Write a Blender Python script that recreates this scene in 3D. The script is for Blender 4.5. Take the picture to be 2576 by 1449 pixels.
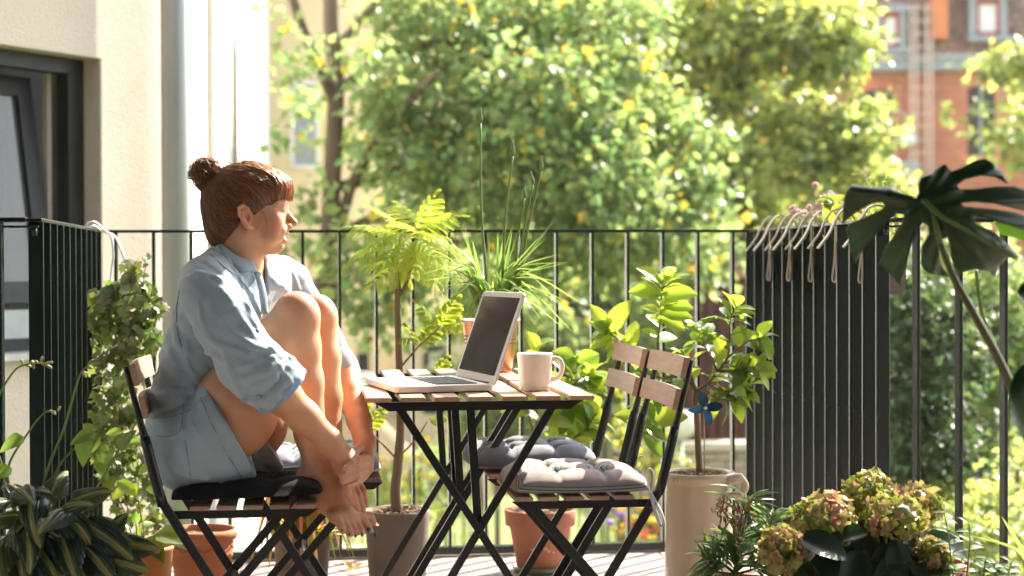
import bpy, bmesh, math, random
import numpy as np
from mathutils import Vector, Matrix, Euler, Quaternion, noise as mnoise

random.seed(7); np.random.seed(7)
PI = math.pi
R = math.radians
for o in list(bpy.data.objects): bpy.data.objects.remove(o)
S = bpy.context.scene
COL = S.collection

# ------------------------------------------------------------------ camera
EYE = Vector((0.0, 0.0, 1.0))
F = 4300.0                       # focal length in units of a 2576 px wide picture
CX, CY = 1288.0, 724.5
YAW, PITCH, ROLL = 6.93, 0.70, -0.19
CAM_ROT = Matrix.Rotation(R(-YAW), 4, 'Z') @ Matrix.Rotation(R(90 - PITCH), 4, 'X') @ Matrix.Rotation(R(ROLL), 4, 'Z')
cam_d = bpy.data.cameras.new('camera')
cam = bpy.data.objects.new('camera', cam_d); COL.objects.link(cam)
cam.matrix_world = Matrix.Translation(EYE) @ CAM_ROT
cam_d.sensor_width = 36.0; cam_d.lens = 36.0 * F / 2576.0
cam_d.clip_start = 0.05; cam_d.clip_end = 400
cam_d.dof.use_dof = True; cam_d.dof.focus_distance = 4.35; cam_d.dof.aperture_fstop = 2.9
S.camera = cam

# ------------------------------------------------------------------ light
SUN_AZ, SUN_EL = 46.0, 40.0      # azimuth from +y towards +x
world = bpy.data.worlds.new('World'); S.world = world; world.use_nodes = True
wn = world.node_tree.nodes; wl = world.node_tree.links
bg = wn.get('Background') or wn.new('ShaderNodeBackground')
sky = wn.new('ShaderNodeTexSky'); sky.sky_type = 'NISHITA'; sky.sun_disc = False
sky.sun_elevation = R(SUN_EL); sky.sun_rotation = R(SUN_AZ)
sky.air_density = 1.0; sky.dust_density = 2.5; sky.ozone_density = 1.0
hsv = wn.new('ShaderNodeHueSaturation'); hsv.inputs['Saturation'].default_value = 0.55
wl.new(sky.outputs['Color'], hsv.inputs['Color']); wl.new(hsv.outputs['Color'], bg.inputs['Color']); bg.inputs['Strength'].default_value = 0.15
sd = bpy.data.lights.new('sun', 'SUN'); sd.energy = 5.0; sd.angle = R(0.6); sd.color = (1.0, 0.91, 0.76)
sun = bpy.data.objects.new('sun', sd); COL.objects.link(sun)
sv = Vector((math.sin(R(SUN_AZ)) * math.cos(R(SUN_EL)), math.cos(R(SUN_AZ)) * math.cos(R(SUN_EL)), math.sin(R(SUN_EL))))
sun.rotation_euler = sv.to_track_quat('Z', 'Y').to_euler(); sun.location = (6, 6, 8)
S.view_settings.view_transform = 'Standard'; S.view_settings.look = 'None'
S.view_settings.gamma = 1.0; S.view_settings.use_curve_mapping = False
S.view_settings.exposure = 2.12
S.render.engine = 'CYCLES'
S.cycles.use_denoising = True
S.cycles.max_bounces = 8; S.cycles.transparent_max_bounces = 8; S.cycles.transmission_bounces = 4
S.cycles.sample_clamp_indirect = 6.0

# ------------------------------------------------------------------ helpers
def ray(px, py):
    d = CAM_ROT.to_3x3() @ Vector(((px - CX) / F, -(py - CY) / F, -1.0))
    return d
def P(px, py, Y=None, z=None, x=None):
    """a point of the place: where the sight line through a picture point meets the plane y=Y, z=z or x=x"""
    d = ray(px, py)
    if Y is not None: t = (Y - EYE.y) / d.y
    elif z is not None: t = (z - EYE.z) / d.z
    else: t = (x - EYE.x) / d.x
    return EYE + d * t
def M(px, Y):
    """picture length px as metres at distance Y"""
    return px * Y / F

def tag(o, label=None, cat=None, group=None, kind=None):
    if label: o['label'] = label
    if cat: o['category'] = cat
    if group: o['group'] = group
    if kind: o['kind'] = kind
    return o
def thing(name, loc, label, cat, group=None, rz=0.0):
    o = bpy.data.objects.new(name, None); COL.objects.link(o)
    o.location = loc; o.rotation_euler = (0, 0, rz); o.empty_display_size = 0.05
    bpy_inv[o.name] = (Matrix.Translation(Vector(loc)) @ Matrix.Rotation(rz, 4, 'Z'))
    return tag(o, label, cat, group)
bpy_inv = {}
def adopt(o, parent):
    """parent a world-space object to a thing, keeping it where it stands"""
    if parent is None: return o
    o.parent = parent
    m = bpy_inv.get(parent.name)
    if m is not None: o.matrix_parent_inverse = m.inverted()
    return o
def mesh_obj(name, me, mat=None, parent=None):
    o = bpy.data.objects.new(name, me); COL.objects.link(o)
    if mat is not None and len(me.materials) == 0: me.materials.append(mat)
    adopt(o, parent)
    return o
def np_mesh(name, V, Fc, smooth=False, tri=False):
    V = np.asarray(V, dtype=np.float32); Fc = np.asarray(Fc, dtype=np.int32)
    me = bpy.data.meshes.new(name)
    n = Fc.shape[1]
    me.vertices.add(len(V)); me.vertices.foreach_set('co', V.ravel())
    me.loops.add(Fc.size); me.loops.foreach_set('vertex_index', Fc.ravel())
    me.polygons.add(len(Fc)); me.polygons.foreach_set('loop_start', np.arange(0, Fc.size, n, dtype=np.int32))
    if smooth: me.polygons.foreach_set('use_smooth', np.ones(len(Fc), dtype=bool))
    me.update(calc_edges=True); me.validate()
    return me

class MB:
    """collects shapes and links them as one mesh object"""
    def __init__(s): s.v = []; s.f = []; s.sm = []
    def add(s, vs, fs, smooth=False):
        b = len(s.v); s.v += [tuple(v) for v in vs]
        for f in fs: s.f.append(tuple(b + i for i in f)); s.sm.append(smooth)
        return s
    def box(s, c, d, rot=None, ch=0.0):
        hx, hy, hz = d[0] / 2, d[1] / 2, d[2] / 2
        if ch <= 0:
            vs = [Vector((x, y, z)) for x in (-hx, hx) for y in (-hy, hy) for z in (-hz, hz)]
            fs = [(0, 1, 3, 2), (4, 6, 7, 5), (0, 4, 5, 1), (2, 3, 7, 6), (0, 2, 6, 4), (1, 5, 7, 3)]
        else:
            bm = bmesh.new(); bmesh.ops.create_cube(bm, size=1)
            bmesh.ops.scale(bm, vec=d, verts=bm.verts)
            bmesh.ops.bevel(bm, geom=bm.edges[:], offset=ch, segments=1 if ch < 0.0016 else 2, affect='EDGES')
            bm.verts.index_update()
            vs = [v.co.copy() for v in bm.verts]; fs = [tuple(v.index for v in f.verts) for f in bm.faces]; bm.free()
        if rot is not None: vs = [rot @ v for v in vs]
        c = Vector(c)
        return s.add([v + c for v in vs], fs)
    def bar(s, a, b, w, t, up=(0, 0, 1), ch=0.0):
        """rectangular bar from a to b, w across, t along 'up'"""
        a = Vector(a); b = Vector(b); d = b - a; L = d.length; d.normalize()
        u = Vector(up); side = d.cross(u)
        if side.length < 1e-5: side = Vector((1, 0, 0)).cross(d)
        side.normalize(); u = side.cross(d).normalized()
        rot = Matrix((side, d, u)).transposed()
        return s.box((a + b) / 2, (w, L, t), rot, ch)
    def tube(s, pts, rad, seg=8, cap=True, smooth=True, flat=None, up=None):
        pts = [Vector(p) for p in pts]; n = len(pts)
        if not hasattr(rad, '__len__'): rad = [rad] * n
        vs = []; fs = []
        prev = None
        for i, p in enumerate(pts):
            t = (pts[min(i + 1, n - 1)] - pts[max(i - 1, 0)])
            if t.length < 1e-9: t = Vector((0, 0, 1))
            t.normalize()
            if prev is None:
                u = Vector(up) if up else (Vector((0, 0, 1)) if abs(t.z) < 0.9 else Vector((1, 0, 0)))
            else: u = prev
            u = (u - t * u.dot(t))
            if u.length < 1e-6: u = t.orthogonal()
            u.normalize(); prev = u
            w = t.cross(u)
            fl = 1.0 if flat is None else flat
            for k in range(seg):
                a = 2 * PI * k / seg
                vs.append(p + (w * math.cos(a) + u * math.sin(a) * fl) * rad[i])
        for i in range(n - 1):
            for k in range(seg):
                a = i * seg + k; b = i * seg + (k + 1) % seg
                fs.append((a, b, b + seg, a + seg))
        if cap:
            fs.append(tuple(range(seg - 1, -1, -1))); fs.append(tuple((n - 1) * seg + k for k in range(seg)))
        return s.add(vs, fs, smooth)
    def lathe(s, prof, c=(0, 0, 0), seg=48, close=False, a0=0.0, a1=2 * PI, smooth=True):
        c = Vector(c); vs = []; fs = []; n = len(prof); full = abs(a1 - a0 - 2 * PI) < 1e-6
        m = seg if full else seg + 1
        for (r, z) in prof:
            for k in range(m):
                a = a0 + (a1 - a0) * k / seg
                vs.append(c + Vector((r * math.cos(a), r * math.sin(a), z)))
        for i in range(n - 1):
            for k in range(seg):
                k2 = (k + 1) % m
                fs.append((i * m + k, i * m + k2, (i + 1) * m + k2, (i + 1) * m + k))
        return s.add(vs, fs, smooth)
    def ball(s, c, r, seg=10, rings=7, sc=(1, 1, 1)):
        c = Vector(c); vs = []; fs = []
        for i in range(rings + 1):
            th = PI * i / rings
            for k in range(seg):
                a = 2 * PI * k / seg
                vs.append(c + Vector((math.sin(th) * math.cos(a) * r * sc[0], math.sin(th) * math.sin(a) * r * sc[1], math.cos(th) * r * sc[2])))
        for i in range(rings):
            for k in range(seg):
                k2 = (k + 1) % seg
                fs.append((i * seg + k, (i + 1) * seg + k, (i + 1) * seg + k2, i * seg + k2))
        return s.add(vs, fs, True)
    def prism(s, poly, t, axis='y', at=0.0):
        """poly: 2D points (u,v); extruded by t along axis starting at 'at'"""
        n = len(poly)
        def m(u, v, w):
            return {'y': (u, w, v), 'x': (w, u, v), 'z': (u, v, w)}[axis]
        vs = [m(u, v, at) for u, v in poly] + [m(u, v, at + t) for u, v in poly]
        fs = [tuple(range(n)), tuple(range(2 * n - 1, n - 1, -1))]
        fs += [(i, i + n, (i + 1) % n + n, (i + 1) % n) for i in range(n)]
        return s.add(vs, fs)
    def build(s, name, mat=None, parent=None, fix=True, auto=None):
        me = bpy.data.meshes.new(name); me.from_pydata(s.v, [], s.f)
        me.polygons.foreach_set('use_smooth', s.sm)
        if fix:
            bm = bmesh.new(); bm.from_mesh(me)
            bmesh.ops.recalc_face_normals(bm, faces=bm.faces); bm.to_mesh(me); bm.free()
        me.update()
        return mesh_obj(name, me, mat, parent)

def vary(c, k):
    return (min(1, c[0] * k), min(1, c[1] * k), min(1, c[2] * k))

def mat(name, col, rough=0.6, metal=0.0, spec=0.5, col2=None, nscale=8.0, namt=0.5, stretch=None, bump=None, bscale=60.0,
        coat=0.0, sss=0.0, sss_col=None, objrand=0.0, transmission=0.0, ior=1.45, detail=4.0, rvar=0.0, nz=(0.35, 0.65), trans=0.0, tcol=None,
        island=0.0, sheen=0.0, extra=None):
    m = bpy.data.materials.new(name); m.use_nodes = True
    nt = m.node_tree; N = nt.nodes; L = nt.links
    b = N.get('Principled BSDF'); out = N.get('Material Output')
    b.inputs['Roughness'].default_value = rough; b.inputs['Metallic'].default_value = metal
    b.inputs['Specular IOR Level'].default_value = spec
    b.inputs['IOR'].default_value = ior
    if coat: b.inputs['Coat Weight'].default_value = coat; b.inputs['Coat Roughness'].default_value = 0.08
    if sheen: b.inputs['Sheen Weight'].default_value = sheen
    if sss:
        b.inputs['Subsurface Weight'].default_value = sss
        b.inputs['Subsurface Radius'].default_value = sss_col or (0.03, 0.01, 0.006)
        b.inputs['Subsurface Scale'].default_value = 0.35
    if transmission: b.inputs['Transmission Weight'].default_value = transmission
    tc = N.new('ShaderNodeTexCoord')
    vec = tc.outputs['Object']
    if stretch:
        mp = N.new('ShaderNodeMapping'); mp.inputs['Scale'].default_value = stretch
        L.new(vec, mp.inputs['Vector']); vec = mp.outputs['Vector']
    c2 = col2 or vary(col, 0.8)
    nz1 = N.new('ShaderNodeTexNoise'); nz1.inputs['Scale'].default_value = nscale; nz1.inputs['Detail'].default_value = detail
    L.new(vec, nz1.inputs['Vector'])
    rp = N.new('ShaderNodeValToRGB'); rp.color_ramp.elements[0].position = nz[0]; rp.color_ramp.elements[1].position = nz[1]
    rp.color_ramp.elements[0].color = (*c2, 1); rp.color_ramp.elements[1].color = (*col, 1)
    L.new(nz1.outputs['Fac'], rp.inputs['Fac'])
    mx = N.new('ShaderNodeMix'); mx.data_type = 'RGBA'; mx.inputs['Factor'].default_value = namt
    mx.inputs['A'].default_value = (*col, 1); L.new(rp.outputs['Color'], mx.inputs['B'])
    colout = mx.outputs['Result']
    if objrand or island:
        hs = N.new('ShaderNodeHueSaturation')
        src = None
        if objrand:
            oi = N.new('ShaderNodeObjectInfo'); src = oi.outputs['Random']; amt = objrand
        else:
            ge = N.new('ShaderNodeNewGeometry'); src = ge.outputs['Random Per Island']; amt = island
        mr = N.new('ShaderNodeMapRange'); mr.inputs['To Min'].default_value = 1 - amt; mr.inputs['To Max'].default_value = 1 + amt
        L.new(src, mr.inputs['Value']); L.new(mr.outputs['Result'], hs.inputs['Value'])
        mh = N.new('ShaderNodeMath'); mh.operation = 'MULTIPLY_ADD'; mh.inputs[1].default_value = 0.06 * min(1, amt * 3); mh.inputs[2].default_value = 0.5 - 0.03 * min(1, amt * 3)
        wv = N.new('ShaderNodeMath'); wv.operation = 'FRACT'; w2 = N.new('ShaderNodeMath'); w2.operation = 'MULTIPLY'; w2.inputs[1].default_value = 7.31
        L.new(src, w2.inputs[0]); L.new(w2.outputs[0], wv.inputs[0]); L.new(wv.outputs[0], mh.inputs[0]); L.new(mh.outputs[0], hs.inputs['Hue'])
        L.new(colout, hs.inputs['Color']); colout = hs.outputs['Color']
    L.new(colout, b.inputs['Base Color'])
    if rvar:
        mr2 = N.new('ShaderNodeMapRange'); mr2.inputs['To Min'].default_value = max(0, rough - rvar); mr2.inputs['To Max'].default_value = min(1, rough + rvar)
        L.new(nz1.outputs['Fac'], mr2.inputs['Value']); L.new(mr2.outputs['Result'], b.inputs['Roughness'])
    if bump:
        nb = N.new('ShaderNodeTexNoise'); nb.inputs['Scale'].default_value = bscale; nb.inputs['Detail'].default_value = 5
        L.new(vec, nb.inputs['Vector'])
        bp = N.new('ShaderNodeBump'); bp.inputs['Strength'].default_value = bump[0]; bp.inputs['Distance'].default_value = bump[1]
        L.new(nb.outputs['Fac'], bp.inputs['Height']); L.new(bp.outputs['Normal'], b.inputs['Normal'])
    if trans:
        tr = N.new('ShaderNodeBsdfTranslucent')
        if tcol:
            mt = N.new('ShaderNodeMix'); mt.data_type = 'RGBA'; mt.inputs['Factor'].default_value = 0.8
            mt.inputs['B'].default_value = (*tcol, 1); L.new(colout, mt.inputs['A']); 
            if objrand or island:
                hv = N.new('ShaderNodeHueSaturation'); L.new(mr.outputs['Result'], hv.inputs['Value']); L.new(mh.outputs[0], hv.inputs['Hue'])
                L.new(mt.outputs['Result'], hv.inputs['Color']); L.new(hv.outputs['Color'], tr.inputs['Color'])
            else: L.new(mt.outputs['Result'], tr.inputs['Color'])
        else: L.new(colout, tr.inputs['Color'])
        ms = N.new('ShaderNodeMixShader'); ms.inputs['Fac'].default_value = trans
        L.new(b.outputs['BSDF'], ms.inputs[1]); L.new(tr.outputs['BSDF'], ms.inputs[2]); L.new(ms.outputs['Shader'], out.inputs['Surface'])
    m['_n'] = 1
    if extra: extra(m, N, L, b, tc, colout)
    return m

# leaves --------------------------------------------------------------
def leaf_arrays(L=1.0, W=0.5, n=5, droop=0.25, fold=0.15, shape='oval', wave=0.0, cols=2):
    """one leaf from the origin along +y, face up; returns verts, quads"""
    vs = []; fs = []
    k = 2 * cols + 1
    for i in range(n + 1):
        t = i / n
        if shape == 'oval': w = math.sin(PI * min(1, t * 0.97 + 0.015)) ** 0.7
        elif shape == 'lance': w = math.sin(PI * min(1, t ** 0.8 * 0.985 + 0.012)) ** 0.9
        elif shape == 'strap': w = min(1, t * 6 + 0.4) * (1 - t ** 3) ** 0.8
        elif shape == 'heart': w = (math.sin(PI * min(1, t ** 0.62 * 0.985 + 0.012)) ** 0.75)
        elif shape == 'obov': w = math.sin(PI * min(1, t ** 1.35 * 0.97 + 0.015)) ** 0.75
        w = max(w, 0.02) * W * 0.5
        y = L * t; z = -droop * L * t * t
        for j in range(k):
            s = (j - cols) / cols
            vs.append((s * w, y * (1 - 0.12 * droop * t), z + abs(s) * fold * w * 2 + wave * math.sin(t * 9 + j * 2.1) * w * abs(s)))
    for i in range(n):
        for j in range(k - 1):
            a = i * k + j
            fs.append((a, a + 1, a + k + 1, a + k))
    return np.array(vs, dtype=np.float32), np.array(fs, dtype=np.int32)
def leaf_mesh(name, mat_, **kw):
    V, Fc = leaf_arrays(**kw)
    me = np_mesh(name, V, Fc, smooth=True); me.materials.append(mat_)
    return me
def frame_from(d, up=(0, 0, 1), roll=0.0):
    d = Vector(d).normalized(); u = Vector(up); x = d.cross(u)
    if x.length < 1e-4: x = d.orthogonal()
    x.normalize(); z = x.cross(d)
    m = Matrix((x, d, z)).transposed().to_4x4()
    if roll: m = m @ Matrix.Rotation(roll, 4, 'Y')
    return m
def put(me, name, parent, base, d, scale=1.0, up=(0, 0, 1), roll=0.0, sx=1.0):
    o = bpy.data.objects.new(name, me); COL.objects.link(o)
    m = Matrix.Translation(Vector(base)) @ frame_from(d, up, roll) @ Matrix.Diagonal((scale * sx, scale, scale, 1))
    if parent is not None:
        o.parent = parent
        inv = bpy_inv.get(parent.name)
        o.matrix_basis = (inv.inverted() @ m) if inv is not None else m
    else: o.matrix_basis = m
    return o
def scatter_mesh(name, V, Fc, mats4, mat_, parent=None, smooth=False):
    """join copies of a small mesh under many 4x4 matrices"""
    mats4 = np.asarray(mats4, dtype=np.float32)
    n = len(mats4); vh = np.hstack([V, np.ones((len(V), 1), dtype=np.float32)])
    out = np.einsum('nij,vj->nvi', mats4[:, :3, :], vh).reshape(-1, 3)
    fo = (Fc[None] + (np.arange(n) * len(V))[:, None, None]).reshape(-1, Fc.shape[1])
    me = np_mesh(name, out, fo, smooth); me.materials.append(mat_)
    return mesh_obj(name, me, None, parent)
def rand_frames(pos, dirs, scale, rng, tilt=0.6):
    """vectorised frames: pos Nx3, dirs Nx3 (leaf direction), random roll"""
    n = len(pos); d = dirs / np.linalg.norm(dirs, axis=1, keepdims=True)
    u = np.tile(np.array([[0, 0, 1.0]]), (n, 1)) + rng.normal(0, tilt, (n, 3))
    x = np.cross(d, u); x /= np.linalg.norm(x, axis=1, keepdims=True) + 1e-9
    z = np.cross(x, d)
    Mx = np.zeros((n, 4, 4)); s = np.asarray(scale).reshape(-1, 1)
    Mx[:, :3, 0] = x * s; Mx[:, :3, 1] = d * s; Mx[:, :3, 2] = z * s; Mx[:, :3, 3] = pos; Mx[:, 3, 3] = 1
    return Mx
def bez(pts, n=12):
    """smooth Catmull-Rom line through points"""
    pts = [Vector(p) for p in pts]
    if len(pts) < 3: return [pts[0].lerp(pts[-1], i / n) for i in range(n + 1)]
    q = [pts[0] * 2 - pts[1]] + pts + [pts[-1] * 2 - pts[-2]]
    out = []; segs = len(pts) - 1; per = max(2, n // segs)
    for i in range(segs):
        a, b, c, d = q[i:i + 4]
        for k in range(per):
            t = k / per
            out.append(0.5 * ((2 * b) + (c - a) * t + (2 * a - 5 * b + 4 * c - d) * t * t + (3 * b - a - 3 * c + d) * t ** 3))
    out.append(pts[-1]); return out
def taper(n, a, b): return [a + (b - a) * i / max(1, n - 1) for i in range(n)]
# ------------------------------------------------------------------ materials
def darkpaint(name, col=(0.010, 0.016, 0.015)):
    return mat(name, col, rough=0.32, spec=0.5, col2=vary(col, 1.5), nscale=6, bump=(0.08, 0.001), bscale=220, rvar=0.06)
MT = {}
MT['rail'] = mat('painted steel railing', (0.0065, 0.0135, 0.0120), rough=0.26, spec=0.6, col2=(0.010, 0.018, 0.016), nscale=6, bump=(0.05, 0.0008), bscale=220, rvar=0.05)
MT['chair'] = darkpaint('black powder coat', (0.009, 0.010, 0.010))
MT['stucco'] = mat('cream stucco', (0.585, 0.50, 0.42), rough=0.92, col2=(0.47, 0.40, 0.33), nscale=2.2, bump=(0.75, 0.009), bscale=105, spec=0.15)
MT['stuccosm'] = mat('smooth plaster reveal', (0.50, 0.43, 0.35), rough=0.9, nscale=20, bump=(0.3, 0.003), bscale=120, spec=0.15)
MT['white_wall'] = mat('white rendered wall', (0.80, 0.78, 0.74), rough=0.9, col2=(0.74, 0.72, 0.68), nscale=2, bump=(0.2, 0.004), bscale=60, spec=0.2)
MT['cream_wall'] = mat('yellow cream render', (0.74, 0.60, 0.38), rough=0.9, col2=(0.66, 0.53, 0.33), nscale=0.8, bump=(0.2, 0.01), bscale=30, spec=0.2)
MT['zinc'] = mat('weathered zinc', (0.36, 0.37, 0.35), rough=0.5, metal=0.4, col2=(0.23, 0.245, 0.24), nscale=14, stretch=(1, 1, 0.12), rvar=0.12, bump=(0.1, 0.001))
MT['zincdark'] = mat('dull grey sheet metal', (0.30, 0.33, 0.34), rough=0.45, metal=0.3, col2=(0.22, 0.24, 0.25), nscale=8)
MT['anthracite'] = mat('anthracite window frame', (0.009, 0.011, 0.0105), rough=0.45, spec=0.3, col2=(0.028, 0.03, 0.03), nscale=9)
MT['curtain'] = mat('sheer curtain', (0.62, 0.60, 0.56), rough=0.95, col2=(0.30, 0.30, 0.27), nscale=5, stretch=(5, 5, 0.5), nz=(0.4, 0.6), namt=0.8)
MT['darkroom'] = mat('dim room', (0.05, 0.05, 0.045), rough=0.9)
MT['glass'] = mat('window glass', (0.40, 0.41, 0.38), rough=0.05, spec=0.6, col2=(0.3, 0.31, 0.28), nscale=2, transmission=0.85, ior=1.4)
MT['skyglass'] = mat('skylight glass', (0.75, 0.78, 0.80), rough=0.12, spec=1.0, col2=(0.68, 0.72, 0.74), nscale=2)
MT['brick'] = mat('red brick', (0.56, 0.22, 0.12), rough=0.85, col2=(0.45, 0.165, 0.085), nscale=2.5, objrand=0.14, bump=(0.3, 0.004), bscale=60)
MT['brick_i'] = mat('red brick courses', (0.56, 0.22, 0.12), rough=0.85, col2=(0.45, 0.165, 0.085), nscale=2.5, island=0.14, bump=(0.3, 0.004), bscale=60)
MT['mortar'] = mat('lime mortar', (0.52, 0.40, 0.32), rough=0.95, nscale=20)
MT['rooftile'] = mat('brown roof tile', (0.34, 0.21, 0.17), rough=0.75, col2=(0.26, 0.16, 0.13), nscale=3, island=0.18)
MT['redtile'] = mat('red clay roof tile', (0.40, 0.20, 0.14), rough=0.8, col2=(0.30, 0.15, 0.11), nscale=3, island=0.15)
MT['orange_render'] = mat('orange chimney render', (0.62, 0.22, 0.09), rough=0.9, nscale=3)
MT['skypane'] = mat('sky white pane', (0.72, 0.74, 0.74), rough=0.5, nscale=3)  # pale colour stands in for white sky reflected in the dormer panes
MT['redframe'] = mat('red window frame', (0.35, 0.06, 0.05), rough=0.5)
MT['redboard'] = mat('reddish brown boards', (0.13, 0.052, 0.038), rough=0.8, col2=(0.085, 0.035, 0.028), nscale=6, stretch=(1, 1, 0.1), objrand=0.25)
MT['stone'] = mat('pale garden stone', (0.42, 0.34, 0.27), rough=0.9, col2=(0.30, 0.24, 0.19), nscale=8, bump=(0.5, 0.01), bscale=20, objrand=0.12)
MT['whitegloss'] = mat('white enamel', (0.80, 0.79, 0.77), rough=0.3, nscale=4)
MT['tile'] = mat('worn pinkish floor tile', (0.36, 0.285, 0.25), rough=0.75, col2=(0.24, 0.19, 0.17), nscale=9, stretch=(1, 4, 1), objrand=0.08, bump=(0.5, 0.003), bscale=60)
MT['joint'] = mat('grey joint', (0.09, 0.075, 0.065), rough=0.95)
MT['lawn'] = mat('lawn soil and grass', (0.09, 0.14, 0.03), rough=0.95, col2=(0.15, 0.14, 0.05), nscale=1.2, nz=(0.4, 0.6), namt=0.8)
MT['path'] = mat('pale gravel path', (0.50, 0.40, 0.28), rough=0.95, col2=(0.40, 0.32, 0.22), nscale=5)
MT['bark'] = mat('tree bark', (0.12, 0.085, 0.055), rough=0.9, col2=(0.065, 0.048, 0.035), nscale=12, stretch=(1, 1, 0.2), bump=(0.8, 0.02), bscale=18)
def leafmat(name, c, t, fac=0.45, rough=0.42, rnd=0.25, isl=False, c2=None, spec=0.4):
    return mat(name, c, rough=rough, spec=spec, col2=c2 or vary(c, 0.7), nscale=12, trans=fac, tcol=t, objrand=0 if isl else rnd, island=rnd if isl else 0)
MT['tleaf'] = leafmat('maple leaf', (0.15, 0.225, 0.085), (0.38, 0.50, 0.15), isl=True, rnd=0.36, fac=0.46, rough=0.45, spec=0.4)
MT['tleaf2'] = leafmat('light maple leaf', (0.18, 0.235, 0.07), (0.52, 0.58, 0.14), isl=True, rnd=0.38, fac=0.5, rough=0.4, spec=0.5)
MT['yleaf'] = leafmat('yellow maple leaf', (0.42, 0.34, 0.05), (0.72, 0.50, 0.06), isl=True, rnd=0.25, fac=0.45)
MT['dleaf'] = leafmat('mid green foliage', (0.15, 0.20, 0.075), (0.36, 0.44, 0.12), isl=True, rnd=0.35, fac=0.35)
MT['conifer'] = leafmat('dark hedge foliage', (0.05, 0.085, 0.035), (0.12, 0.19, 0.05), isl=True, rnd=0.55, fac=0.3)
MT['bush'] = leafmat('yellow green bush leaf', (0.16, 0.21, 0.03), (0.40, 0.42, 0.05), isl=True, rnd=0.3, fac=0.45)
MT['yflower'] = mat('yellow petals', (0.75, 0.52, 0.05), rough=0.6, trans=0.3, island=0.2)
MT['oflower'] = mat('orange petals', (0.75, 0.20, 0.06), rough=0.6, trans=0.3, island=0.2)

# ------------------------------------------------------------------ ground, balcony floor
GZ = -2.75
mb = MB(); mb.add([(-150, -60, GZ), (180, -60, GZ), (180, 220, GZ), (-150, 220, GZ)], [(0, 1, 2, 3)])
tag(mb.build('ground', MT['lawn']), kind='structure')
mb = MB()
a = [(-4.0, 22.0), (1.2, 19.5), (3.2, 17.2), (6.0, 15.5), (6.3, 16.4), (3.9, 18.4), (2.4, 21.5), (-2, 25.5), (-5, 25.8)]
mb.add([(x, y, GZ + 0.012) for x, y in a], [tuple(range(len(a)))])
tag(mb.build('path', MT['path']), kind='structure')
YB = 5.90                        # far railing
XL = P(251, 578, Y=YB).x; XR = P(1889, 577, Y=YB).x
YN = 4.50                        # where the balcony widens towards the house
mb = MB()
mb.box(((XL + XR) / 2, (YN + YB) / 2 + 0.05, -0.115), (XR - XL + 0.16, YB - YN + 0.14, 0.19))
mb.box((0.4, 0.93, -0.115), (7.2, 7.1, 0.19))
fl = tag(mb.build('balcony_floor', MT['joint']), kind='structure')
rng = random.Random(3)
ty = YB + 0.03
row = 0
tile_me = None
while ty > 3.3:
    d = 0.30 if row else 0.135
    x = XL - 0.03 + (0.0 if row % 2 else -0.06); x1 = XR + 0.04
    if ty - d < YN: x -= 1.2; x1 += 1.5
    while x < x1:
        if tile_me is None:
            mbt = MB(); mbt.box((0, 0, 0), (0.496, 0.296, 0.024), ch=0.003); t0 = mbt.build('floor_tile', MT['tile'], fl); tile_me = t0.data; to = t0
        else:
            to = bpy.data.objects.new('floor_tile', tile_me); COL.objects.link(to); to.parent = fl
        to.location = (x + 0.25, ty - d / 2, -0.012 + rng.uniform(-0.0015, 0.0015)); to.scale = (1, (d - 0.004) / 0.296, 1)
        x += 0.50
    ty -= d; row += 1

# ------------------------------------------------------------------ balcony railing
rail = thing('balcony_railing', ((XL + XR) / 2, YB, 0), 'dark green-black steel balcony railing with flat upright bars around the small balcony', 'railing')
ZT = 1.130
W_ = 0.040; T_ = 0.010
XLL = XL - 1.1; XRR = XR + 1.35
def rbox(name, c, d, ch=0.0012):
    m = MB(); m.box(c, d, ch=ch); return m.build(name, MT['rail'], rail)
rbox('top_rail', ((XL + XR) / 2, YB, ZT - 0.005), (XR - XL + W_, W_, 0.010))
rbox('top_rail', (XL, (YN + YB) / 2 - 0.02, ZT - 0.0055), (W_, YB - YN - 0.0, 0.009))
rbox('top_rail', (XR, (YN + YB) / 2 - 0.02, ZT - 0.0055), (W_, YB - YN - 0.0, 0.009))
rbox('top_rail', ((XL + XLL) / 2 - 0.02, YN, ZT - 0.005), (XL - XLL, W_ + 0.004, 0.012))
rbox('top_rail', ((XR + XRR) / 2 + 0.02, YN, ZT - 0.005), (XRR - XR, W_ + 0.004, 0.012))
rbox('bottom_rail', ((XL + XR) / 2, YB, 0.019), (XR - XL + W_, W_, 0.026))
rbox('bottom_rail', (XL, (YN + YB) / 2 - 0.02, 0.0185), (W_, YB - YN, 0.025))
rbox('bottom_rail', (XR, (YN + YB) / 2 - 0.02, 0.0185), (W_, YB - YN, 0.025))
rbox('bottom_rail', ((XL + XLL) / 2 - 0.02, YN, 0.019), (XL - XLL, W_, 0.026))
rbox('bottom_rail', ((XR + XRR) / 2 + 0.02, YN, 0.019), (XRR - XR, W_, 0.026))
def balus(x, y, dx, dy):
    global bal_me
    key = (dx > dy)
    if key not in bal_me:
        m = MB(); m.box((0, 0, (ZT - 0.01 + 0.032) / 2), (dx, dy, ZT - 0.01 - 0.032), ch=0.0015)
        o = m.build('baluster', MT['rail'], None); bal_me[key] = o.data; o.parent = rail; o.matrix_parent_inverse = bpy_inv[rail.name].inverted()
    else:
        o = bpy.data.objects.new('baluster', bal_me[key]); COL.objects.link(o); o.parent = rail; o.matrix_parent_inverse = bpy_inv[rail.name].inverted()
    o.location = (x, y, 0)
bal_me = {}
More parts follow.
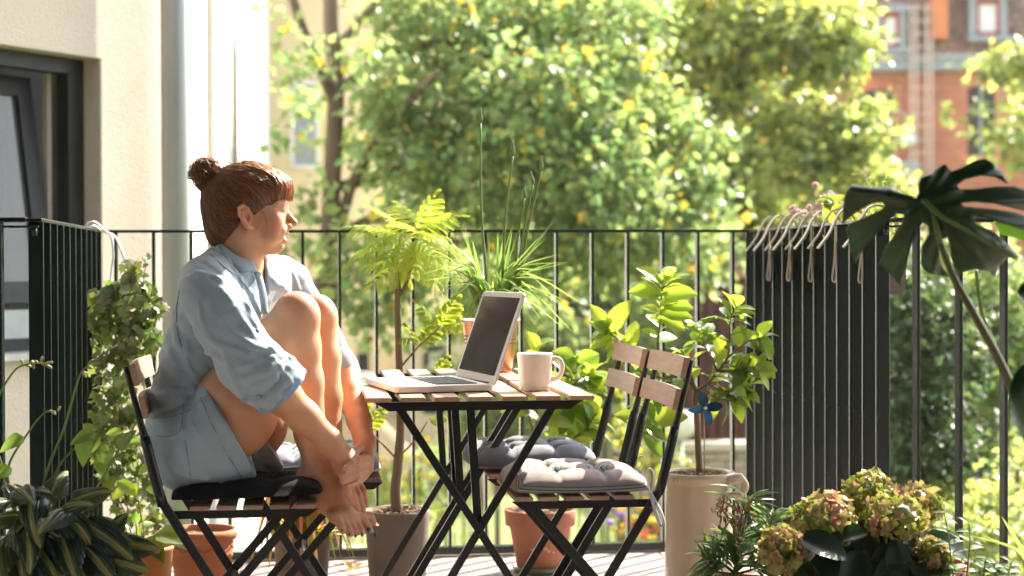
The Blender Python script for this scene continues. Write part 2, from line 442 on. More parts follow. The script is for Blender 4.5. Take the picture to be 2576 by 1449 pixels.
# far run: bars stand edge on
px0 = [294, 388, 485, 578, 672, 767, 857, 950, 1043, 1136, 1226, 1313, 1400, 1488, 1577, 1664, 1752, 1840]
xa = P(294, 1000, Y=YB).x; xb = P(1842, 1000, Y=YB).x
for i in range(18): balus(xa + (xb - xa) * i / 17, YB, T_, W_ - 0.002)
# side runs: wide faces look to the house
for k in range(12):
    y = YB - 0.0 - k * (YB - YN - 0.015) / 11.0
    if k > 0: balus(XL, y, W_ - 0.002, T_)
for k in range(13):
    y = YB - 0.0 - k * (YB - YN - 0.015) / 12.0
    balus(XR, y, W_ - 0.002, T_)
for px in (2305, 2412, 2525):
    balus(P(px, 900, Y=YN).x, YN, T_ + 0.002, W_ - 0.002)
for i in range(1, 5): balus(P(2525, 900, Y=YN).x + 0.116 * i, YN, T_ + 0.002, W_ - 0.002)
for i in range(0, 8): balus(P(4, 900, Y=YN).x - 0.116 * i, YN, T_ + 0.002, W_ - 0.002)
# small fixing plates and bolts under the corners
for sx, X in ((-1, XL), (1, XR)):
    m = MB(); m.box((X + sx * 0.035, YN - 0.002, ZT - 0.0225), (0.09, 0.030, 0.006), ch=0.001); m.build('corner_plate', MT['rail'], rail)
    m = MB(); m.tube([(X - sx * 0.0 + (0.0 if sx < 0 else 0), YN - 0.012, ZT - 0.026), (X, YN - 0.012, ZT - 0.046)], 0.0075, 6); m.build('bolt', MT['rail'], rail)

# ------------------------------------------------------------------ stucco house at the left
d1 = Vector((0.6, 0.8, 0)); n1 = Vector((0.8, -0.6, 0))      # along the wall, out of the wall
C1 = P(415, 700, Y=8.0); C1.z = 0
hs = thing('stucco_house', (C1.x, C1.y, GZ), 'cream stucco house wall with a deep dark-framed window, left behind the railing', 'house')
def W1(s, out, z): p = C1 + d1 * s + n1 * out; return Vector((p.x, p.y, z))
def wallbox(m, s0, s1, o0, o1, z0, z1, f=W1):
    vs = [f(s, o, z) for s in (s0, s1) for o in (o0, o1) for z in (z0, z1)]
    m.add(vs, [(0, 1, 3, 2), (4, 6, 7, 5), (0, 4, 5, 1), (2, 3, 7, 6), (0, 2, 6, 4), (1, 5, 7, 3)])
def s_of(px, out=0.0):
    """distance along the wall of the sight line through px"""
    d = ray(px, 700); o = C1 + n1 * out
    # solve EYE + t d = o + s d1 (in plan)
    A = np.array([[d.x, -d1.x], [d.y, -d1.y]]); b = np.array([o.x - EYE.x, o.y - EYE.y])
    t, s = np.linalg.solve(A, b); return s, t
sw, tw = s_of(258)
pz = lambda px, py, t: (EYE + ray(px, py) * t).z
ztop = pz(258, 148, tw); zsill = pz(40, 885, s_of(40)[1])
ww = 1.15                        # window width
m = MB(); wallbox(m, -9, sw - ww, -0.30, 0, GZ, 6.5); m.build('wall', MT['stucco'], hs)
m = MB(); wallbox(m, sw, 0.0, -0.30, 0, GZ, 6.5); m.build('wall', MT['stucco'], hs)
m = MB(); wallbox(m, sw - ww, sw, -0.30, 0, ztop, 6.5); m.build('wall', MT['stucco'], hs)
m = MB(); wallbox(m, sw - ww, sw, -0.30, 0, GZ, zsill - 0.03); m.build('wall', MT['stucco'], hs)
m = MB()   # reveal lining
wallbox(m, sw - 0.004, sw + 0.001, -0.29, -0.004, zsill, ztop); m.build('reveal', MT['stuccosm'], hs)
m = MB(); wallbox(m, sw - ww - 0.03, sw + 0.03, -0.24, 0.045, zsill - 0.034, zsill - 0.006); m.build('window_sill', MT['zinc'], hs)
m = MB(); wallbox(m, -9, -0.002, -3.6, -0.9, GZ, 6.4); m.build('room', MT['darkroom'], hs)
fr = MB(); oo = -0.10
for (s0, s1, z0, z1) in ((sw - 0.10, sw - 0.005, zsill + 0.05, ztop - 0.002), (sw - ww, sw - ww + 0.10, zsill + 0.05, ztop - 0.002), (sw - ww + 0.10, sw - 0.10, ztop - 0.07, ztop - 0.002), (sw - ww, sw - 0.005, zsill - 0.006, zsill + 0.05)):
    wallbox(fr, s0, s1, oo - 0.07, oo, z0, z1)
frame = fr.build('window_frame', MT['anthracite'], hs)
m = MB(); wallbox(m, sw - ww + 0.03, sw - 0.11, oo + 0.001, oo + 0.012, zsill + 0.05, zsill + 0.17); m.build('shutter_box', MT['zincdark'], frame)
# sash tilted into the room at the top
sb = MB(); zb0, zb1 = zsill + 0.20, ztop - 0.085; sa, sc_ = sw - ww + 0.11, sw - 0.17
def tilt(s, o, z): k = (z - zb0) / (zb1 - zb0); return W1(s, o - 0.145 * k, z)
for (s0, s1, z0, z1) in ((sa, sa + 0.085, zb0, zb1), (sc_ - 0.085, sc_, zb0, zb1), (sa + 0.085, sc_ - 0.085, zb0, zb0 + 0.09), (sa + 0.085, sc_ - 0.085, zb1 - 0.085, zb1)):
    wallbox(sb, s0, s1, oo - 0.055, oo - 0.01, z0, z1, tilt)
sash = sb.build('sash', MT['anthracite'], hs)
m = MB(); wallbox(m, sa + 0.08, sc_ - 0.08, oo - 0.036, oo - 0.03, zb0 + 0.08, zb1 - 0.08, tilt); m.build('pane', MT['glass'], sash)
m = MB(); wallbox(m, sc_ + 0.035, sc_ + 0.06, oo - 0.12, oo - 0.09, zb0 - 0.1, zb1 + 0.05); m.build('lit_gap_strip', MT['stuccosm'], frame)  # pale bar put in for the light showing beside the tilted sash
cm = MB(); n = 60
for i in range(n + 1):
    s = sw - ww + 0.1 + (ww - 0.33) * i / n; o = -0.33 + 0.018 * math.sin(i * 1.3) + 0.008 * math.sin(i * 3.1)
    cm.v += [tuple(W1(s, o, zsill + 0.1)), tuple(W1(s + 0.01, o - 0.03, ztop))]
for i in range(n): cm.f.append((2 * i, 2 * i + 2, 2 * i + 3, 2 * i + 1)); cm.sm.append(True)
cm.build('curtain', MT['curtain'], hs)

# downpipes
dpx = P(447, 700, Y=7.86)
dp = thing('downpipe', (dpx.x, dpx.y, GZ), 'thick grey zinc downpipe at the corner of the cream stucco house', 'downpipe')
m = MB(); rr = M(31, 7.9)
m.tube([(dpx.x, dpx.y, GZ), (dpx.x, dpx.y, 6.3)], rr, 28); m.build('pipe', MT['zinc'], dp)
m = MB(); m.tube([(dpx.x - rr * 0.9, dpx.y + 0.03, GZ), (dpx.x - rr * 0.9, dpx.y + 0.03, 6.3)], 0.022, 10); m.build('edge_strip', MT['zincdark'], dp)
for z in (-1.2, 3.4, 5.6):
    m = MB(); m.tube([(dpx.x, dpx.y, z), (dpx.x, dpx.y, z + 0.05)], rr + 0.006, 28); m.build('pipe_clamp', MT['zincdark'], dp)

# ------------------------------------------------------------------ white house further back
xw = P(480, 700, Y=9.0).x
wh = thing('white_house', (xw, 15, GZ), 'bright white rendered house side behind the downpipe, with narrow window reveals', 'house')
y1 = 0.0
dq = lambda px, x: (P(px, 700, x=x).y)
yA = dq(523, xw); xw2 = P(543, 700, Y=yA + 0.02).x
m = MB(); m.box((xw - 1.5, (8.2 + yA) / 2, 2.0), (3.0, yA - 8.2, 9.6)); m.build('wall', MT['white_wall'], wh)
m = MB(); m.box((xw2 - 1.5, (yA + 30) / 2, 2.0), (3.0, 30 - yA - 0.02, 9.6))
wob = m.build('wall', MT['white_wall'], wh)
m = MB(); m.box((xw + (xw2 - xw) / 2 - 0.03, yA - 0.012, 2.0), (xw2 - xw + 0.05, 0.02, 9.6)); m.build('corner_return', mat('shade grey plaster', (0.50, 0.44, 0.38), rough=0.9, nscale=3), wh)  # shade on this narrow wall step is put into its colour
for (pxa, pxb, ytop, ybot) in ((589, 597, 118, 830), (634, 640, 260, 830)):
    ya, yb = dq(pxa, xw2), dq(pxb, xw2)
    if yb < ya: ya, yb = yb, ya
    zt = 1 + (672 - ytop) * ya / F; zb = 1 - (ybot - 672) * ya / F
    m = MB(); m.box((xw2 + 0.006, (ya + yb) / 2, (zt + zb) / 2), (0.014, yb - ya, zt - zb)); w = m.build('window', mat('shaded recess brown', (0.22, 0.17, 0.13), rough=0.7), wh)  # flat brown strip coloured like the shaded recess of the window
    m = MB(); m.box((xw2 + 0.012, ya + 0.05, (zt + zb) / 2), (0.026, 0.05, zt - zb + 0.1)); m.build('frame', mat('dun window trim', (0.30, 0.22, 0.15), rough=0.8), w)
pp = P(665, 700, Y=26.5)
dp2 = thing('downpipe', (pp.x, pp.y, GZ), 'slim pale grey downpipe between the white house and the yellow cream house', 'downpipe')
m = MB(); m.tube([(pp.x, pp.y, GZ), (pp.x, pp.y, 7.5)], 0.085, 16); m.build('pipe', mat('pale painted pipe', (0.60, 0.62, 0.60), rough=0.5), dp2)
for z in (0.5, 3.0, 5.5):
    m = MB(); m.tube([(pp.x, pp.y, z), (pp.x, pp.y, z + 0.06)], 0.097, 16); m.build('pipe_clamp', MT['zincdark'], dp2)

# ------------------------------------------------------------------ cream house behind the trees
YC = 27.5
ch = thing('cream_house', (1.5, YC, GZ), 'yellow cream house behind the tree with small dark basement windows', 'house')
xc0 = P(640, 700, Y=YC).x; xc1 = P(1235, 700, Y=YC).x
wins = [(885, 945, 900, 940, 'dark'), (1070, 1120, 880, 930, 'arch'), (760, 840, 300, 480, 'dark'), (1000, 1090, 330, 470, 'pale'), (905, 935, 885, 940, 'dark')]
wins = [(903, 922, 892, 938, 'dark'), (1072, 1112, 868, 925, 'pale'), (735, 800, 210, 420, 'pale'), (1010, 1080, 330, 520, 'pale')]
m = MB(); m.box(((xc0 + xc1) / 2, YC + 3, 3.0), (xc1 - xc0, 6, 11.5)); m.build('wall', MT['cream_wall'], ch)
for (a_, b_, c_, d_, k) in wins:
    pa = P(a_, c_, Y=YC - 0.02); pb = P(b_, d_, Y=YC - 0.02)
    m = MB(); w_ = pb.x - pa.x; h_ = pa.z - pb.z; cx_ = (pa.x + pb.x) / 2; cz_ = (pa.z + pb.z) / 2
    for (x_, z_, w2, h2) in ((cx_ - w_ / 2, cz_, 0.05, h_), (cx_ + w_ / 2, cz_, 0.05, h_), (cx_, cz_ - h_ / 2, w_ + 0.05, 0.05), (cx_, cz_ + h_ / 2, w_ + 0.05, 0.05)):
        m.box((x_, YC - 0.03, z_), (w2, 0.07, h2))
    w = m.build('window', MT['whitegloss'] if k == 'pale' else MT['anthracite'], ch)
    m = MB(); m.box((cx_, YC - 0.012, cz_), (w_ - 0.04, 0.02, h_ - 0.04)); m.build('pane', MT['darkroom'] if k == 'dark' else MT['zincdark'], w)
m = MB(); m.box(((xc0 + xc1) / 2, YC - 0.04, P(1000, 1040, Y=YC).z), (xc1 - xc0, 0.10, 0.12)); m.build('plinth', MT['stuccosm'], ch)
# grey entrance bay with a doorway, right part
m = MB()
pa = P(1010, 830, Y=YC - 0.8); pb = P(1190, 1110, Y=YC - 0.8)
m.box(((pa.x + pb.x) / 2, YC - 0.4, (pa.z + GZ) / 2), (pb.x - pa.x, 0.78, pa.z - GZ)); m.build('entrance_bay', mat('beige bay wall', (0.42, 0.36, 0.27), rough=0.9, nscale=2), ch)
pa = P(1065, 870, Y=YC - 0.85); pb = P(1120, 1040, Y=YC - 0.85)
m = MB(); m.box(((pa.x + pb.x) / 2, YC - 0.81, (pa.z + pb.z) / 2), (pb.x - pa.x, 0.05, pa.z - pb.z)); dd = m.build('door', MT['anthracite'], ch)
m = MB(); m.box(((pa.x + pb.x) / 2, YC - 0.845, pa.z - 0.35), ((pb.x - pa.x) * 0.45, 0.02, 0.5)); m.build('pane', MT['zinc'], dd)
# sloping stair cheek
st = thing('garden_stair', (3, YC - 2, GZ), 'pale stone stair cheek sloping down beside the cream house', 'stair')
pa = P(955, 1075, Y=YC - 2); pb = P(1075, 1195, Y=YC - 2)
m = MB(); m.add([(pa.x, YC - 2, pa.z), (pb.x, YC - 2, pb.z), (pb.x, YC - 2, GZ), (pa.x, YC - 2, GZ), (pa.x, YC - 1, pa.z), (pb.x, YC - 1, pb.z), (pb.x, YC - 1, GZ), (pa.x, YC - 1, GZ)],
    [(0, 1, 2, 3), (7, 6, 5, 4), (0, 4, 5, 1), (1, 5, 6, 2), (0, 3, 7, 4), (3, 2, 6, 7)]); m.build('cheek_wall', MT['stuccosm'], st)
m = MB(); m.bar((pa.x, YC - 2.1, pa.z + 0.08), (pb.x, YC - 2.1, pb.z + 0.08), 0.3, 0.1); m.build('coping', MT['stucco'], st)

# ------------------------------------------------------------------ red brick building, right
YK = 38.0
FACE = Matrix.Rotation(R(-9), 3, 'Z')
K0 = P(2250, 672, Y=YK)
bk = thing('brick_building', (K0.x, K0.y, GZ), 'red brick building with brown tiled mansard roof, dormers and a grey gutter', 'building')
def KW(u, o, z):                 # along the facade, outwards, height
    v = FACE @ Vector((u, -o, 0)); return Vector((K0.x + v.x, K0.y + v.y, z))
def kpt(px, py, o=0.0):
    d = ray(px, py); e = FACE @ Vector((1, 0, 0)); c = KW(0, o, 0)
    A = np.array([[d.x, -e.x], [d.y, -e.y]]); t, s = np.linalg.solve(A, np.array([c.x, c.y]))
    return s, (EYE + d * t).z
def kbox(m, u0, u1, o0, o1, z0, z1): wallbox(m, u0, u1, o0, o1, z0, z1, KW)
ZE = kpt(2300, 178)[1]           # eaves
uL = kpt(1840, 600)[0]; uR = kpt(2700, 600)[0] + 1.5
m = MB(); kbox(m, uL, uR, -8, 0, GZ, ZE); m.build('wall', MT['mortar'], bk)
bwin = []
for (a_, b_, c_, d_) in ((2432, 2502, 222, 392), (2165, 2245, 232, 400), (2090, 2135, 60, 60)):
    if a_ == 2090: continue
    u0, z1_ = kpt(a_, c_); u1, z0_ = kpt(b_, d_); bwin.append((u0, u1, z0_, z1_))
# bricks, each proud of the mortar; the largest in view single, the rest joined
BW, BH = 0.25, 0.083
bm_ = MB(); bm_.box((0, 0, 0), (BW - 0.014, 0.05, BH - 0.016)); b0 = bm_.build('brick', MT['brick'], bk); bme = b0.data
rotK = FACE.to_4x4()
sing = []; rest = []
zz = kpt(2300, 640)[1]; r_ = 0
while zz < ZE - 0.05:
    uu = uL + (0.125 if r_ % 2 else 0)
    while uu < uR:
        inwin = any(u0 - 0.12 < uu < u1 + 0.12 and z0_ - 0.04 < zz < z1_ + 0.14 for u0, u1, z0_, z1_ in bwin)
        if not inwin:
            vis = kpt(2310, 300)[0] < uu < kpt(2576, 300)[0] and kpt(2300, 440)[1] < zz
            (sing if vis else rest).append((uu, zz))
        uu += BW
    zz += BH; r_ += 1
rng = random.Random(5)
sing.sort(key=lambda q: abs(q[0] - kpt(2420, 300)[0]) + abs(q[1] - kpt(2400, 290)[1]) * 0.7)
rest += sing[299:]; sing = sing[:299]
first = True
for (u, z) in sing:
    if first: o = b0; first = False
    else: o = bpy.data.objects.new('brick', bme); COL.objects.link(o); o.parent = bk; o.matrix_parent_inverse = bpy_inv[bk.name].inverted()
    o.matrix_basis = Matrix.Translation(KW(u, 0.006 + rng.uniform(-0.003, 0.003), z)) @ rotK
bv = np.array([v.co[:] for v in bme.vertices], dtype=np.float32); bf = np.array([p.vertices[:] for p in bme.polygons])
mats_ = [np.array(Matrix.Translation(KW(u, 0.006 + rng.uniform(-0.003, 0.003), z)) @ rotK) for u, z in rest]
tag(scatter_mesh('brick_courses', bv, bf, mats_, MT['brick_i'], bk), kind='stuff')
for i, (u0, u1, z0_, z1_) in enumerate(bwin):
    m = MB()
    kbox(m, u0 - 0.10, u0, -0.03, 0.05, z0_, z1_); kbox(m, u1, u1 + 0.10, -0.03, 0.05, z0_, z1_); kbox(m, u0 - 0.2, u1 + 0.2, -0.02, 0.09, z0_ - 0.14, z0_)
    uc = (u0 + u1) / 2; hw = (u1 - u0) / 2 + 0.1
    for k in range(9):       # arched head of bricks on edge
        f0 = -1 + 2 * k / 9; f1 = f0 + 2 / 9 - 0.03
        zz0 = z1_ - 0.06 + 0.11 * (1 - ((f0 + f1) / 2) ** 2)
        kbox(m, uc + f0 * hw, uc + f1 * hw, -0.02, 0.06, zz0, zz0 + 0.22)
    w = m.build('window', MT['brick_i'], bk)
    m = MB(); kbox(m, u0, u1, -0.02, 0.015, z0_, z1_ + 0.05); m.build('pane', MT['darkroom'], w)
    m = MB(); kbox(m, uc - 0.03, uc + 0.03, 0.016, 0.03, z0_, z1_ + 0.04); kbox(m, u0, u1, 0.016, 0.03, z1_ - 0.55, z1_ - 0.49); m.build('frame', MT['zincdark'], w)
m = MB(); kbox(m, uL, uR, -0.1, 0.30, ZE - 0.02, ZE + 0.22); m.build('gutter', MT['zincdark'], bk)
m = MB(); kbox(m, uL, uR, -0.1, 0.36, ZE + 0.22, ZE + 0.34); m.build('cornice', MT['zinc'], bk)
# mansard: rows of tiles
tv = []; 
for r_ in range(26):
    z = ZE + 0.36 + r_ * 0.17; o = 0.12 - r_ * 0.035
    u = uL + (0.12 if r_ % 2 else 0)
    while u < uR:
        tv.append(np.array(Matrix.Translation(KW(u, o, z)) @ rotK @ Matrix.Rotation(R(12), 4, 'X'))); u += 0.235
m0 = MB(); m0.box((0, 0, 0), (0.225, 0.03, 0.19)); 
V0 = np.array(m0.v, dtype=np.float32); F0 = np.array(m0.f)
m = MB(); kbox(m, uL, uR, -8, -0.9, ZE + 0.3, ZE + 5); m.build('roof', MT['rooftile'], bk)
tag(scatter_mesh('roof_tiles', V0, F0, tv, MT['rooftile'], bk), kind='stuff')
for (a_, b_, c_, d_) in ((2218, 2262, 42, 110), (2455, 2515, 10, 80), (1990, 2040, 40, 110)):
    u0, z1_ = kpt(a_, c_, 0.3); u1, z0_ = kpt(b_, d_, 0.3)
    m = MB(); kbox(m, u0 - 0.16, u0, -1.0, 0.34, z0_ - 0.1, z1_ + 0.1); kbox(m, u1, u1 + 0.16, -1.0, 0.34, z0_ - 0.1, z1_ + 0.1); kbox(m, u0 - 0.25, u1 + 0.25, -1.0, 0.42, z1_ + 0.1, z1_ + 0.26); kbox(m, u0 - 0.2, u1 + 0.3, -0.6, 0.44, z0_ - 0.22, z0_ - 0.1)
    dm = m.build('dormer', MT['zincdark'], bk)
    m = MB(); kbox(m, u0, u0 + 0.07, 0.2, 0.32, z0_, z1_ + 0.1); kbox(m, u1 - 0.07, u1, 0.2, 0.32, z0_, z1_ + 0.1); kbox(m, u0 + 0.07, u1 - 0.07, 0.2, 0.32, z1_, z1_ + 0.1); kbox(m, u0 + 0.07, u1 - 0.07, 0.2, 0.32, z0_ - 0.1, z0_); m.build('frame', MT['redframe'], dm)
    m = MB(); kbox(m, u0 + 0.07, u1 - 0.07, 0.2, 0.26, z0_, z1_); m.build('pane', MT['skypane'], dm)
u0, z1_ = kpt(2338, -20, 0.35); u1, z0_ = kpt(2382, 98, 0.35)
m = MB(); kbox(m, u0, u1, -0.3, 0.5, z0_, z1_ + 1); m.build('chimney', MT['orange_render'], bk)
# fire ladder with cage and pipes
la = thing('fire_ladder', (KW(kpt(2320, 300)[0], 0.5, GZ))[:], 'tall pale fire ladder with rails fixed to the red brick facade', 'ladder')
ua = kpt(2292, 300, 0.5)[0]; ub = kpt(2345, 300, 0.5)[0]; zt_ = kpt(2300, 10, 0.5)[1]
pale = mat('pale ladder metal', (0.62, 0.50, 0.44), rough=0.5)
for u in (ua, ua + 0.12, ub - 0.12, ub):
    m = MB(); kbox(m, u - 0.022, u + 0.022, 0.45, 0.50, GZ, zt_); m.build('side_rail', pale, la)
z = GZ + 0.3
while z < zt_:
    m = MB(); kbox(m, ua + 0.03, ub - 0.03, 0.46, 0.49, z, z + 0.028); m.build('rung', pale, la); z += 0.30
lp = KW(kpt(2283, 350, 0.6)[0], 0.6, kpt(2283, 350, 0.6)[1])
lt = thing('wall_lamp', (lp.x, lp.y, lp.z), 'round white wall lamp on a bent bracket beside the ladder on the brick building', 'lamp')
m = MB(); m.ball(lp, 0.19, 16, 12); m.build('globe', MT['whitegloss'], lt)
m = MB(); m.tube(bez([(lp.x, lp.y, lp.z + 0.15), (lp.x, lp.y, lp.z + 0.45), (lp.x - 0.12, lp.y + 0.1, lp.z + 0.62), (lp.x - 0.3, lp.y + 0.35, lp.z + 0.6), (lp.x - 0.32, lp.y + 0.6, lp.z + 0.2)], 12), 0.02, 6); m.build('bracket', pale, lt)
# grey lean-to door under the lamp
u0, z1_ = kpt(2266, 405, 0.8); u1, z0_ = kpt(2300, 500, 0.8)
pc = KW((u0 + u1) / 2, 0.6, z0_)
dl = thing('porch', (pc.x, pc.y, GZ), 'small grey glazed porch at the foot of the brick facade below the lamp', 'porch')
m = MB(); kbox(m, u0 - 0.1, u1 + 0.1, 0.0, 0.9, GZ, z1_); m.build('porch_wall', MT['zinc'], dl)
m = MB(); kbox(m, u0 + 0.08, u1 - 0.08, 0.89, 0.93, z0_, z1_ - 0.1); m.build('pane', MT['zincdark'], dl)
# garden pavilion with red tiled hip roof
YP = 30.0
a_ = P(2035, 475, Y=YP); b_ = P(2175, 475, Y=YP); t_ = P(2108, 395, Y=YP)
pv = thing('garden_pavilion', (t_.x, YP, GZ), 'low garden pavilion with a red tiled roof between the trees', 'pavilion')
m = MB(); xm = t_.x; hw = (b_.x - a_.x) / 2 + 0.5
m.add([(xm - hw, YP - 1.2, a_.z), (xm + hw, YP - 1.2, a_.z), (xm + hw, YP + 2, a_.z), (xm - hw, YP + 2, a_.z), (xm - 0.2, YP + 0.4, t_.z + 0.1), (xm + 0.2, YP + 0.4, t_.z + 0.1)],
      [(0, 1, 5, 4), (1, 2, 5), (2, 3, 4, 5), (3, 0, 4), (3, 2, 1, 0)]); m.build('roof', MT['redtile'], pv)
tv = []
for r_ in range(9):
    k = r_ / 9; z = a_.z + (t_.z - a_.z) * k; y = YP - 1.2 + 1.6 * k - 0.02; half = hw * (1 - k)
    u = -half
    while u < half:
        tv.append(np.array(Matrix.Translation((xm + u, y, z + 0.04)) @ Matrix.Rotation(R(-52), 4, 'X'))); u += 0.24
tag(scatter_mesh('roof_tiles', V0, F0, tv, MT['redtile'], pv), kind='stuff')
m = MB(); m.box((xm, YP - 1.25, a_.z - 0.06), (2 * hw + 0.1, 0.12, 0.14)); m.build('gutter', MT['zinc'], pv)
m = MB(); m.box((xm, YP + 0.4, (a_.z + GZ) / 2 - 0.05), (2 * hw - 1.2, 2.0, a_.z - GZ - 0.15)); m.build('wall', MT['redboard'], pv)

# ------------------------------------------------------------------ garden fence and shed in reddish boards
YF = 17.5
a_ = P(1700, 700, Y=YF); b_ = P(1905, 1120, Y=YF)
gs = thing('garden_shed', ((a_.x + b_.x) / 2, YF, GZ), 'reddish brown board shed behind the lemon tree', 'shed')
n = 15; w = (b_.x - a_.x) / n
sm_ = MB(); sm_.box((0, 0, 0), (w - 0.012, 0.03, a_.z - GZ - 0.0)); s0 = sm_.build('board', MT['redboard'], gs)
for i in range(n):
    o = s0 if i == 0 else bpy.data.objects.new('board', s0.data)
    if i: COL.objects.link(o); o.parent = gs; o.matrix_parent_inverse = bpy_inv[gs.name].inverted()
    o.location = (a_.x + w * (i + 0.5), YF + (0.02 if i % 2 else 0), (a_.z + GZ) / 2)
m = MB(); m.box(((a_.x + b_.x) / 2, YF + 1.0, a_.z + 0.05), (b_.x - a_.x + 0.3, 2.3, 0.08)); m.build('roof', MT['redtile'], gs)
m = MB(); m.box(((a_.x + b_.x) / 2, YF + 1.0, (a_.z + GZ) / 2), (b_.x - a_.x - 0.05, 1.9, a_.z - GZ - 0.02)); m.build('wall', MT['redboard'], gs)
# low stone wall with pale coping in front of it
YS = 15.5
a_ = P(1560, 1128, Y=YS); b_ = P(1925, 1128, Y=YS)
gw = thing('garden_wall', ((a_.x + b_.x) / 2, YS, GZ), 'low garden wall of pale stone courses with a light coping', 'wall')
m = MB(); m.box(((a_.x + b_.x) / 2, YS + 0.1, (a_.z + GZ) / 2 - 0.03), (b_.x - a_.x, 0.22, a_.z - GZ - 0.06)); m.build('core', MT['joint'], gw)
m = MB(); m.box(((a_.x + b_.x) / 2, YS + 0.09, a_.z), (b_.x - a_.x + 0.04, 0.34, 0.075), ch=0.01); m.build('coping', MT['stucco'], gw)
st_me = None; z = a_.z - 0.05; r_ = 0
while z > a_.z - 0.62:
    x = a_.x + (0.09 if r_ % 2 else 0.0)
    while x < b_.x - 0.1:
        if st_me is None:
            q = MB(); q.box((0, 0, 0), (0.172, 0.05, 0.066), ch=0.006); o = q.build('stone', MT['stone'], gw); st_me = o.data
        else:
            o = bpy.data.objects.new('stone', st_me); COL.objects.link(o); o.parent = gw; o.matrix_parent_inverse = bpy_inv[gw.name].inverted()
        o.location = (x + 0.09, YS - 0.015 + rng.uniform(-0.006, 0.006), z - 0.036); x += 0.18
    z -= 0.075; r_ += 1
# white bowl shape
wb = P(1708, 1065, Y=14.0)
wo = thing('garden_bowl', (wb.x, wb.y, wb.z), 'large rounded white garden bowl blurred behind the stem of the lemon tree', 'bowl')
m = MB(); r = M(50, 14.0)
m.lathe([(0.02, -0.85 * r), (0.3 * r, -0.82 * r), (0.75 * r, -0.55 * r), (0.98 * r, 0.0), (0.9 * r, 0.45 * r), (0.82 * r, 0.62 * r), (0.78 * r, 0.6 * r), (0.85 * r, 0.4 * r), (0.9 * r, 0), (0.6 * r, -0.5 * r), (0.0, -0.7 * r)], wb, 32); m.build('bowl_shell', MT['whitegloss'], wo)
m = MB(); m.tube([(wb.x, wb.y, GZ), (wb.x, wb.y, wb.z - 0.8 * r)], 0.035, 10); m.build('foot', MT['zincdark'], wo)
# dark parked trailer like block with pale band behind (seen between the chairs)
a_ = P(1540, 940, Y=21); b_ = P(1640, 1010, Y=21)
tb = thing('garden_bench', ((a_.x + b_.x) / 2, 21, GZ), 'dark garden bench with grey slatted back far behind the right chairs', 'bench')
for i in range(6):
    m = MB(); m.box(((a_.x + b_.x) / 2, 21, a_.z - 0.06 * i), (b_.x - a_.x, 0.03, 0.045)); m.build('back_slat', MT['zincdark'], tb)
m = MB(); m.box(((a_.x + b_.x) / 2, 20.75, b_.z - 0.1), (b_.x - a_.x, 0.5, 0.05)); m.build('seat', MT['anthracite'], tb)
for sx in (a_.x + 0.04, b_.x - 0.04):
    m = MB(); m.box((sx, 20.8, (b_.z - 0.12 + GZ) / 2), (0.06, 0.45, b_.z - 0.12 - GZ)); m.build('leg', MT['anthracite'], tb)
# pale post at the far right
a_ = P(2386, 1195, Y=12)
gp = thing('garden_post', (a_.x, 12, GZ), 'pale beige gate post beside the dark hedge seen through the right railing', 'post')
m = MB(); m.box((a_.x, 12, (a_.z + GZ) / 2), (0.16, 0.2, a_.z - GZ), ch=0.01); m.build('shaft', MT['stucco'], gp)
m = MB(); m.box((a_.x, 12, a_.z + 0.02), (0.22, 0.26, 0.045), ch=0.008); m.build('cap', MT['stuccosm'], gp)
a_ = P(1885, 1245, Y=13)
gp = thing('garden_post', (a_.x - 1.05, 13, GZ), 'slim grey post in the garden under the right chair', 'post')
m = MB(); m.tube([(a_.x - 1.05, 13, GZ), (a_.x - 1.05, 13, GZ + 0.95)], 0.05, 10); m.build('shaft', MT['zincdark'], gp)
m = MB(); m.ball((a_.x - 1.05, 13, GZ + 0.96), 0.055, 10, 6); m.build('cap', MT['zincdark'], gp)

# ------------------------------------------------------------------ trees
LV, LF = leaf_arrays(L=1.0, W=0.95, n=2, droop=0.25, fold=0.25, shape='oval', cols=1)
def crown(name, blobs, leafsize, dens, mat_, parent, seed, kind=None, extra=None, droop=0.35, shell=0.35):
    """leaves gathered in clumps inside blobs (px, py, Y, rx px, ry px)"""
    r = np.random.RandomState(seed); pos = []; dirs = []
    for (px, py, Y, rx, ry) in blobs:
        c = np.array(P(px, py, Y=Y)[:]); ax, az = M(rx, Y), M(ry, Y); ay = (ax + az) / 2
        vol = ax * az * ay
        nc = max(3, int(dens * vol ** 0.72))
        v = r.normal(0, 1, (nc, 3)); v /= np.linalg.norm(v, axis=1, keepdims=True)
        rad = r.uniform(shell, 1.0, (nc, 1)) ** 0.6 * (1 + 0.12 * r.normal(0, 1, (nc, 1)))
        cc = c + v * rad * np.array([[ax, ay, az]])
        k = 9
        off = r.normal(0, 1, (nc, k, 3)) * leafsize * np.array([1.35, 1.35, 0.8])
        p = (cc[:, None] + off).reshape(-1, 3)
        out = (v[:, None] * 0.9 + r.normal(0, 0.7, (nc, k, 3))).reshape(-1, 3); out[:, 2] -= droop
        pos.append(p); dirs.append(out)
    pos = np.vstack(pos); dirs = np.vstack(dirs)
    sc = leafsize * r.uniform(0.7, 1.35, len(pos))
    Mx = rand_frames(pos, dirs, sc, r, 0.5)
    sel = r.uniform(0, 1, len(pos)) < (extra or 0)
    o = scatter_mesh(name, LV, LF, Mx[~sel], mat_, parent)
    if extra: scatter_mesh('yellow_leaves', LV, LF, Mx[sel], MT['yleaf'], o)
    if kind: tag(o, kind=kind)
    return o
def limb(parent, pts, r0, r1, name='branch', n=18):
    q = bez(pts, n); m = MB(); m.tube(q, taper(len(q), r0, r1), 10); return m.build(name, MT['bark'], parent)
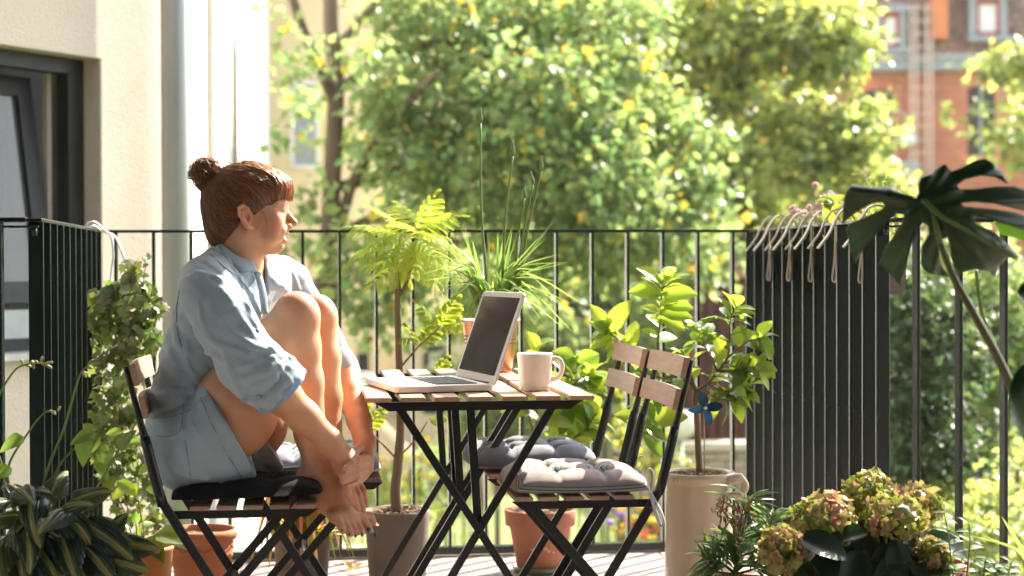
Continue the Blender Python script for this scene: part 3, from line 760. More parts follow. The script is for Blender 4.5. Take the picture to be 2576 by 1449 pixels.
# main tree
Y1 = 14.0
b0_ = P(822, 900, Y=Y1)
t1 = thing('maple_tree', (b0_.x, Y1, GZ), 'large maple tree in front of the cream house, its forked trunk beside the seated woman', 'tree')
def at(px, py, Y=Y1): return P(px, py, Y=Y)
limb(t1, [Vector((b0_.x - 0.05, Y1, GZ)), at(822, 1000), at(818, 830), at(822, 700)], 0.125, 0.115, 'trunk')
limb(t1, [at(822, 720), at(828, 600), at(838, 400), at(845, 200), at(832, 60), at(830, -160)], 0.085, 0.062, 'trunk')
limb(t1, [at(832, 730), at(845, 620), at(868, 520), at(905, 420, 13.8), at(990, 300, 13.5), at(1100, 180, 13)], 0.062, 0.025)
limb(t1, [at(842, 260), at(800, 160, 13.7), at(765, 80, 13.5), at(728, -30, 13.3)], 0.045, 0.04)
limb(t1, [at(846, 120), at(900, 60, 13.8), at(960, -10, 13.6)], 0.04, 0.03)
limb(t1, [at(1400, 560), at(1300, 470, 14.2), at(1120, 400, 14.3), at(860, 470)], 0.02, 0.05)
limb(t1, [at(845, 230), at(1000, 130), at(1150, 110), at(1260, 150), at(1420, 180)], 0.045, 0.02)
limb(t1, [at(832, 640), at(910, 560), at(1040, 560), at(1180, 620), at(1350, 640)], 0.05, 0.018)
blobs = [(1080, 60, 14, 150, 110), (1250, 60, 14.5, 240, 130), (1480, 90, 14, 200, 150), (1000, 230, 13.5, 100, 90), (1130, 260, 14, 190, 130), (1350, 260, 13.2, 210, 150),
         (1560, 300, 13.8, 160, 150), (1040, 390, 13.6, 130, 90), (1240, 430, 13.4, 210, 130), (1500, 460, 13, 180, 130), (1700, 380, 14, 110, 130), (1070, 510, 14.2, 120, 60),
         (1330, 560, 13.8, 180, 80), (1620, 560, 13.4, 170, 100), (1760, 520, 13.6, 90, 80), (1440, 640, 14, 170, 90), (1680, 660, 14.2, 160, 80), (900, 330, 14.4, 60, 50), (770, 250, 14.5, 40, 40),
         (930, 640, 13.4, 90, 70), (960, 720, 13, 100, 70), (1150, 700, 14.5, 150, 80), (960, 820, 13.2, 45, 40), (745, 340, 12.8, 26, 40), (775, 470, 12.8, 26, 36), (730, 190, 13, 24, 50),
         (700, 40, 13, 26, 36), (770, 120, 13, 20, 30), (760, 620, 13.4, 45, 35), (905, 150, 12.8, 45, 50), (1100, 800, 15, 120, 50), (1300, 780, 15, 160, 60), (790, 560, 12.9, 30, 50)]
crown('crown', blobs, 0.084, 540, MT['tleaf'], t1, 11, extra=0.035)
# second tree, behind and right
Y2 = 19.5
b2 = P(1830, 900, Y=Y2)
t2 = thing('maple_tree', (b2.x, Y2, GZ), 'lighter green broad tree reaching in front of the brick building', 'tree')
at2 = lambda px, py, Y=Y2: P(px, py, Y=Y)
limb(t2, [Vector((b2.x, Y2, GZ)), at2(1830, 800), at2(1850, 500), at2(1870, 250), at2(1900, -100)], 0.20, 0.09, 'trunk')
limb(t2, [at2(1850, 560), at2(1700, 380), at2(1620, 250), at2(1500, 100)], 0.08, 0.04)
limb(t2, [at2(1855, 520), at2(1960, 470), at2(2080, 500), at2(2200, 470)], 0.08, 0.03)
limb(t2, [at2(1862, 380), at2(1980, 240), at2(2100, 120), at2(2180, 20)], 0.07, 0.03)
limb(t2, [at2(1850, 440), at2(1780, 330), at2(1760, 180), at2(1840, 60)], 0.05, 0.03)
blobs = [(1650, 30, 20, 150, 90), (1840, 60, 19, 190, 120), (2030, 90, 18.6, 150, 95), (1750, 210, 19.5, 150, 110), (1930, 240, 20.5, 130, 80), (2110, 150, 18.5, 70, 50), (2130, 40, 19, 60, 50),
         (1900, 330, 19, 140, 80), (2060, 320, 18.5, 130, 55), (2170, 300, 18.4, 55, 36), (1830, 450, 19.4, 140, 90), (2020, 420, 18.3, 130, 60), (2140, 370, 18.2, 90, 50), (2205, 340, 18, 45, 32), 
         (1900, 560, 20, 150, 80), (2090, 500, 19, 60, 30), (2200, 470, 18.6, 80, 50), (1750, 620, 19.6, 150, 90), (2130, 560, 19, 110, 45), (1990, 640, 20.5, 120, 60)]
crown('crown', blobs, 0.115, 450, MT['tleaf2'], t2, 12, extra=0.02)
# branches of a third tree from the right
Y3 = 24
b3 = P(2760, 700, Y=Y3)
t3 = thing('maple_tree', (b3.x, Y3, GZ), 'tree at the right edge whose branches hang before the arched brick window', 'tree')
limb(t3, [Vector((b3.x, Y3, GZ)), P(2760, 500, Y=Y3), P(2740, 200, Y=Y3), P(2750, -100, Y=Y3)], 0.22, 0.12, 'trunk')
limb(t3, [P(2745, 330, Y=Y3), P(2640, 240, Y=Y3 - .5), P(2500, 200, Y=Y3 - 1)], 0.07, 0.03)
limb(t3, [P(2750, 460, Y=Y3), P(2640, 350, Y=Y3 - .5), P(2490, 330, Y=Y3 - 1)], 0.07, 0.03)
crown('crown', [(2490, 165, 23, 55, 18), (2590, 150, 23, 50, 30), (2560, 205, 23, 40, 18), (2450, 280, 22.6, 22, 14), (2530, 345, 22.8, 55, 28), (2600, 310, 23.5, 50, 50), (2560, 400, 23, 40, 16), (2740, 330, 24, 90, 150)], 0.13, 420, MT['tleaf2'], t3, 13, extra=0.01)

# distant foliage masses and shrubs
def shrub(name, label, blobs, ls, dens, mat_, seed, cat='shrub', group=None, stem=True):
    b = blobs[0]; c = P(b[0], b[1], Y=b[2])
    t = thing(name, (c.x, b[2], GZ), label, cat, group)
    crown('foliage', blobs, ls, dens, mat_, t, seed, droop=0.1)
    if stem:
        for q in blobs[:3]:
            e = P(q[0], q[1], Y=q[2]); m = MB(); m.tube(bez([(c.x, b[2], GZ), ((c.x + e.x) / 2, (b[2] + q[2]) / 2, (GZ + e.z) / 2 + 0.1), e], 8), taper(9, 0.04, 0.015), 7); m.build('stem', MT['bark'], t)
    return t
fa = crown('far_trees', [(px, py, 46 + (i % 3) * 4, 420, 330) for i, (px, py) in enumerate([(900, 100), (1300, 60), (1700, 120), (1300, 500), (1650, 520), (1950, 380), (1500, 900), (1900, 850), (2250, 900), (2600, 950), (1150, 900), (2500, 640)])],
           0.34, 70, MT['dleaf'], None, 21, kind='stuff')
shrub('garden_shrub', 'dense dark green hedge shrub seen between the right railing bars', [(2330, 820, 9.5, 95, 110), (2300, 980, 9.4, 90, 130), (2350, 1120, 9.3, 90, 110), (2270, 720, 9.8, 60, 60), (2400, 900, 10.2, 70, 150), (2260, 1200, 9.6, 70, 70), (2420, 1130, 10.2, 60, 90)], 0.052, 2600, MT['conifer'], 31)
shrub('garden_shrub', 'mid green tree-like shrub beyond the rightmost railing bars', [(2500, 760, 11, 110, 120), (2540, 950, 11, 100, 120), (2420, 650, 12, 90, 70), (2600, 860, 11.5, 80, 160), (2480, 1080, 12, 90, 80)], 0.065, 1500, MT['tleaf'], 32)
shrub('garden_shrub', 'pale green low shrub at the lower right edge of the garden', [(2520, 1300, 8.5, 100, 90), (2440, 1360, 8.2, 90, 70), (2560, 1180, 9, 60, 50), (2430, 1240, 9.2, 60, 60)], 0.045, 2200, MT['tleaf2'], 33)
shrub('garden_shrub', 'yellow green bush behind the seat of the right-hand chair', [(1640, 1120, 11, 60, 75), (1600, 1030, 11.5, 55, 60), (1700, 1180, 11, 50, 40)], 0.05, 1000, MT['bush'], 34)
shrub('garden_shrub', 'green shrub standing between the tables and the garden wall', [(1250, 1080, 16, 90, 80), (1180, 960, 17, 80, 60), (1440, 980, 17, 90, 80), (1350, 880, 17, 110, 60), (1560, 960, 18, 70, 60)], 0.08, 1100, MT['dleaf'], 35)
shrub('garden_shrub', 'small round shrub on the lawn left of the table legs', [(975, 1255, 14, 60, 45), (1130, 1290, 13, 70, 45)], 0.05, 900, MT['tleaf2'], 36, stem=False)
shrub('garden_shrub', 'low shrub below the pale sloping stair', [(1110, 1175, 18, 50, 50), (1020, 1230, 17, 60, 40)], 0.07, 800, MT['tleaf'], 37, stem=False)
shrub('garden_shrub', 'leafy bush left of the garden shed', [(1520, 880, 16.5, 90, 80), (1640, 820, 17, 80, 80), (1760, 680, 18.5, 140, 60)], 0.08, 700, MT['dleaf'], 38)
# grass: tufts over the near part of the garden
r = np.random.RandomState(4); n = 26000
gx = r.uniform(-3, 9.5, n); gy = r.uniform(7.0, 21, n); pos = np.stack([gx, gy, np.full(n, GZ)], 1)
dirs = r.normal(0, 0.35, (n, 3)); dirs[:, 2] = 1
GV, GF = leaf_arrays(L=1, W=0.22, n=2, droop=0.3, fold=0.1, shape='strap', cols=1)
tag(scatter_mesh('grass', GV, GF, rand_frames(pos, dirs, r.uniform(0.12, 0.3, n), r), MT['bush'], None), kind='stuff')
# flowers on the lawn
def flowerpatch(px, py, Y, n, mt, label, sx=0.3, seed=1):
    c = P(px, py, Y=Y); t = thing('flower_clump', (c.x, Y, GZ), label, 'flowers')
    r = np.random.RandomState(seed)
    m = MB()
    for i in range(n):
        x, y, z = c.x + r.normal(0, sx), Y + r.normal(0, 0.2), c.z + r.normal(0, 0.12)
        m.ball((x, y, z), 0.035, 7, 5, (1, 1, 0.6))
    m.build('blossoms', mt, t)
    m = MB()
    for i in range(n): x, y = c.x + r.normal(0, sx), Y + r.normal(0, 0.2); m.tube([(x, y, GZ), (x, y, c.z + r.normal(0, 0.1))], 0.008, 4)
    m.build('stems', MT['bush'], t)
flowerpatch(985, 1190, 15, 40, MT['yflower'], 'patch of orange yellow garden flowers behind the potted feathery tree', 0.3, 1)
flowerpatch(1590, 1290, 11, 26, MT['yflower'], 'yellow flowers on the lawn below the striped seat cushion', 0.16, 2)
flowerpatch(1525, 1305, 10.5, 8, mat('violet petals', (0.30, 0.16, 0.55), rough=0.6, trans=0.3), 'small violet flowers under the right front chair', 0.06, 3)
flowerpatch(1700, 1340, 10.8, 18, MT['oflower'], 'orange garden flowers left of the tall stoneware crock', 0.15, 4)

# ------------------------------------------------------------------ thin haze volume added to pale and soften the far background
hz_ = bpy.data.materials.new('air'); hz_.use_nodes = True; hN = hz_.node_tree.nodes
for n_ in list(hN):
    if n_.type == 'BSDF_PRINCIPLED': hN.remove(n_)
pv_ = hN.new('ShaderNodeVolumePrincipled'); pv_.inputs['Color'].default_value = (0.96, 0.95, 0.90, 1); pv_.inputs['Density'].default_value = 0.0005; pv_.inputs['Anisotropy'].default_value = 0.2
hz_.node_tree.links.new(pv_.outputs['Volume'], hN.get('Material Output').inputs['Volume'])
m = MB(); m.box((10, 28, 4.6), (190, 120, 16.7)); tag(m.build('haze', hz_), kind='stuff')
# ------------------------------------------------------------------ furniture
MT['wood'] = mat('oiled acacia', (0.43, 0.255, 0.145), rough=0.5, col2=(0.29, 0.165, 0.09), nscale=11, stretch=(9, 1, 9), objrand=0.16, bump=(0.15, 0.001), bscale=40, nz=(0.3, 0.7), namt=0.75)
MT['woodx'] = mat('oiled acacia chair slat', (0.40, 0.25, 0.17), rough=0.5, col2=(0.27, 0.16, 0.11), nscale=11, stretch=(9, 1, 9), objrand=0.16, bump=(0.15, 0.001), bscale=40, nz=(0.3, 0.7), namt=0.75)
MT['woodw'] = mat('weathered acacia', (0.28, 0.205, 0.165), rough=0.65, col2=(0.17, 0.125, 0.10), nscale=11, stretch=(9, 1, 9), objrand=0.16, bump=(0.3, 0.001), bscale=50, namt=0.8)
TX0, TX1 = P(921, 1003, Y=4.04).x, P(1496.6, 1000, Y=4.04).x
def make_table(y0, y1, label, wood):
    cx = (TX0 + TX1) / 2
    t = thing('folding_table', (cx, y0, 0), label, 'table', 'slatted folding tables pushed together')
    zt = 0.692
    w = (TX1 - TX0 - 6 * 0.0205) / 7
    for i in range(7):
        m = MB(); x = TX0 + w / 2 + i * (w + 0.0205)
        m.box((x, (y0 + y1) / 2, zt - 0.0055), (w, y1 - y0, 0.011), ch=0.0022); m.build('slat', wood, t)
    for yy in (y0 + 0.012, y1 - 0.014):
        m = MB(); a, b = TX0 + 0.018, TX1 - 0.028
        m.prism([(a, zt - 0.0115), (b, zt - 0.0115), (b - 0.030, zt - 0.033), (a + 0.036, zt - 0.033)], 0.003, 'y', yy); m.build('apron', MT['chair'], t)
        m = MB(); m.box((cx, yy + 0.008, zt - 0.0135), (b - a - 0.01, 0.014, 0.003)); m.build('apron_flange', MT['chair'], t)
    ya, yb = y0 + 0.018, y1 - 0.02
    for yy, sgn in ((ya, 1), (yb, -1)):
        for (xa, xb, off) in ((0.218, 0.650, 0.006), (0.599, 0.190, 0.020)):
            m = MB(); m.bar((xa, yy + sgn * off, zt - 0.018), (xb, yy + sgn * off, 0.0), 0.012, 0.019, up=(1, 0, 0.4), ch=0.0012); m.build('leg', MT['chair'], t)
        m = MB(); m.tube([(0.4125, yy - 0.002, 0.3605), (0.4125, yy + sgn * 0.03 if sgn > 0 else yy + 0.006, 0.3605)], 0.008, 8); m.build('pivot', MT['chair'], t)
        m = MB(); m.bar((0.394, yy + sgn * 0.034, zt - 0.014), (0.414, yy + sgn * 0.034, 0.362), 0.008, 0.020, up=(1, 0, 0)); m.build('strut', MT['chair'], t)
    for (x, z) in ((0.640, 0.02), (0.200, 0.02), (0.50, 0.235)):
        m = MB(); m.tube([(x, ya, z), (x, yb, z)], 0.006, 8); m.build('crossbar', MT['chair'], t)
    return t
make_table(4.04, 4.595, 'front slatted wooden folding table carrying the laptop and the white mug', MT['wood'])
make_table(4.625, 5.17, 'rear slatted wooden folding table with the copper pot, pushed behind the first', MT['woodw'])

CH_X0 = 0.491
def make_chair(label, x_front, y0, flip, wood, wfront):
    """local frame: seat front at 0, back at 0.34, near edge y=0"""
    sx = -1 if flip else 1
    def W(x, y, z): return (x_front + sx * x, y0 + y, z)
    t = thing('folding_chair', W(0.17, 0.19, 0), label, 'chair', 'slatted folding bistro chairs')
    wd = 0.375
    xs = [0.0, 0.062, 0.124, 0.186, 0.248, 0.296]
    for i in range(5):
        m = MB(); m.box(W(0.026 + i * 0.061, wd / 2, 0.446), (0.046, wd, 0.010), ch=0.002); m.build('seat_slat', wood, t)
    for yy in (0.012, wd - 0.014):
        m = MB()
        poly = [(W(-0.003, 0, 0)[0], 0.4405), (W(0.345, 0, 0)[0], 0.4405), (W(0.335, 0, 0)[0], 0.4215), (W(0.022, 0, 0)[0], 0.4215)]
        m.prism(poly, 0.004, 'y', y0 + yy); m.build('seat_rail', MT['chair'], t)
    # back posts run down to the front feet; the bend sits above the seat
    for yy, sg in ((0.003, -1), (wd - 0.002, 1)):
        yo = yy + sg * 0.010
        m = MB(); m.bar(W(0.352, yo, 0.462), W(0.070, yo, 0.0), 0.009, 0.021, up=(1, 0, 0.3), ch=0.001); m.build('leg', MT['chair'], t)
        m = MB(); q = bez([W(0.352, yo, 0.455), W(0.374, yo, 0.54), W(0.392, yo, 0.615)], 6)
        m.tube(q, taper(len(q), 0.0125, 0.0115), 8, flat=0.55, up=(0, 1, 0)); m.build('back_post', MT['chair'], t)
        m = MB(); q = bez([W(0.392, yo, 0.612), W(0.402, yo * 1.0 - sg * 0.002, 0.65), W(0.434, yo - sg * 0.004, 0.775)], 8)
        m.tube(q, taper(len(q), 0.0095, 0.0065), 8, flat=0.7, up=(0, 1, 0)); m.build('back_post', MT['chair'], t)
        yi = yy - sg * 0.016
        m = MB(); m.bar(W(0.045, yi, 0.432), W(0.415, yi, 0.0), 0.009, 0.021, up=(1, 0, -0.3), ch=0.001); m.build('leg', MT['chair'], t)
    for (x, z) in ((0.36, 0.07), (0.112, 0.07), (0.205, 0.24)):
        m = MB(); m.tube([W(x, 0.0, z), W(x, wd, z)], 0.0055, 8); m.build('crossbar', MT['chair'], t)
    # back slats, slightly bowed
    for (xc, zc, h) in ((0.4215, 0.757, 0.050), (0.402, 0.682, 0.050)):
        m = MB(); n = 8; vs = []
        nx, nz_ = 0.97, -0.24
        for i in range(n + 1):
            y = -0.016 + (wd + 0.030) * i / n; bow = 0.010 * (1 - (2 * i / n - 1) ** 2)
            for (u, v) in ((-0.0065, -0.5), (0.0065, -0.5), (0.0065, 0.5), (-0.0065, 0.5)):
                vs.append(W(xc + u * nx + v * h * 0.22 + bow - 0.008, y, zc + v * h + u * nz_))
        fs = []
        for i in range(n):
            for k in range(4): a = 4 * i + k; b = 4 * i + (k + 1) % 4; fs.append((a, b, b + 4, a + 4))
        fs += [(3, 2, 1, 0), (4 * n, 4 * n + 1, 4 * n + 2, 4 * n + 3)]
        m.add(vs, fs); m.build('back_slat', wood, t)
    return t
make_chair('folding chair front right with striped cushion, brown slats and black frame', CH_X0, 4.03, False, MT['woodx'], 1)
make_chair('folding chair rear right carrying the blue-grey cushion, behind the striped one', CH_X0 - 0.012, 4.475, False, MT['woodx'], 1)
make_chair('folding chair front left that the woman sits on', 0.028, 3.985, True, MT['woodx'], 1)
make_chair('folding chair rear left, mostly hidden behind the woman', 0.20, 4.45, True, MT['woodw'], 1)

# cushions --------------------------------------------------------------
def fabric(name, c, c2=None, stripes=None, rough=0.9, sheen=0.3):
    def ex(m, N, L, b, tc, co):
        if not stripes: return
        sp = N.new('ShaderNodeSeparateXYZ'); L.new(tc.outputs['Object'], sp.inputs[0])
        zz = N.new('ShaderNodeMath'); zz.operation = 'MULTIPLY_ADD'; zz.inputs[1].default_value = -2.2; L.new(sp.outputs['Z'], zz.inputs[0]); L.new(sp.outputs['Y'], zz.inputs[2])
        mm = N.new('ShaderNodeMath'); mm.operation = 'MULTIPLY'; mm.inputs[1].default_value = stripes[0]
        L.new(zz.outputs[0], mm.inputs[0])
        fr = N.new('ShaderNodeMath'); fr.operation = 'FRACT'; L.new(mm.outputs[0], fr.inputs[0])
        rp = N.new('ShaderNodeValToRGB'); rp.color_ramp.interpolation = 'CONSTANT'
        e = rp.color_ramp.elements; e[0].position = 0; e[0].color = (*stripes[1][0][1], 1); e[1].position = stripes[1][1][0]; e[1].color = (*stripes[1][1][1], 1)
        for p_, c_ in stripes[1][2:]: q = e.new(p_); q.color = (*c_, 1)
        L.new(fr.outputs[0], rp.inputs['Fac']); L.new(rp.outputs['Color'], b.inputs['Base Color'])
    return mat(name, c, rough=rough, col2=c2 or vary(c, 0.8), nscale=30, bump=(0.35, 0.0012), bscale=420, sheen=sheen, spec=0.2, extra=ex)
def cushion(label, x0, x1, y0, y1, z, mt, h=0.05, nb=3, tilt=0.0, mesh_seed=1, ties=None):
    t = thing('seat_cushion', ((x0 + x1) / 2, (y0 + y1) / 2, z), label, 'cushion', 'tufted seat cushions')
    n = 42; V = []; r = random.Random(mesh_seed)
    cx, cy = (x0 + x1) / 2, (y0 + y1) / 2; hx, hy = (x1 - x0) / 2, (y1 - y0) / 2
    def grid(top):
        out = []
        for i in range(n + 1):
            for j in range(n + 1):
                u, v = -1 + 2 * i / n, -1 + 2 * j / n
                # superellipse outline
                x = cx + hx * u * (1 - 0.05 * v * v * abs(u)); y = cy + hy * v * (1 - 0.05 * u * u * abs(v))
                edge = max(0.0, (1 - abs(u) ** 5) * (1 - abs(v) ** 5)) ** 0.42
                tu = ((u + 1) / 2 * nb) % 1.0; tv = ((v + 1) / 2 * nb) % 1.0
                lobe = (abs(math.sin(PI * tu)) * abs(math.sin(PI * tv))) ** 0.35
                # tufts where lobes meet
                d = min(math.hypot((u + 1) / 2 * nb - a, (v + 1) / 2 * nb - b) for a in range(1, nb) for b in range(1, nb))
                dent = math.exp(-(d / 0.20) ** 2)
                wr = mnoise.noise(Vector((u * 4 + mesh_seed, v * 4, 0.3))) * 0.12 + mnoise.noise(Vector((u * 11 + mesh_seed, v * 11, 1.3))) * 0.05
                zz = h * edge * ((0.76 + 0.24 * lobe) - 0.55 * dent + wr) if top else -h * 0.22 * edge * (0.6 + 0.4 * lobe)
                out.append((x, y, z + zz + tilt * (u * 0.5 + 0.5)))
        return out
    m = MB(); vs = grid(True) + grid(False); N1 = (n + 1) ** 2; fs = []
    for i in range(n):
        for j in range(n):
            a = i * (n + 1) + j; fs.append((a, a + n + 1, a + n + 2, a + 1)); fs.append((N1 + a, N1 + a + 1, N1 + a + n + 2, N1 + a + n + 1))
    rim = [i * (n + 1) for i in range(n + 1)] + [n * (n + 1) + j for j in range(1, n + 1)] + [i * (n + 1) + n for i in range(n - 1, -1, -1)] + [j for j in range(n - 1, 0, -1)]
    for k in range(len(rim)): a, b = rim[k], rim[(k + 1) % len(rim)]; fs.append((a, b, N1 + b, N1 + a))
    m.add(vs, fs, True); c_ = m.build('cushion_body', mt, t)
    for a in range(1, nb):
        for b in range(1, nb):
            u, v = -1 + 2 * a / nb, -1 + 2 * b / nb
            m = MB(); m.ball((cx + hx * u, cy + hy * v, z + h * 0.42 + tilt * (u * 0.5 + 0.5)), 0.006, 8, 5, (1, 1, 0.5)); m.build('tuft_button', mt, t)
    if ties:
        for pts in ties:
            m = MB(); q = bez(pts, 24); m.tube(q, 0.0042, 6, flat=0.35); m.build('tie', MT['tie'], t)
    return t
MT['tie'] = mat('grey tie ribbon', (0.50, 0.50, 0.52), rough=0.9, nscale=40)
cream, teal, taupe, white_ = (0.235, 0.19, 0.168), (0.09, 0.135, 0.145), (0.125, 0.105, 0.098), (0.30, 0.275, 0.255)
stripe = fabric('striped cotton', cream, stripes=(1 / 0.085, [(0, cream), (0.28, (0.06, 0.07, 0.075)), (0.33, (0.16, 0.24, 0.25)), (0.44, (0.05, 0.05, 0.055)), (0.49, white_), (0.60, taupe), (0.70, cream)]))
bluegrey = fabric('blue grey cotton', (0.12, 0.125, 0.16), (0.09, 0.095, 0.125))
blackc = fabric('black cotton', (0.006, 0.006, 0.008), (0.009, 0.008, 0.010), sheen=0.0)
def K(px, py, Y): return P(px, py, Y=Y)
cushion('striped cream and teal tufted cushion with ribbon ties on the front right chair', CH_X0 + 0.002, CH_X0 + 0.345, 4.035, 4.42, 0.462, stripe, 0.047, 3, 0.0, 3,
        ties=[[K(1636, 1240, 4.03), K(1625, 1195, 4.02), K(1636, 1178, 4.02), K(1646, 1200, 4.02), K(1638, 1245, 4.01)],
              [K(1637, 1238, 4.02), K(1660, 1280, 4.0), K(1671, 1312, 4.0), K(1662, 1322, 4.0), K(1650, 1290, 4.0), K(1636, 1240, 4.01)],
              [K(1600, 1175, 4.40), K(1605, 1150, 4.41), K(1620, 1150, 4.41), K(1612, 1172, 4.40), K(1600, 1180, 4.40)]])
cushion('blue-grey waffle cushion puffed up on the rear right chair', CH_X0 - 0.055, CH_X0 + 0.30, 4.50, 4.86, 0.470, bluegrey, 0.055, 3, -0.004, 5)
cushion('flat black cushion under the woman on the front left chair', -0.315, 0.045, 3.99, 4.37, 0.466, blackc, 0.036, 3, 0.008, 7)
cushion('blue-grey and white striped cushion on the rear left chair behind the woman', -0.15, 0.205, 4.47, 4.82, 0.468, fabric('pale striped cotton', (0.5, 0.5, 0.52), stripes=(1 / 0.16, [(0, (0.16, 0.17, 0.22)), (0.5, (0.45, 0.44, 0.44)), (0.62, (0.2, 0.2, 0.23)), (0.7, (0.45, 0.44, 0.44)), (0.9, (0.2, 0.2, 0.23))])), 0.055, 3, 0, 9)

# laptop ------------------------------------------------------------------
MT['alu'] = mat('brushed aluminium', (0.72, 0.70, 0.69), rough=0.34, metal=0.55, col2=(0.68, 0.66, 0.65), nscale=40)
MT['lcd'] = mat('switched off screen', (0.035, 0.030, 0.028), rough=0.10, spec=0.8, col2=(0.04, 0.035, 0.032), nscale=3)
MT['key'] = mat('dark keys', (0.05, 0.055, 0.045), rough=0.45, nscale=5)
ZTB = 0.6925
Cn = Vector((0.466, 4.20, ZTB)); e1 = Vector((-0.175, 0.985, 0)).normalized(); e2 = Vector((-0.985, -0.175, 0)).normalized()
lw, ld = 0.364, 0.249
rotL = Matrix((e1, e2, e1.cross(e2))).transposed()       # local x along hinge, y to the user
def LP(u, v, z=0.0): return Cn + e1 * u + e2 * v + Vector((0, 0, z))
lap = thing('laptop', LP(lw / 2, ld / 2)[:], 'open silver laptop with a dark reflecting screen on the front table', 'laptop')
def rrect(w, h, r, n=5):
    out = []
    for (cx_, cy_, a0) in ((w / 2 - r, h / 2 - r, 0), (-w / 2 + r, h / 2 - r, 90), (-w / 2 + r, -h / 2 + r, 180), (w / 2 - r, -h / 2 + r, 270)):
        for k in range(n + 1): a = R(a0 + 90 * k / n); out.append((cx_ + r * math.cos(a), cy_ + r * math.sin(a)))
    return out
def plate(m, w, h, r, z0, z1, rot, c, inset=0.0012):
    pts = rrect(w, h, r); q = rrect(w - 2 * inset, h - 2 * inset, r)
    vs = []; c = Vector(c)
    for (ring, z) in ((q, z0), (pts, z0 + inset), (pts, z1 - inset), (q, z1)):
        vs += [c + rot @ Vector((x, y, z)) for x, y in ring]
    n = len(pts); fs = [tuple(range(n - 1, -1, -1)), tuple(3 * n + k for k in range(n))]
    for i in range(3):
        for k in range(n): fs.append((i * n + k, i * n + (k + 1) % n, (i + 1) * n + (k + 1) % n, (i + 1) * n + k))
    m.add(vs, fs)
ctr = LP(lw / 2, ld / 2)
m = MB(); plate(m, lw, ld, 0.012, 0.002, 0.0175, rotL, ctr); base = m.build('base', MT['alu'], lap)
m = MB()
for (u, v) in ((0.03, 0.03), (lw - 0.03, 0.03), (0.03, ld - 0.03), (lw - 0.03, ld - 0.03)): m.tube([LP(u, v, 0.0), LP(u, v, 0.003)], 0.006, 8)
m.build('rubber_feet', MT['key'], base)
m = MB(); plate(m, 0.105, 0.076, 0.004, 0.0174, 0.0179, rotL, LP(lw / 2, ld - 0.048)); m.build('trackpad', mat('trackpad glass', (0.62, 0.61, 0.61), rough=0.3, metal=0.3), base)
kb = MB(); plate(kb, 0.278, 0.108, 0.004, 0.0173, 0.0177, rotL, LP(lw / 2, 0.085)); kp = kb.build('keyboard', MT['key'], base)
q = MB(); q.box((0, 0, 0), (0.0155, 0.0150, 0.002), ch=0.0006); k0 = q.build('key', MT['key'], kp); first = True
for rr_ in range(6):
    for c_ in range(14):
        if rr_ == 5 and 4 <= c_ <= 7: continue
        o = k0 if first else bpy.data.objects.new('key', k0.data)
        if not first: COL.objects.link(o); o.parent = kp
        first = False
        o.matrix_basis = Matrix.Translation(LP(lw / 2 - 0.128 + c_ * 0.0196, 0.040 + rr_ * 0.0182, 0.0186)) @ rotL.to_4x4()
q = MB(); q.box((0, 0, 0), (0.094, 0.0150, 0.002)); o = q.build('key', MT['key'], kp); o.matrix_basis = Matrix.Translation(LP(lw / 2 - 0.128 + 5.5 * 0.0196, 0.040 + 5 * 0.0182, 0.0186)) @ rotL.to_4x4()
# lid leans back about 19 degrees: local x along hinge, y up the lid, z towards the user
ta = R(19.5); lup = (Vector((0, 0, 1)) * math.cos(ta) - e2 * math.sin(ta)).normalized(); lno = e1.cross(lup)
if lno.dot(e2) < 0: lno = -lno
rotS = Matrix((e1, lup, lno)).transposed()
hinge = LP(lw / 2, 0.004, 0.014)
m = MB(); plate(m, lw, 0.243, 0.012, -0.007, 0.0, rotS, hinge + lup * 0.1225); lid = m.build('lid', MT['alu'], lap)
m = MB(); plate(m, lw - 0.034, 0.205, 0.001, -0.0002, 0.0006, rotS, hinge + lup * 0.127, 0.0002); m.build('screen', MT['lcd'], lid)
m = MB(); m.tube([LP(0.04, 0.003, 0.014), LP(lw - 0.04, 0.003, 0.014)], 0.0065, 12); m.build('hinge', MT['key'], lap)

# mug ------------------------------------------------------------------
mz = ZTB; mp_ = P(1352, 985, z=ZTB)
mg = thing('mug', (mp_.x, mp_.y + 0.045, mz), 'white ceramic mug with curved handle on the front table', 'mug')
mc = Vector((mp_.x, mp_.y + 0.045, mz))
MT['ceramic'] = mat('glazed white ceramic', (0.76, 0.70, 0.64), rough=0.12, spec=0.6, nscale=4, coat=0.5)
m = MB(); m.lathe([(0, 0.002), (0.036, 0.0), (0.0385, 0.003), (0.0405, 0.02), (0.0445, 0.088), (0.0455, 0.0915), (0.0445, 0.093), (0.0425, 0.091), (0.041, 0.08), (0.037, 0.012), (0.0, 0.008)], mc, 56); m.build('cup_wall', MT['ceramic'], mg)
m = MB(); hd = Vector((0.97, -0.22, 0)).normalized()
pts = [mc + hd * a + Vector((0, 0, b)) for a, b in ((0.042, 0.078), (0.058, 0.078), (0.067, 0.066), (0.067, 0.048), (0.058, 0.032), (0.040, 0.028))]
q = bez(pts, 25); m.tube(q, [0.0062 if 2 < i < len(q) - 3 else 0.0075 for i in range(len(q))], 12, flat=0.65, up=hd.cross(Vector((0, 0, 1)))); m.build('handle', MT['ceramic'], mg)
m = MB(); m.lathe([(0, 0.07), (0.0412, 0.0702)], mc, 32); m.build('coffee', mat('coffee', (0.05, 0.025, 0.012), rough=0.1), mg)
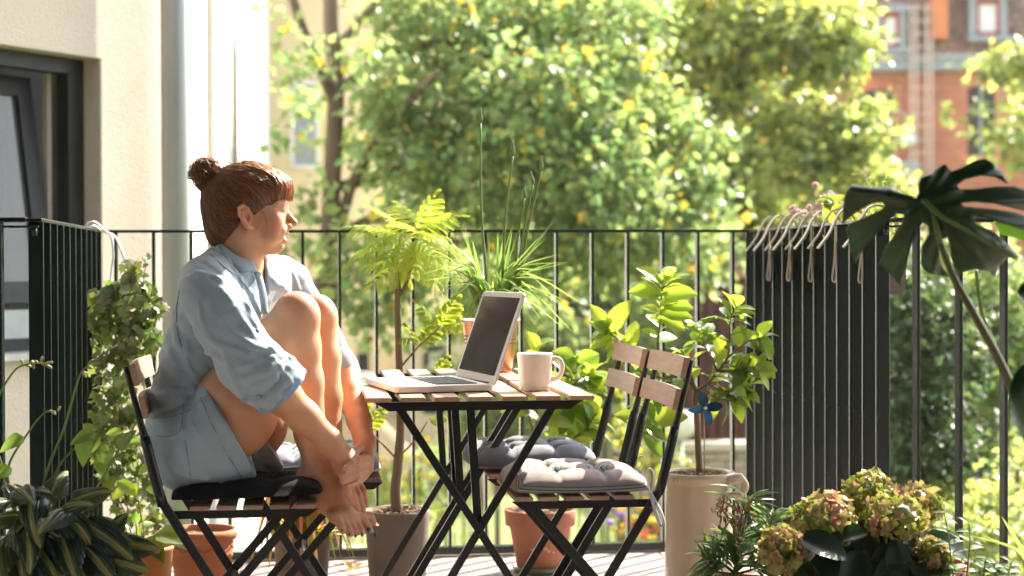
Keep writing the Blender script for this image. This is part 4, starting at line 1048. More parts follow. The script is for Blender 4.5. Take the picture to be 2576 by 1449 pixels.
# ------------------------------------------------------------------ smooth solid modelling on a grid
class Field:
    def __init__(s, lo, hi, h):
        s.h = h; s.lo = np.array(lo, dtype=np.float32)
        n = np.ceil((np.array(hi) - np.array(lo)) / h).astype(int) + 1
        s.ax = [s.lo[i] + h * np.arange(n[i], dtype=np.float32) for i in range(3)]
        s.f = np.full(tuple(n), 0.5, dtype=np.float32)
    def _sl(s, lo, hi):
        out = []
        for i in range(3):
            a = int(max(0, math.floor((lo[i] - s.lo[i]) / s.h))); b = int(min(len(s.ax[i]), math.ceil((hi[i] - s.lo[i]) / s.h) + 1))
            if b <= a: return None
            out.append(slice(a, b))
        return tuple(out)
    def _grid(s, sl):
        return (s.ax[0][sl[0]][:, None, None], s.ax[1][sl[1]][None, :, None], s.ax[2][sl[2]][None, None, :])
    def _apply(s, sl, d, k, op):
        a = s.f[sl]
        if op == 'sub':
            d = -d
            h = np.clip(0.5 - 0.5 * (a - d) / k, 0, 1); s.f[sl] = a * (1 - h) + d * h + k * h * (1 - h); return
        h = np.clip(0.5 + 0.5 * (a - d) / k, 0, 1)
        s.f[sl] = a * (1 - h) + d * h - k * h * (1 - h)
    def cone(s, a, b, ra, rb, k=0.01, op='add', wide=None, ws=1.0):
        a = np.array(a[:], dtype=np.float32); b = np.array(b[:], dtype=np.float32); r = max(ra, rb) * max(1, ws)
        mg = r + k * 1.5 + 0.01
        sl = s._sl(np.minimum(a, b) - mg, np.maximum(a, b) + mg)
        if sl is None: return s
        X, Y, Z = s._grid(sl); d = b - a; L2 = float(d @ d) + 1e-12
        px, py, pz = X - a[0], Y - a[1], Z - a[2]
        t = np.clip((px * d[0] + py * d[1] + pz * d[2]) / L2, 0, 1)
        qx, qy, qz = px - t * d[0], py - t * d[1], pz - t * d[2]
        if wide is not None:
            w = np.array(wide, dtype=np.float32); w /= np.linalg.norm(w)
            c = qx * w[0] + qy * w[1] + qz * w[2]; g = (1 / ws - 1)
            qx = qx + g * c * w[0]; qy = qy + g * c * w[1]; qz = qz + g * c * w[2]
        D = np.sqrt(qx * qx + qy * qy + qz * qz) - (ra + (rb - ra) * t)
        s._apply(sl, D, k, op); return s
    def chain(s, pts, k=0.01, **kw):
        for (p, r), (q, r2) in zip(pts[:-1], pts[1:]): s.cone(p, q, r, r2, k, **kw)
        return s
    def ell(s, c, r, k=0.01, rot=None, op='add'):
        c = np.array(c[:], dtype=np.float32); r = np.array(r, dtype=np.float32); mg = float(r.max()) + k * 1.5 + 0.01
        sl = s._sl(c - mg, c + mg)
        if sl is None: return s
        X, Y, Z = s._grid(sl); px, py, pz = X - c[0], Y - c[1], Z - c[2]
        if rot is not None:
            m = np.array(rot, dtype=np.float32)       # columns: local axes
            px, py, pz = (m[0, 0] * px + m[1, 0] * py + m[2, 0] * pz, m[0, 1] * px + m[1, 1] * py + m[2, 1] * pz, m[0, 2] * px + m[1, 2] * py + m[2, 2] * pz)
        k0 = np.sqrt((px / r[0]) ** 2 + (py / r[1]) ** 2 + (pz / r[2]) ** 2) + 1e-6
        k1 = np.sqrt((px / r[0] ** 2) ** 2 + (py / r[1] ** 2) ** 2 + (pz / r[2] ** 2) ** 2) + 1e-6
        s._apply(sl, (k0 * (k0 - 1) / k1).astype(np.float32), k, op); return s
    def cut(s, p, n, k=0.003):
        """keep the side the normal points away from"""
        sl = tuple(slice(0, len(a)) for a in s.ax); X, Y, Z = s._grid(sl)
        n = Vector(n).normalized(); D = (X - p[0]) * n[0] + (Y - p[1]) * n[1] + (Z - p[2]) * n[2]
        s.f = np.maximum(s.f, D); return s
    def at(s, p):
        i = [int(round((p[j] - s.lo[j]) / s.h)) for j in range(3)]
        for j in range(3):
            if i[j] < 0 or i[j] >= s.f.shape[j]: return 0.5
        return s.f[i[0], i[1], i[2]]
    def hit(s, px, py, back=False):
        """where the sight line meets the surface"""
        d = ray(px, py); y0, y1 = s.ax[1][0], s.ax[1][-1]; n = 260
        seq = range(n) if not back else range(n, -1, -1)
        for i in seq:
            Y = y0 + (y1 - y0) * i / n; p = EYE + d * (Y / d.y)
            if s.at(p) < 0: return p
        return None
    def mesh(s, name, smooth_it=1):
        f = s.f; nx, ny, nz = f.shape; ins = f < 0
        c = np.zeros((nx - 1, ny - 1, nz - 1), dtype=np.int8)
        for dx in (0, 1):
            for dy in (0, 1):
                for dz in (0, 1): c += ins[dx:nx - 1 + dx, dy:ny - 1 + dy, dz:nz - 1 + dz]
        act = (c > 0) & (c < 8); I, J, Kk = np.nonzero(act)
        idx = np.full(act.shape, -1, dtype=np.int32); idx[I, J, Kk] = np.arange(len(I))
        acc = np.zeros((len(I), 3), dtype=np.float64); cnt = np.zeros(len(I))
        co = [(a, b, c_) for a in (0, 1) for b in (0, 1) for c_ in (0, 1)]
        for a in co:
            for ax in range(3):
                if a[ax] == 1: continue
                b = list(a); b[ax] = 1
                fa = f[I + a[0], J + a[1], Kk + a[2]]; fb = f[I + b[0], J + b[1], Kk + b[2]]
                m = (fa < 0) != (fb < 0); t = np.where(m, fa / np.where(fa == fb, 1, fa - fb), 0)
                p = np.array(a, dtype=np.float64)[None].repeat(len(I), 0); p[:, ax] = t
                acc[m] += p[m]; cnt[m] += 1
        V = (acc / cnt[:, None] + np.stack([I, J, Kk], 1)) * s.h + s.lo
        quads = []
        for ax in range(3):
            o1, o2 = [(1, 2), (2, 0), (0, 1)][ax]
            sl0 = [slice(1, n - 1) for n in f.shape]; sl1 = list(sl0)
            sl0[ax] = slice(0, f.shape[ax] - 1); sl1[ax] = slice(1, f.shape[ax])
            a, b = ins[tuple(sl0)], ins[tuple(sl1)]; E = np.argwhere(a != b)
            if not len(E): continue
            flip = a[tuple(E.T)]
            base = E.copy(); 
            for q in range(3):
                if q != ax: base[:, q] += 1
            def g(d1_, d2_):
                v = base.copy(); v[:, o1] += d1_; v[:, o2] += d2_; return idx[v[:, 0], v[:, 1], v[:, 2]]
            q = np.stack([g(-1, -1), g(0, -1), g(0, 0), g(-1, 0)], 1)
            q[~flip] = q[~flip][:, ::-1]; quads.append(q)
        Q = np.vstack(quads); Q = Q[(Q >= 0).all(1)]
        for _ in range(smooth_it):      # gentle Laplacian
            sm = np.zeros_like(V); n_ = np.zeros(len(V))
            for a, b in ((0, 1), (1, 2), (2, 3), (3, 0)):
                np.add.at(sm, Q[:, a], V[Q[:, b]]); np.add.at(n_, Q[:, a], 1); np.add.at(sm, Q[:, b], V[Q[:, a]]); np.add.at(n_, Q[:, b], 1)
            V = V * 0.5 + 0.5 * sm / np.maximum(n_, 1)[:, None]
        return np_mesh(name, V, Q, smooth=True)

# ------------------------------------------------------------------ the woman
MT['denim'] = mat('washed light blue chambray', (0.315, 0.385, 0.44), rough=0.9, col2=(0.235, 0.30, 0.36), nscale=9, sheen=0.25, spec=0.15, bump=(0.5, 0.0012), bscale=260, nz=(0.3, 0.7), namt=0.75)
MT['denim2'] = mat('washed denim shorts', (0.28, 0.355, 0.405), rough=0.9, col2=(0.21, 0.275, 0.325), nscale=8, sheen=0.25, spec=0.15, bump=(0.5, 0.0012), bscale=300, nz=(0.3, 0.7), namt=0.75)
MT['denimd'] = mat('darker inner collar chambray', (0.20, 0.28, 0.40), rough=0.9, col2=(0.27, 0.36, 0.48), nscale=60, spec=0.15)
MT['hair'] = mat('auburn hair', (0.185, 0.070, 0.025), rough=0.38, col2=(0.075, 0.028, 0.012), nscale=30, spec=0.6, island=0.7)
MT['hairin'] = mat('shade dark hair body', (0.045, 0.018, 0.009), rough=0.55, col2=(0.06, 0.022, 0.010), nscale=60, spec=0.4)  # darkened so bare areas under the strands read as shade
MT['hairl'] = mat('sunlit copper hair strand', (0.42, 0.20, 0.075), rough=0.4, col2=(0.26, 0.105, 0.035), nscale=40, spec=0.6, island=0.35, trans=0.25, tcol=(0.6, 0.25, 0.08))  # lighter tone carries the sunlight on crown and fringe
MT['nail'] = mat('petrol nail polish', (0.02, 0.10, 0.11), rough=0.15, spec=0.7)
MT['teeth'] = mat('teeth', (0.75, 0.70, 0.62), rough=0.25)
MT['lash'] = mat('dark lashes', (0.02, 0.012, 0.01), rough=0.6)
MT['brow'] = mat('brow hair', (0.22, 0.10, 0.045), rough=0.8)
MT['button'] = mat('horn button', (0.25, 0.22, 0.18), rough=0.35)
def skin_extra(m, N, L, b, tc, co):
    # fine freckles and painted attributes for lips and flushed places
    vo = N.new('ShaderNodeTexNoise'); vo.inputs['Scale'].default_value = 300; vo.inputs['Detail'].default_value = 1
    L.new(tc.outputs['Object'], vo.inputs['Vector'])
    rp = N.new('ShaderNodeValToRGB'); rp.color_ramp.elements[0].position = 0.66; rp.color_ramp.elements[1].position = 0.74
    rp.color_ramp.elements[0].color = (0, 0, 0, 1); rp.color_ramp.elements[1].color = (1, 1, 1, 1); L.new(vo.outputs['Fac'], rp.inputs['Fac'])
    mf = N.new('ShaderNodeMath'); mf.operation = 'MULTIPLY'; mf.inputs[1].default_value = 0.22; L.new(rp.outputs['Color'], mf.inputs[0])
    m1 = N.new('ShaderNodeMix'); m1.data_type = 'RGBA'; m1.inputs['B'].default_value = (0.30, 0.13, 0.07, 1)
    L.new(mf.outputs[0], m1.inputs['Factor']); L.new(co, m1.inputs['A'])
    at1 = N.new('ShaderNodeAttribute'); at1.attribute_name = 'flush'
    m2 = N.new('ShaderNodeMix'); m2.data_type = 'RGBA'; m2.inputs['B'].default_value = (0.56, 0.20, 0.125, 1)
    L.new(at1.outputs['Fac'], m2.inputs['Factor']); L.new(m1.outputs['Result'], m2.inputs['A'])
    at2 = N.new('ShaderNodeAttribute'); at2.attribute_name = 'lips'
    m3 = N.new('ShaderNodeMix'); m3.data_type = 'RGBA'; m3.inputs['B'].default_value = (0.42, 0.10, 0.075, 1)
    L.new(at2.outputs['Fac'], m3.inputs['Factor']); L.new(m2.outputs['Result'], m3.inputs['A'])
    L.new(m3.outputs['Result'], b.inputs['Base Color'])
MT['skin'] = mat('skin', (0.54, 0.285, 0.165), rough=0.44, col2=(0.46, 0.225, 0.125), nscale=22, sss=0.35, spec=0.42, bump=(0.15, 0.0006), bscale=500, extra=skin_extra)

seatP = P(470, 1200, Y=4.18)
wom = thing('person', (seatP.x, seatP.y, 0.47), 'smiling woman with auburn bun, pale blue shirt and denim shorts, knees drawn up on chair', 'person')
lo = (P(350, 700, Y=4.2).x, 3.86, P(400, 1375, Y=4.0).z); hi = (P(965, 700, Y=4.2).x, 4.56, P(400, 395, Y=4.2).z)
def q(px, py, Y, r): return (P(px, py, Y=Y), r)
SH = Vector((0.46, 0.89, 0))          # across the shoulders
body = Field(lo, hi, 0.0031)
# torso (mostly under the shirt)
body.cone(P(578, 745, Y=4.20), P(498, 920, Y=4.20), 0.090, 0.078, 0.03, wide=SH, ws=1.35)
body.cone(P(495, 920, Y=4.20), P(468, 1110, Y=4.19), 0.078, 0.085, 0.03, wide=(0, 1, 0), ws=1.35)
body.chain([q(520, 715, 4.07, 0.05), q(590, 690, 4.20, 0.055), q(700, 705, 4.34, 0.048)], 0.03)
# legs
NH, NK, NA = P(478, 1118, Y=4.11), P(742, 800, Y=4.13), P(800, 1178, Y=4.12)
body.chain([q(478, 1118, 4.11, 0.090), q(590, 1010, 4.10, 0.085), q(690, 880, 4.12, 0.066), q(742, 797, 4.13, 0.053)], 0.03)
body.ell(P(612, 1058, Y=4.10), (0.075, 0.07, 0.10), 0.03, rot=Matrix.Rotation(R(32), 3, 'Y'))
body.ell(P(748, 778, Y=4.125), (0.044, 0.045, 0.040), 0.02)                        # knee cap
body.chain([q(748, 805, 4.13, 0.053), q(752, 880, 4.13, 0.050), q(762, 960, 4.13, 0.047), q(782, 1090, 4.13, 0.037), q(800, 1178, 4.12, 0.034)], 0.02)
body.cone(P(735, 880, Y=4.14), P(752, 990, Y=4.14), 0.042, 0.036, 0.03)            # calf
body.chain([q(492, 1118, 4.29, 0.090), q(600, 1010, 4.29, 0.083), q(720, 880, 4.29, 0.066), q(795, 800, 4.29, 0.050)], 0.02)
body.ell(P(640, 1075, Y=4.28), (0.08, 0.065, 0.09), 0.02, rot=Matrix.Rotation(R(32), 3, 'Y'))
body.ell(P(800, 782, Y=4.285), (0.038, 0.042, 0.040), 0.02)
body.chain([q(797, 805, 4.29, 0.050), q(806, 900, 4.28, 0.049), q(815, 1000, 4.27, 0.044), q(822, 1100, 4.25, 0.035), q(826, 1185, 4.22, 0.033)], 0.015)
# feet
for (dx, dy, dY, sc) in ((0, 0, 0, 1.0), (22, 6, 0.105, 1.0)):
    o = lambda px, py, Y: P(px + dx, py + dy, Y=Y + dY)
    body.ell(o(777, 1203, 4.135), (0.032, 0.031, 0.030), 0.02)
    body.chain([(o(800, 1180, 4.12), 0.033), (o(822, 1225, 4.12), 0.034), (o(862, 1282, 4.115), 0.024)], 0.018, wide=(0, 1, 0), ws=1.15)
    body.chain([(o(785, 1212, 4.12), 0.026), (o(820, 1262, 4.11), 0.024), (o(848, 1297, 4.10), 0.018)], 0.02, wide=(0, 1, 0), ws=1.3)
    body.chain([(o(842, 1298, 4.075), 0.017), (o(872, 1303, 4.11), 0.018), (o(902, 1300, 4.145), 0.020)], 0.015)
    toes = [((845, 1302, 4.07), (858, 1325, 4.06), (862, 1336, 4.06), 0.0095), ((860, 1306, 4.085), (876, 1334, 4.075), (880, 1345, 4.075), 0.010), ((875, 1308, 4.10), (892, 1338, 4.09), (896, 1350, 4.09), 0.0105),
            ((888, 1306, 4.118), (906, 1334, 4.108), (911, 1347, 4.108), 0.0110), ((903, 1302, 4.142), (920, 1326, 4.14), (927, 1338, 4.138), 0.0150)]
    for a, b_, c_, r_ in toes: body.cone(o(*a), o(*b_), r_ * 1.1, r_ * 0.92, 0.007); body.cone(o(*b_), o(*c_), r_ * 0.95, r_ * 0.88, 0.004)
    for sx, Yk in ((0, 4.085), (6, 4.155)): body.ell(o(800 + sx, 1186, Yk), (0.013, 0.012, 0.014), 0.012)     # ankle bones
# arms
body.chain([q(512, 722, 4.03, 0.050), q(580, 830, 3.98, 0.044), q(655, 940, 3.95, 0.040)], 0.02)
body.chain([q(655, 940, 3.95, 0.042), q(705, 990, 3.97, 0.043), q(765, 1050, 4.00, 0.036), q(830, 1112, 4.035, 0.028), q(866, 1150, 4.05, 0.0245)], 0.02)
body.chain([q(718, 715, 4.37, 0.048), q(790, 830, 4.42, 0.042), q(862, 930, 4.42, 0.038)], 0.015)
body.chain([q(862, 930, 4.42, 0.039), q(880, 990, 4.37, 0.037), q(904, 1060, 4.29, 0.030), q(918, 1120, 4.20, 0.0245)], 0.012)
# near hand, hanging over the ankle
body.cone(P(866, 1150, Y=4.05), P(880, 1200, Y=4.08), 0.025, 0.024, 0.012, wide=(0.3, 1, 0), ws=1.35)
for pts, r_ in (([(870, 1208, 4.05), (874, 1240, 4.035), (886, 1266, 4.045)], .0088), ([(878, 1212, 4.065), (888, 1248, 4.045), (901, 1280, 4.055)], .0092),
                ([(888, 1212, 4.085), (903, 1248, 4.065), (914, 1282, 4.075)], .0090), ([(895, 1205, 4.105), (914, 1236, 4.09), (921, 1266, 4.10)], .0084), ([(868, 1178, 4.10), (892, 1205, 4.13), (912, 1228, 4.14)], .010)):
    body.chain([(P(*pts[0][:2], Y=pts[0][2]), r_ * 1.08), (P(*pts[1][:2], Y=pts[1][2]), r_), (P(*pts[2][:2], Y=pts[2][2]), r_ * 0.82)], 0.005)
# far hand clasping the near wrist
body.cone(P(918, 1120, Y=4.20), P(914, 1172, Y=4.135), 0.025, 0.026, 0.012, wide=(0.2, 0.7, 0.7), ws=1.3)
for pts, r_ in (([(922, 1150, 4.12), (898, 1158, 4.035), (868, 1178, 4.005)], .0090), ([(924, 1168, 4.12), (896, 1178, 4.03), (862, 1197, 4.00)], .0094),
                ([(922, 1186, 4.12), (896, 1197, 4.035), (862, 1212, 4.008)], .0090), ([(916, 1200, 4.12), (898, 1213, 4.05), (872, 1224, 4.022)], .0080), ([(906, 1126, 4.15), (890, 1138, 4.06), (884, 1160, 4.02)], .0108)):
    body.chain([(P(*pts[0][:2], Y=pts[0][2]), r_ * 1.1), (P(*pts[1][:2], Y=pts[1][2]), r_), (P(*pts[2][:2], Y=pts[2][2]), r_ * 0.85)], 0.004)
# neck and head
HC = P(613, 548, Y=4.17); th = R(5); pit = R(-3)
hf = Vector((math.cos(th), math.sin(th), 0)); hl = Vector((-math.sin(th), math.cos(th), 0))
HR = Matrix.Rotation(th, 3, 'Z') @ Matrix.Rotation(pit, 3, 'Y')      # local x forward, y to her left (away), z up; a little bowed
def H(x, y, z): return HC + HR @ Vector((x, y, z))
body.chain([(P(586, 700, Y=4.20), 0.058), (P(596, 640, Y=4.185), 0.052), (H(-0.018, 0, -0.03), 0.054)], 0.03)
body.ell(H(-0.002, 0, 0.042), (0.086, 0.070, 0.075), 0.02, rot=HR)
body.ell(H(0.036, 0, 0.004), (0.064, 0.055, 0.072), 0.025, rot=HR)
body.cone(H(0.0, -0.046, -0.036), H(0.064, -0.010, -0.070), 0.019, 0.015, 0.02); body.cone(H(0.0, 0.046, -0.036), H(0.064, 0.010, -0.070), 0.019, 0.015, 0.02)
body.cone(H(0.072, -0.014, -0.052), H(0.072, 0.014, -0.052), 0.016, 0.016, 0.010)
body.cone(H(0.060, -0.034, -0.050), H(0.060, 0.034, -0.050), 0.020, 0.020, 0.016)
body.ell(H(0.077, 0, -0.073), (0.017, 0.019, 0.014), 0.012, rot=HR)                 # chin
body.cone(H(0.02, 0, -0.066), H(0.062, 0, -0.072), 0.024, 0.014, 0.02)
for s_ in (-1, 1):
    body.ell(H(0.064, s_ * 0.034, -0.016), (0.026, 0.023, 0.028), 0.024, rot=HR)     # cheeks, lifted by the smile
    body.cone(H(0.091, s_ * 0.008, 0.034), H(0.077, s_ * 0.040, 0.033), 0.009, 0.008, 0.014)   # brow
    body.ell(H(0.105, s_ * 0.029, 0.017), (0.010, 0.013, 0.010), 0.006, rot=HR, op='sub')
    body.ell(H(0.0805, s_ * 0.030, 0.0145), (0.0125, 0.0125, 0.0115), 0.004, rot=HR)           # closed-up eye
    body.ell(H(0.1045, s_ * 0.0115, -0.0250), (0.0085, 0.0062, 0.0068), 0.005, rot=HR)         # nostril wing
body.cone(H(0.080, 0, 0.022), H(0.088, 0, -0.022), 0.0145, 0.0145, 0.008)
body.ell(H(0.090, 0, 0.035), (0.016, 0.035, 0.03), 0.02, rot=HR)                    # forehead
body.chain([(H(0.093, 0, 0.024), 0.0075), (H(0.106, 0, 0.000), 0.0075), (H(0.1200, 0, -0.0170), 0.0085)], 0.008)
body.cone(H(0.1165, 0, -0.0195), H(0.102, 0, -0.028), 0.0078, 0.006, 0.007)
for s_ in (-1, 1):
    body.chain([(H(0.1005, 0, -0.0430), 0.0050), (H(0.0950, s_ * 0.012, -0.0425), 0.0044), (H(0.0835, s_ * 0.0245, -0.0375), 0.0032)], 0.005)
    body.chain([(H(0.0940, 0, -0.0600), 0.0062), (H(0.0895, s_ * 0.011, -0.0575), 0.0054), (H(0.0830, s_ * 0.0245, -0.0410), 0.0032)], 0.005)
    body.chain([(H(0.1065, s_ * 0.012, -0.030), 0.0035), (H(0.088, s_ * 0.029, -0.036), 0.0045), (H(0.080, s_ * 0.032, -0.054), 0.0035)], 0.014)    # smile fold
    body.cone(H(0.1020, 0, -0.0508), H(0.0865, s_ * 0.0235, -0.0415), 0.0050, 0.0032, 0.002, op='sub')
# ear (her right one shows): helix, lobe and hollow
for s_ in (-1, 1):
    def E_(x, z, o=0.0): return H(0.002 + x - z * 0.22, s_ * (0.0745 + o - x * 0.35), -0.002 + z)
    body.ell(E_(0, 0, -0.002), (0.013, 0.006, 0.024), 0.005, rot=HR)
    body.chain([(E_(0.012, 0.006, 0.002), .0032), (E_(0.011, 0.022, 0.003), .0036), (E_(0.0, 0.0305, 0.004), .0038), (E_(-0.012, 0.024, 0.006), .0038), (E_(-0.0155, 0.008, 0.007), .0036), (E_(-0.012, -0.010, 0.006), .0034), (E_(-0.004, -0.022, 0.004), .0048), (E_(0.006, -0.024, 0.001), .0055)], 0.003)
    body.ell(E_(-0.003, 0.014, -0.001), (0.013, 0.0055, 0.017), 0.003, rot=HR)
    body.ell(E_(0.003, 0.000, 0.0075), (0.0075, 0.0065, 0.013), 0.003, rot=HR, op='sub')
    body.chain([(E_(-0.007, 0.016, 0.004), .0025), (E_(-0.0085, 0.0, 0.006), .0028), (E_(-0.003, -0.013, 0.005), .003)], 0.003)
    body.ell(E_(0.0115, -0.003, 0.003), (0.004, 0.0035, 0.005), 0.003, rot=HR)
me = body.mesh('body', 1)
Vb = np.empty(len(me.vertices) * 3, dtype=np.float32); me.vertices.foreach_get('co', Vb); Vb = Vb.reshape(-1, 3)
def att(me, nm, spots):
    w = np.zeros(len(Vb), dtype=np.float32)
    for c, r_, a in spots: w = np.maximum(w, a * np.exp(-((((Vb - np.array(c[:])) ** 2).sum(1)) / (r_ * r_)) ** 1.5))
    A = me.attributes.new(nm, 'FLOAT', 'POINT'); A.data.foreach_set('value', w)
att(me, 'flush', [(H(0.072, -0.050, -0.018), 0.028, 0.55), (H(0.12, 0, -0.02), 0.012, 0.6), (H(0.0, -0.075, 0.0), 0.035, 0.6), (P(748, 770, Y=4.09), 0.05, 0.35), (P(800, 775, Y=4.25), 0.05, 0.35),
    (P(885, 1335, Y=4.07), 0.03, 0.3), (P(925, 1335, Y=4.18), 0.04, 0.3), (P(880, 1200, Y=4.03), 0.06, 0.2), (P(915, 1170, Y=4.1), 0.05, 0.2), (P(768, 1222, Y=4.10), 0.03, 0.3)])
att(me, 'lips', [(H(0.1035, 0, -0.0430), 0.0075, 1.0), (H(0.098, -0.012, -0.0425), 0.006, 0.95), (H(0.088, -0.021, -0.0395), 0.005, 0.7), (H(0.1010, 0, -0.0615), 0.0085, 1.0), (H(0.0955, -0.011, -0.0590), 0.007, 0.95)])
me.materials.append(MT['skin']); bodyo = mesh_obj('body', me, None, wom)
# lashes, brow, teeth
m = MB(); e = []
for i in range(9):
    a = -0.85 + 1.5 * i / 8; y_ = -0.030 - 0.0128 * math.sin(a) * 1.0; x_ = 0.0805 + 0.0135 * math.cos(a)
    e.append(H(x_, y_, 0.0130 - 0.0022 * math.cos(a * 1.1)))
m.tube(e, 0.0011, 6)
for i in range(9): p = e[i]; m.tube([p, p + HR @ Vector((0.006 * math.cos(-0.85 + 1.5 * i / 8), -0.006 * math.sin(-0.85 + 1.5 * i / 8), -0.0022))], [0.0007, 0.0002], 4)
m.build('eyelashes', MT['lash'], bodyo)
m = MB()
for i in range(16): 
    t_ = i / 15; p = H(0.1005 - 0.024 * t_ * t_, -0.010 - 0.034 * t_, 0.037 + 0.004 * math.sin(PI * t_)); m.tube([p, p + HR @ Vector((-0.004, -0.006, 0.002))], [0.0013, 0.0004], 4)
m.build('eyebrow', MT['brow'], bodyo)
m = MB(); m.ell = None
tp = [H(0.0950, 0.004, -0.0500), H(0.0930, -0.008, -0.0492), H(0.0875, -0.0185, -0.0448)]
m.tube(bez(tp, 10), taper(11, 0.0040, 0.0028), 8, flat=1.1); m.build('teeth', MT['teeth'], bodyo)
# toe nails
for (px, py, Y, r_) in ((861, 1335, 4.049, .0042), (879, 1345, 4.064, .0046), (895, 1350, 4.078, .005), (911, 1347, 4.096, .0052), (927.5, 1334, 4.1215, .0085), (944, 1346, 4.224, .0080)):
    p = P(px, py, Y=Y); m = MB(); m.ball(p + Vector((0, 0.0012, 0.001)), r_ * 0.85, 10, 6, (0.75, 0.45, 0.95)); m.build('toenail', MT['nail'], bodyo)

# shirt ------------------------------------------------------------------
sh = Field(lo, (hi[0], hi[1], P(500, 560, Y=4.2).z), 0.0034)
sh.cone(P(570, 765, Y=4.20), P(504, 905, Y=4.20), 0.106, 0.085, 0.03, wide=SH, ws=1.38)
sh.cone(P(504, 905, Y=4.20), P(470, 1010, Y=4.19), 0.085, 0.080, 0.03, wide=(0, 1, 0), ws=1.5)
sh.cone(P(466, 1010, Y=4.19), P(466, 1100, Y=4.19), 0.082, 0.090, 0.035, wide=(0, 1, 0), ws=1.5)
sh.chain([q(520, 705, 4.08, 0.060), q(585, 672, 4.20, 0.058), q(690, 695, 4.34, 0.055)], 0.05)
sh.cone(P(640, 730, Y=4.26), P(640, 800, Y=4.27), 0.085, 0.085, 0.04)          # front, towards the far side
# near sleeve
sh.chain([q(526, 738, 4.04, 0.070), q(570, 820, 3.995, 0.066), q(625, 910, 3.965, 0.066), q(668, 948, 3.955, 0.062), q(694, 970, 3.962, 0.060)], 0.03)
sh.chain([q(610, 925, 3.97, 0.050), q(640, 950, 3.96, 0.052)], 0.02)
# far sleeve
sh.chain([q(722, 712, 4.37, 0.060), q(790, 830, 4.43, 0.056), q(858, 930, 4.43, 0.046)], 0.03)
sh.chain([q(848, 915, 4.43, 0.046), q(862, 940, 4.42, 0.047)], 0.01)
# cuff: thick roll, hollow towards the hand
sh.chain([q(668, 942, 3.957, 0.066), q(692, 965, 3.962, 0.068)], 0.006)
fd = (P(766, 1050, Y=4.0) - P(705, 990, Y=3.97)).normalized()
X_ = P(698, 971, Y=3.963)
slc = sh._sl(np.array([X_.x - 0.16, 3.86, X_.z - 0.14]), np.array([X_.x + 0.16, 4.052, X_.z + 0.13]))
Xg, Yg, Zg = sh._grid(slc)
D = (Xg - X_.x) * fd.x + (Yg - X_.y) * fd.y + (Zg - X_.z) * fd.z
sh.f[slc] = np.maximum(sh.f[slc], D - 0.002 - 0.006 * np.sin(Zg * 60 + Yg * 40)) + (0.0055 * np.exp(-((D + 0.036 + 0.004 * np.sin(Zg * 50)) / 0.0045) ** 2) - 0.003 * np.exp(-((D + 0.018) / 0.010) ** 2)).astype(np.float32)
sh.cone(P(716, 930, Y=3.945), P(746, 914, Y=3.95), 0.015, 0.002, 0.010, wide=(0.4, 1, 0.3), ws=1.6)
sh.cone(P(640, 990, Y=3.925), P(607, 1008, Y=3.905), 0.020, 0.002, 0.012)
sh.cone(P(655, 998, Y=3.93), P(648, 1024, Y=3.93), 0.018, 0.004, 0.012)
sh.cone(P(688, 962, Y=3.962), P(760, 1045, Y=4.0), 0.050, 0.052, 0.005, op='sub')
# folds, laid on the surface
folds = [([(448, 735), (440, 800), (447, 860), (470, 905)], .0045), ([(500, 880), (560, 905), (610, 960)], .007), ([(520, 850), (590, 880), (640, 905)], .006), ([(560, 800), (600, 850), (660, 880), (700, 890)], .006),
         ([(590, 930), (640, 915), (700, 900), (735, 905)], .007), ([(600, 960), (650, 940), (715, 930)], .006), ([(565, 890), (590, 950), (605, 985)], .006), ([(610, 985), (660, 965), (725, 935)], .005),
         ([(400, 1000), (440, 985), (500, 990), (530, 970)], .008), ([(385, 1040), (430, 1020), (490, 1015)], .007), ([(395, 960), (430, 965), (480, 955), (520, 930)], .006), ([(420, 900), (450, 940), (500, 950)], .006),
         ([(540, 700), (580, 760), (625, 830), (650, 865)], .006), ([(600, 700), (620, 770), (645, 830)], .006), ([(560, 640), (590, 680), (640, 760), (655, 790)], .005), ([(470, 700), (510, 690), (560, 705)], .004),
         ([(385, 985), (420, 1005), (470, 1000)], .006), ([(640, 930), (690, 920), (735, 925)], .006), ([(630, 870), (665, 880), (695, 875)], .005), ([(500, 760), (520, 830), (560, 880)], .005),
         ([(430, 780), (425, 860), (445, 930)], .005), ([(470, 850), (475, 920), (500, 960)], .005), ([(720, 660), (735, 690), (750, 730)], .004), ([(680, 700), (700, 720), (730, 730)], .004)]
for pts, r_ in folds:
    qq = bez([Vector((a, b_, 0)) for a, b_ in pts], 12); hits = [sh.hit(v.x, v.y) for v in qq]
    hits = [h_ + Vector((0, 0.0045, 0)) for h_ in hits if h_ is not None]
    for i_, (a, b_) in enumerate(zip(hits[:-1], hits[1:])):
        if (a - b_).length < 0.06:
            w_ = math.sin(PI * (i_ + 0.5) / len(hits)); w2 = math.sin(PI * min(1, (i_ + 1.5) / len(hits)))
            sh.cone(a, b_, r_ * (0.45 + 0.4 * w_), r_ * (0.45 + 0.4 * w2), 0.010)
# creases of the cloth everywhere
Xg, Yg, Zg = sh._grid(tuple(slice(0, n) for n in sh.f.shape))
wv = (np.sin(Zg * 95 + 2.2 * np.sin(Xg * 37 + Yg * 21) + Xg * 55) * 0.5 + np.sin(Zg * 61 - Xg * 83 + 1.7 * np.sin(Yg * 45 + Zg * 19)) * 0.6 + 0.4 * np.sin(Zg * 170 + Xg * 120 + 3 * np.sin(Yg * 60 + Xg * 33))) * 0.0016
sh.f += wv.astype(np.float32)
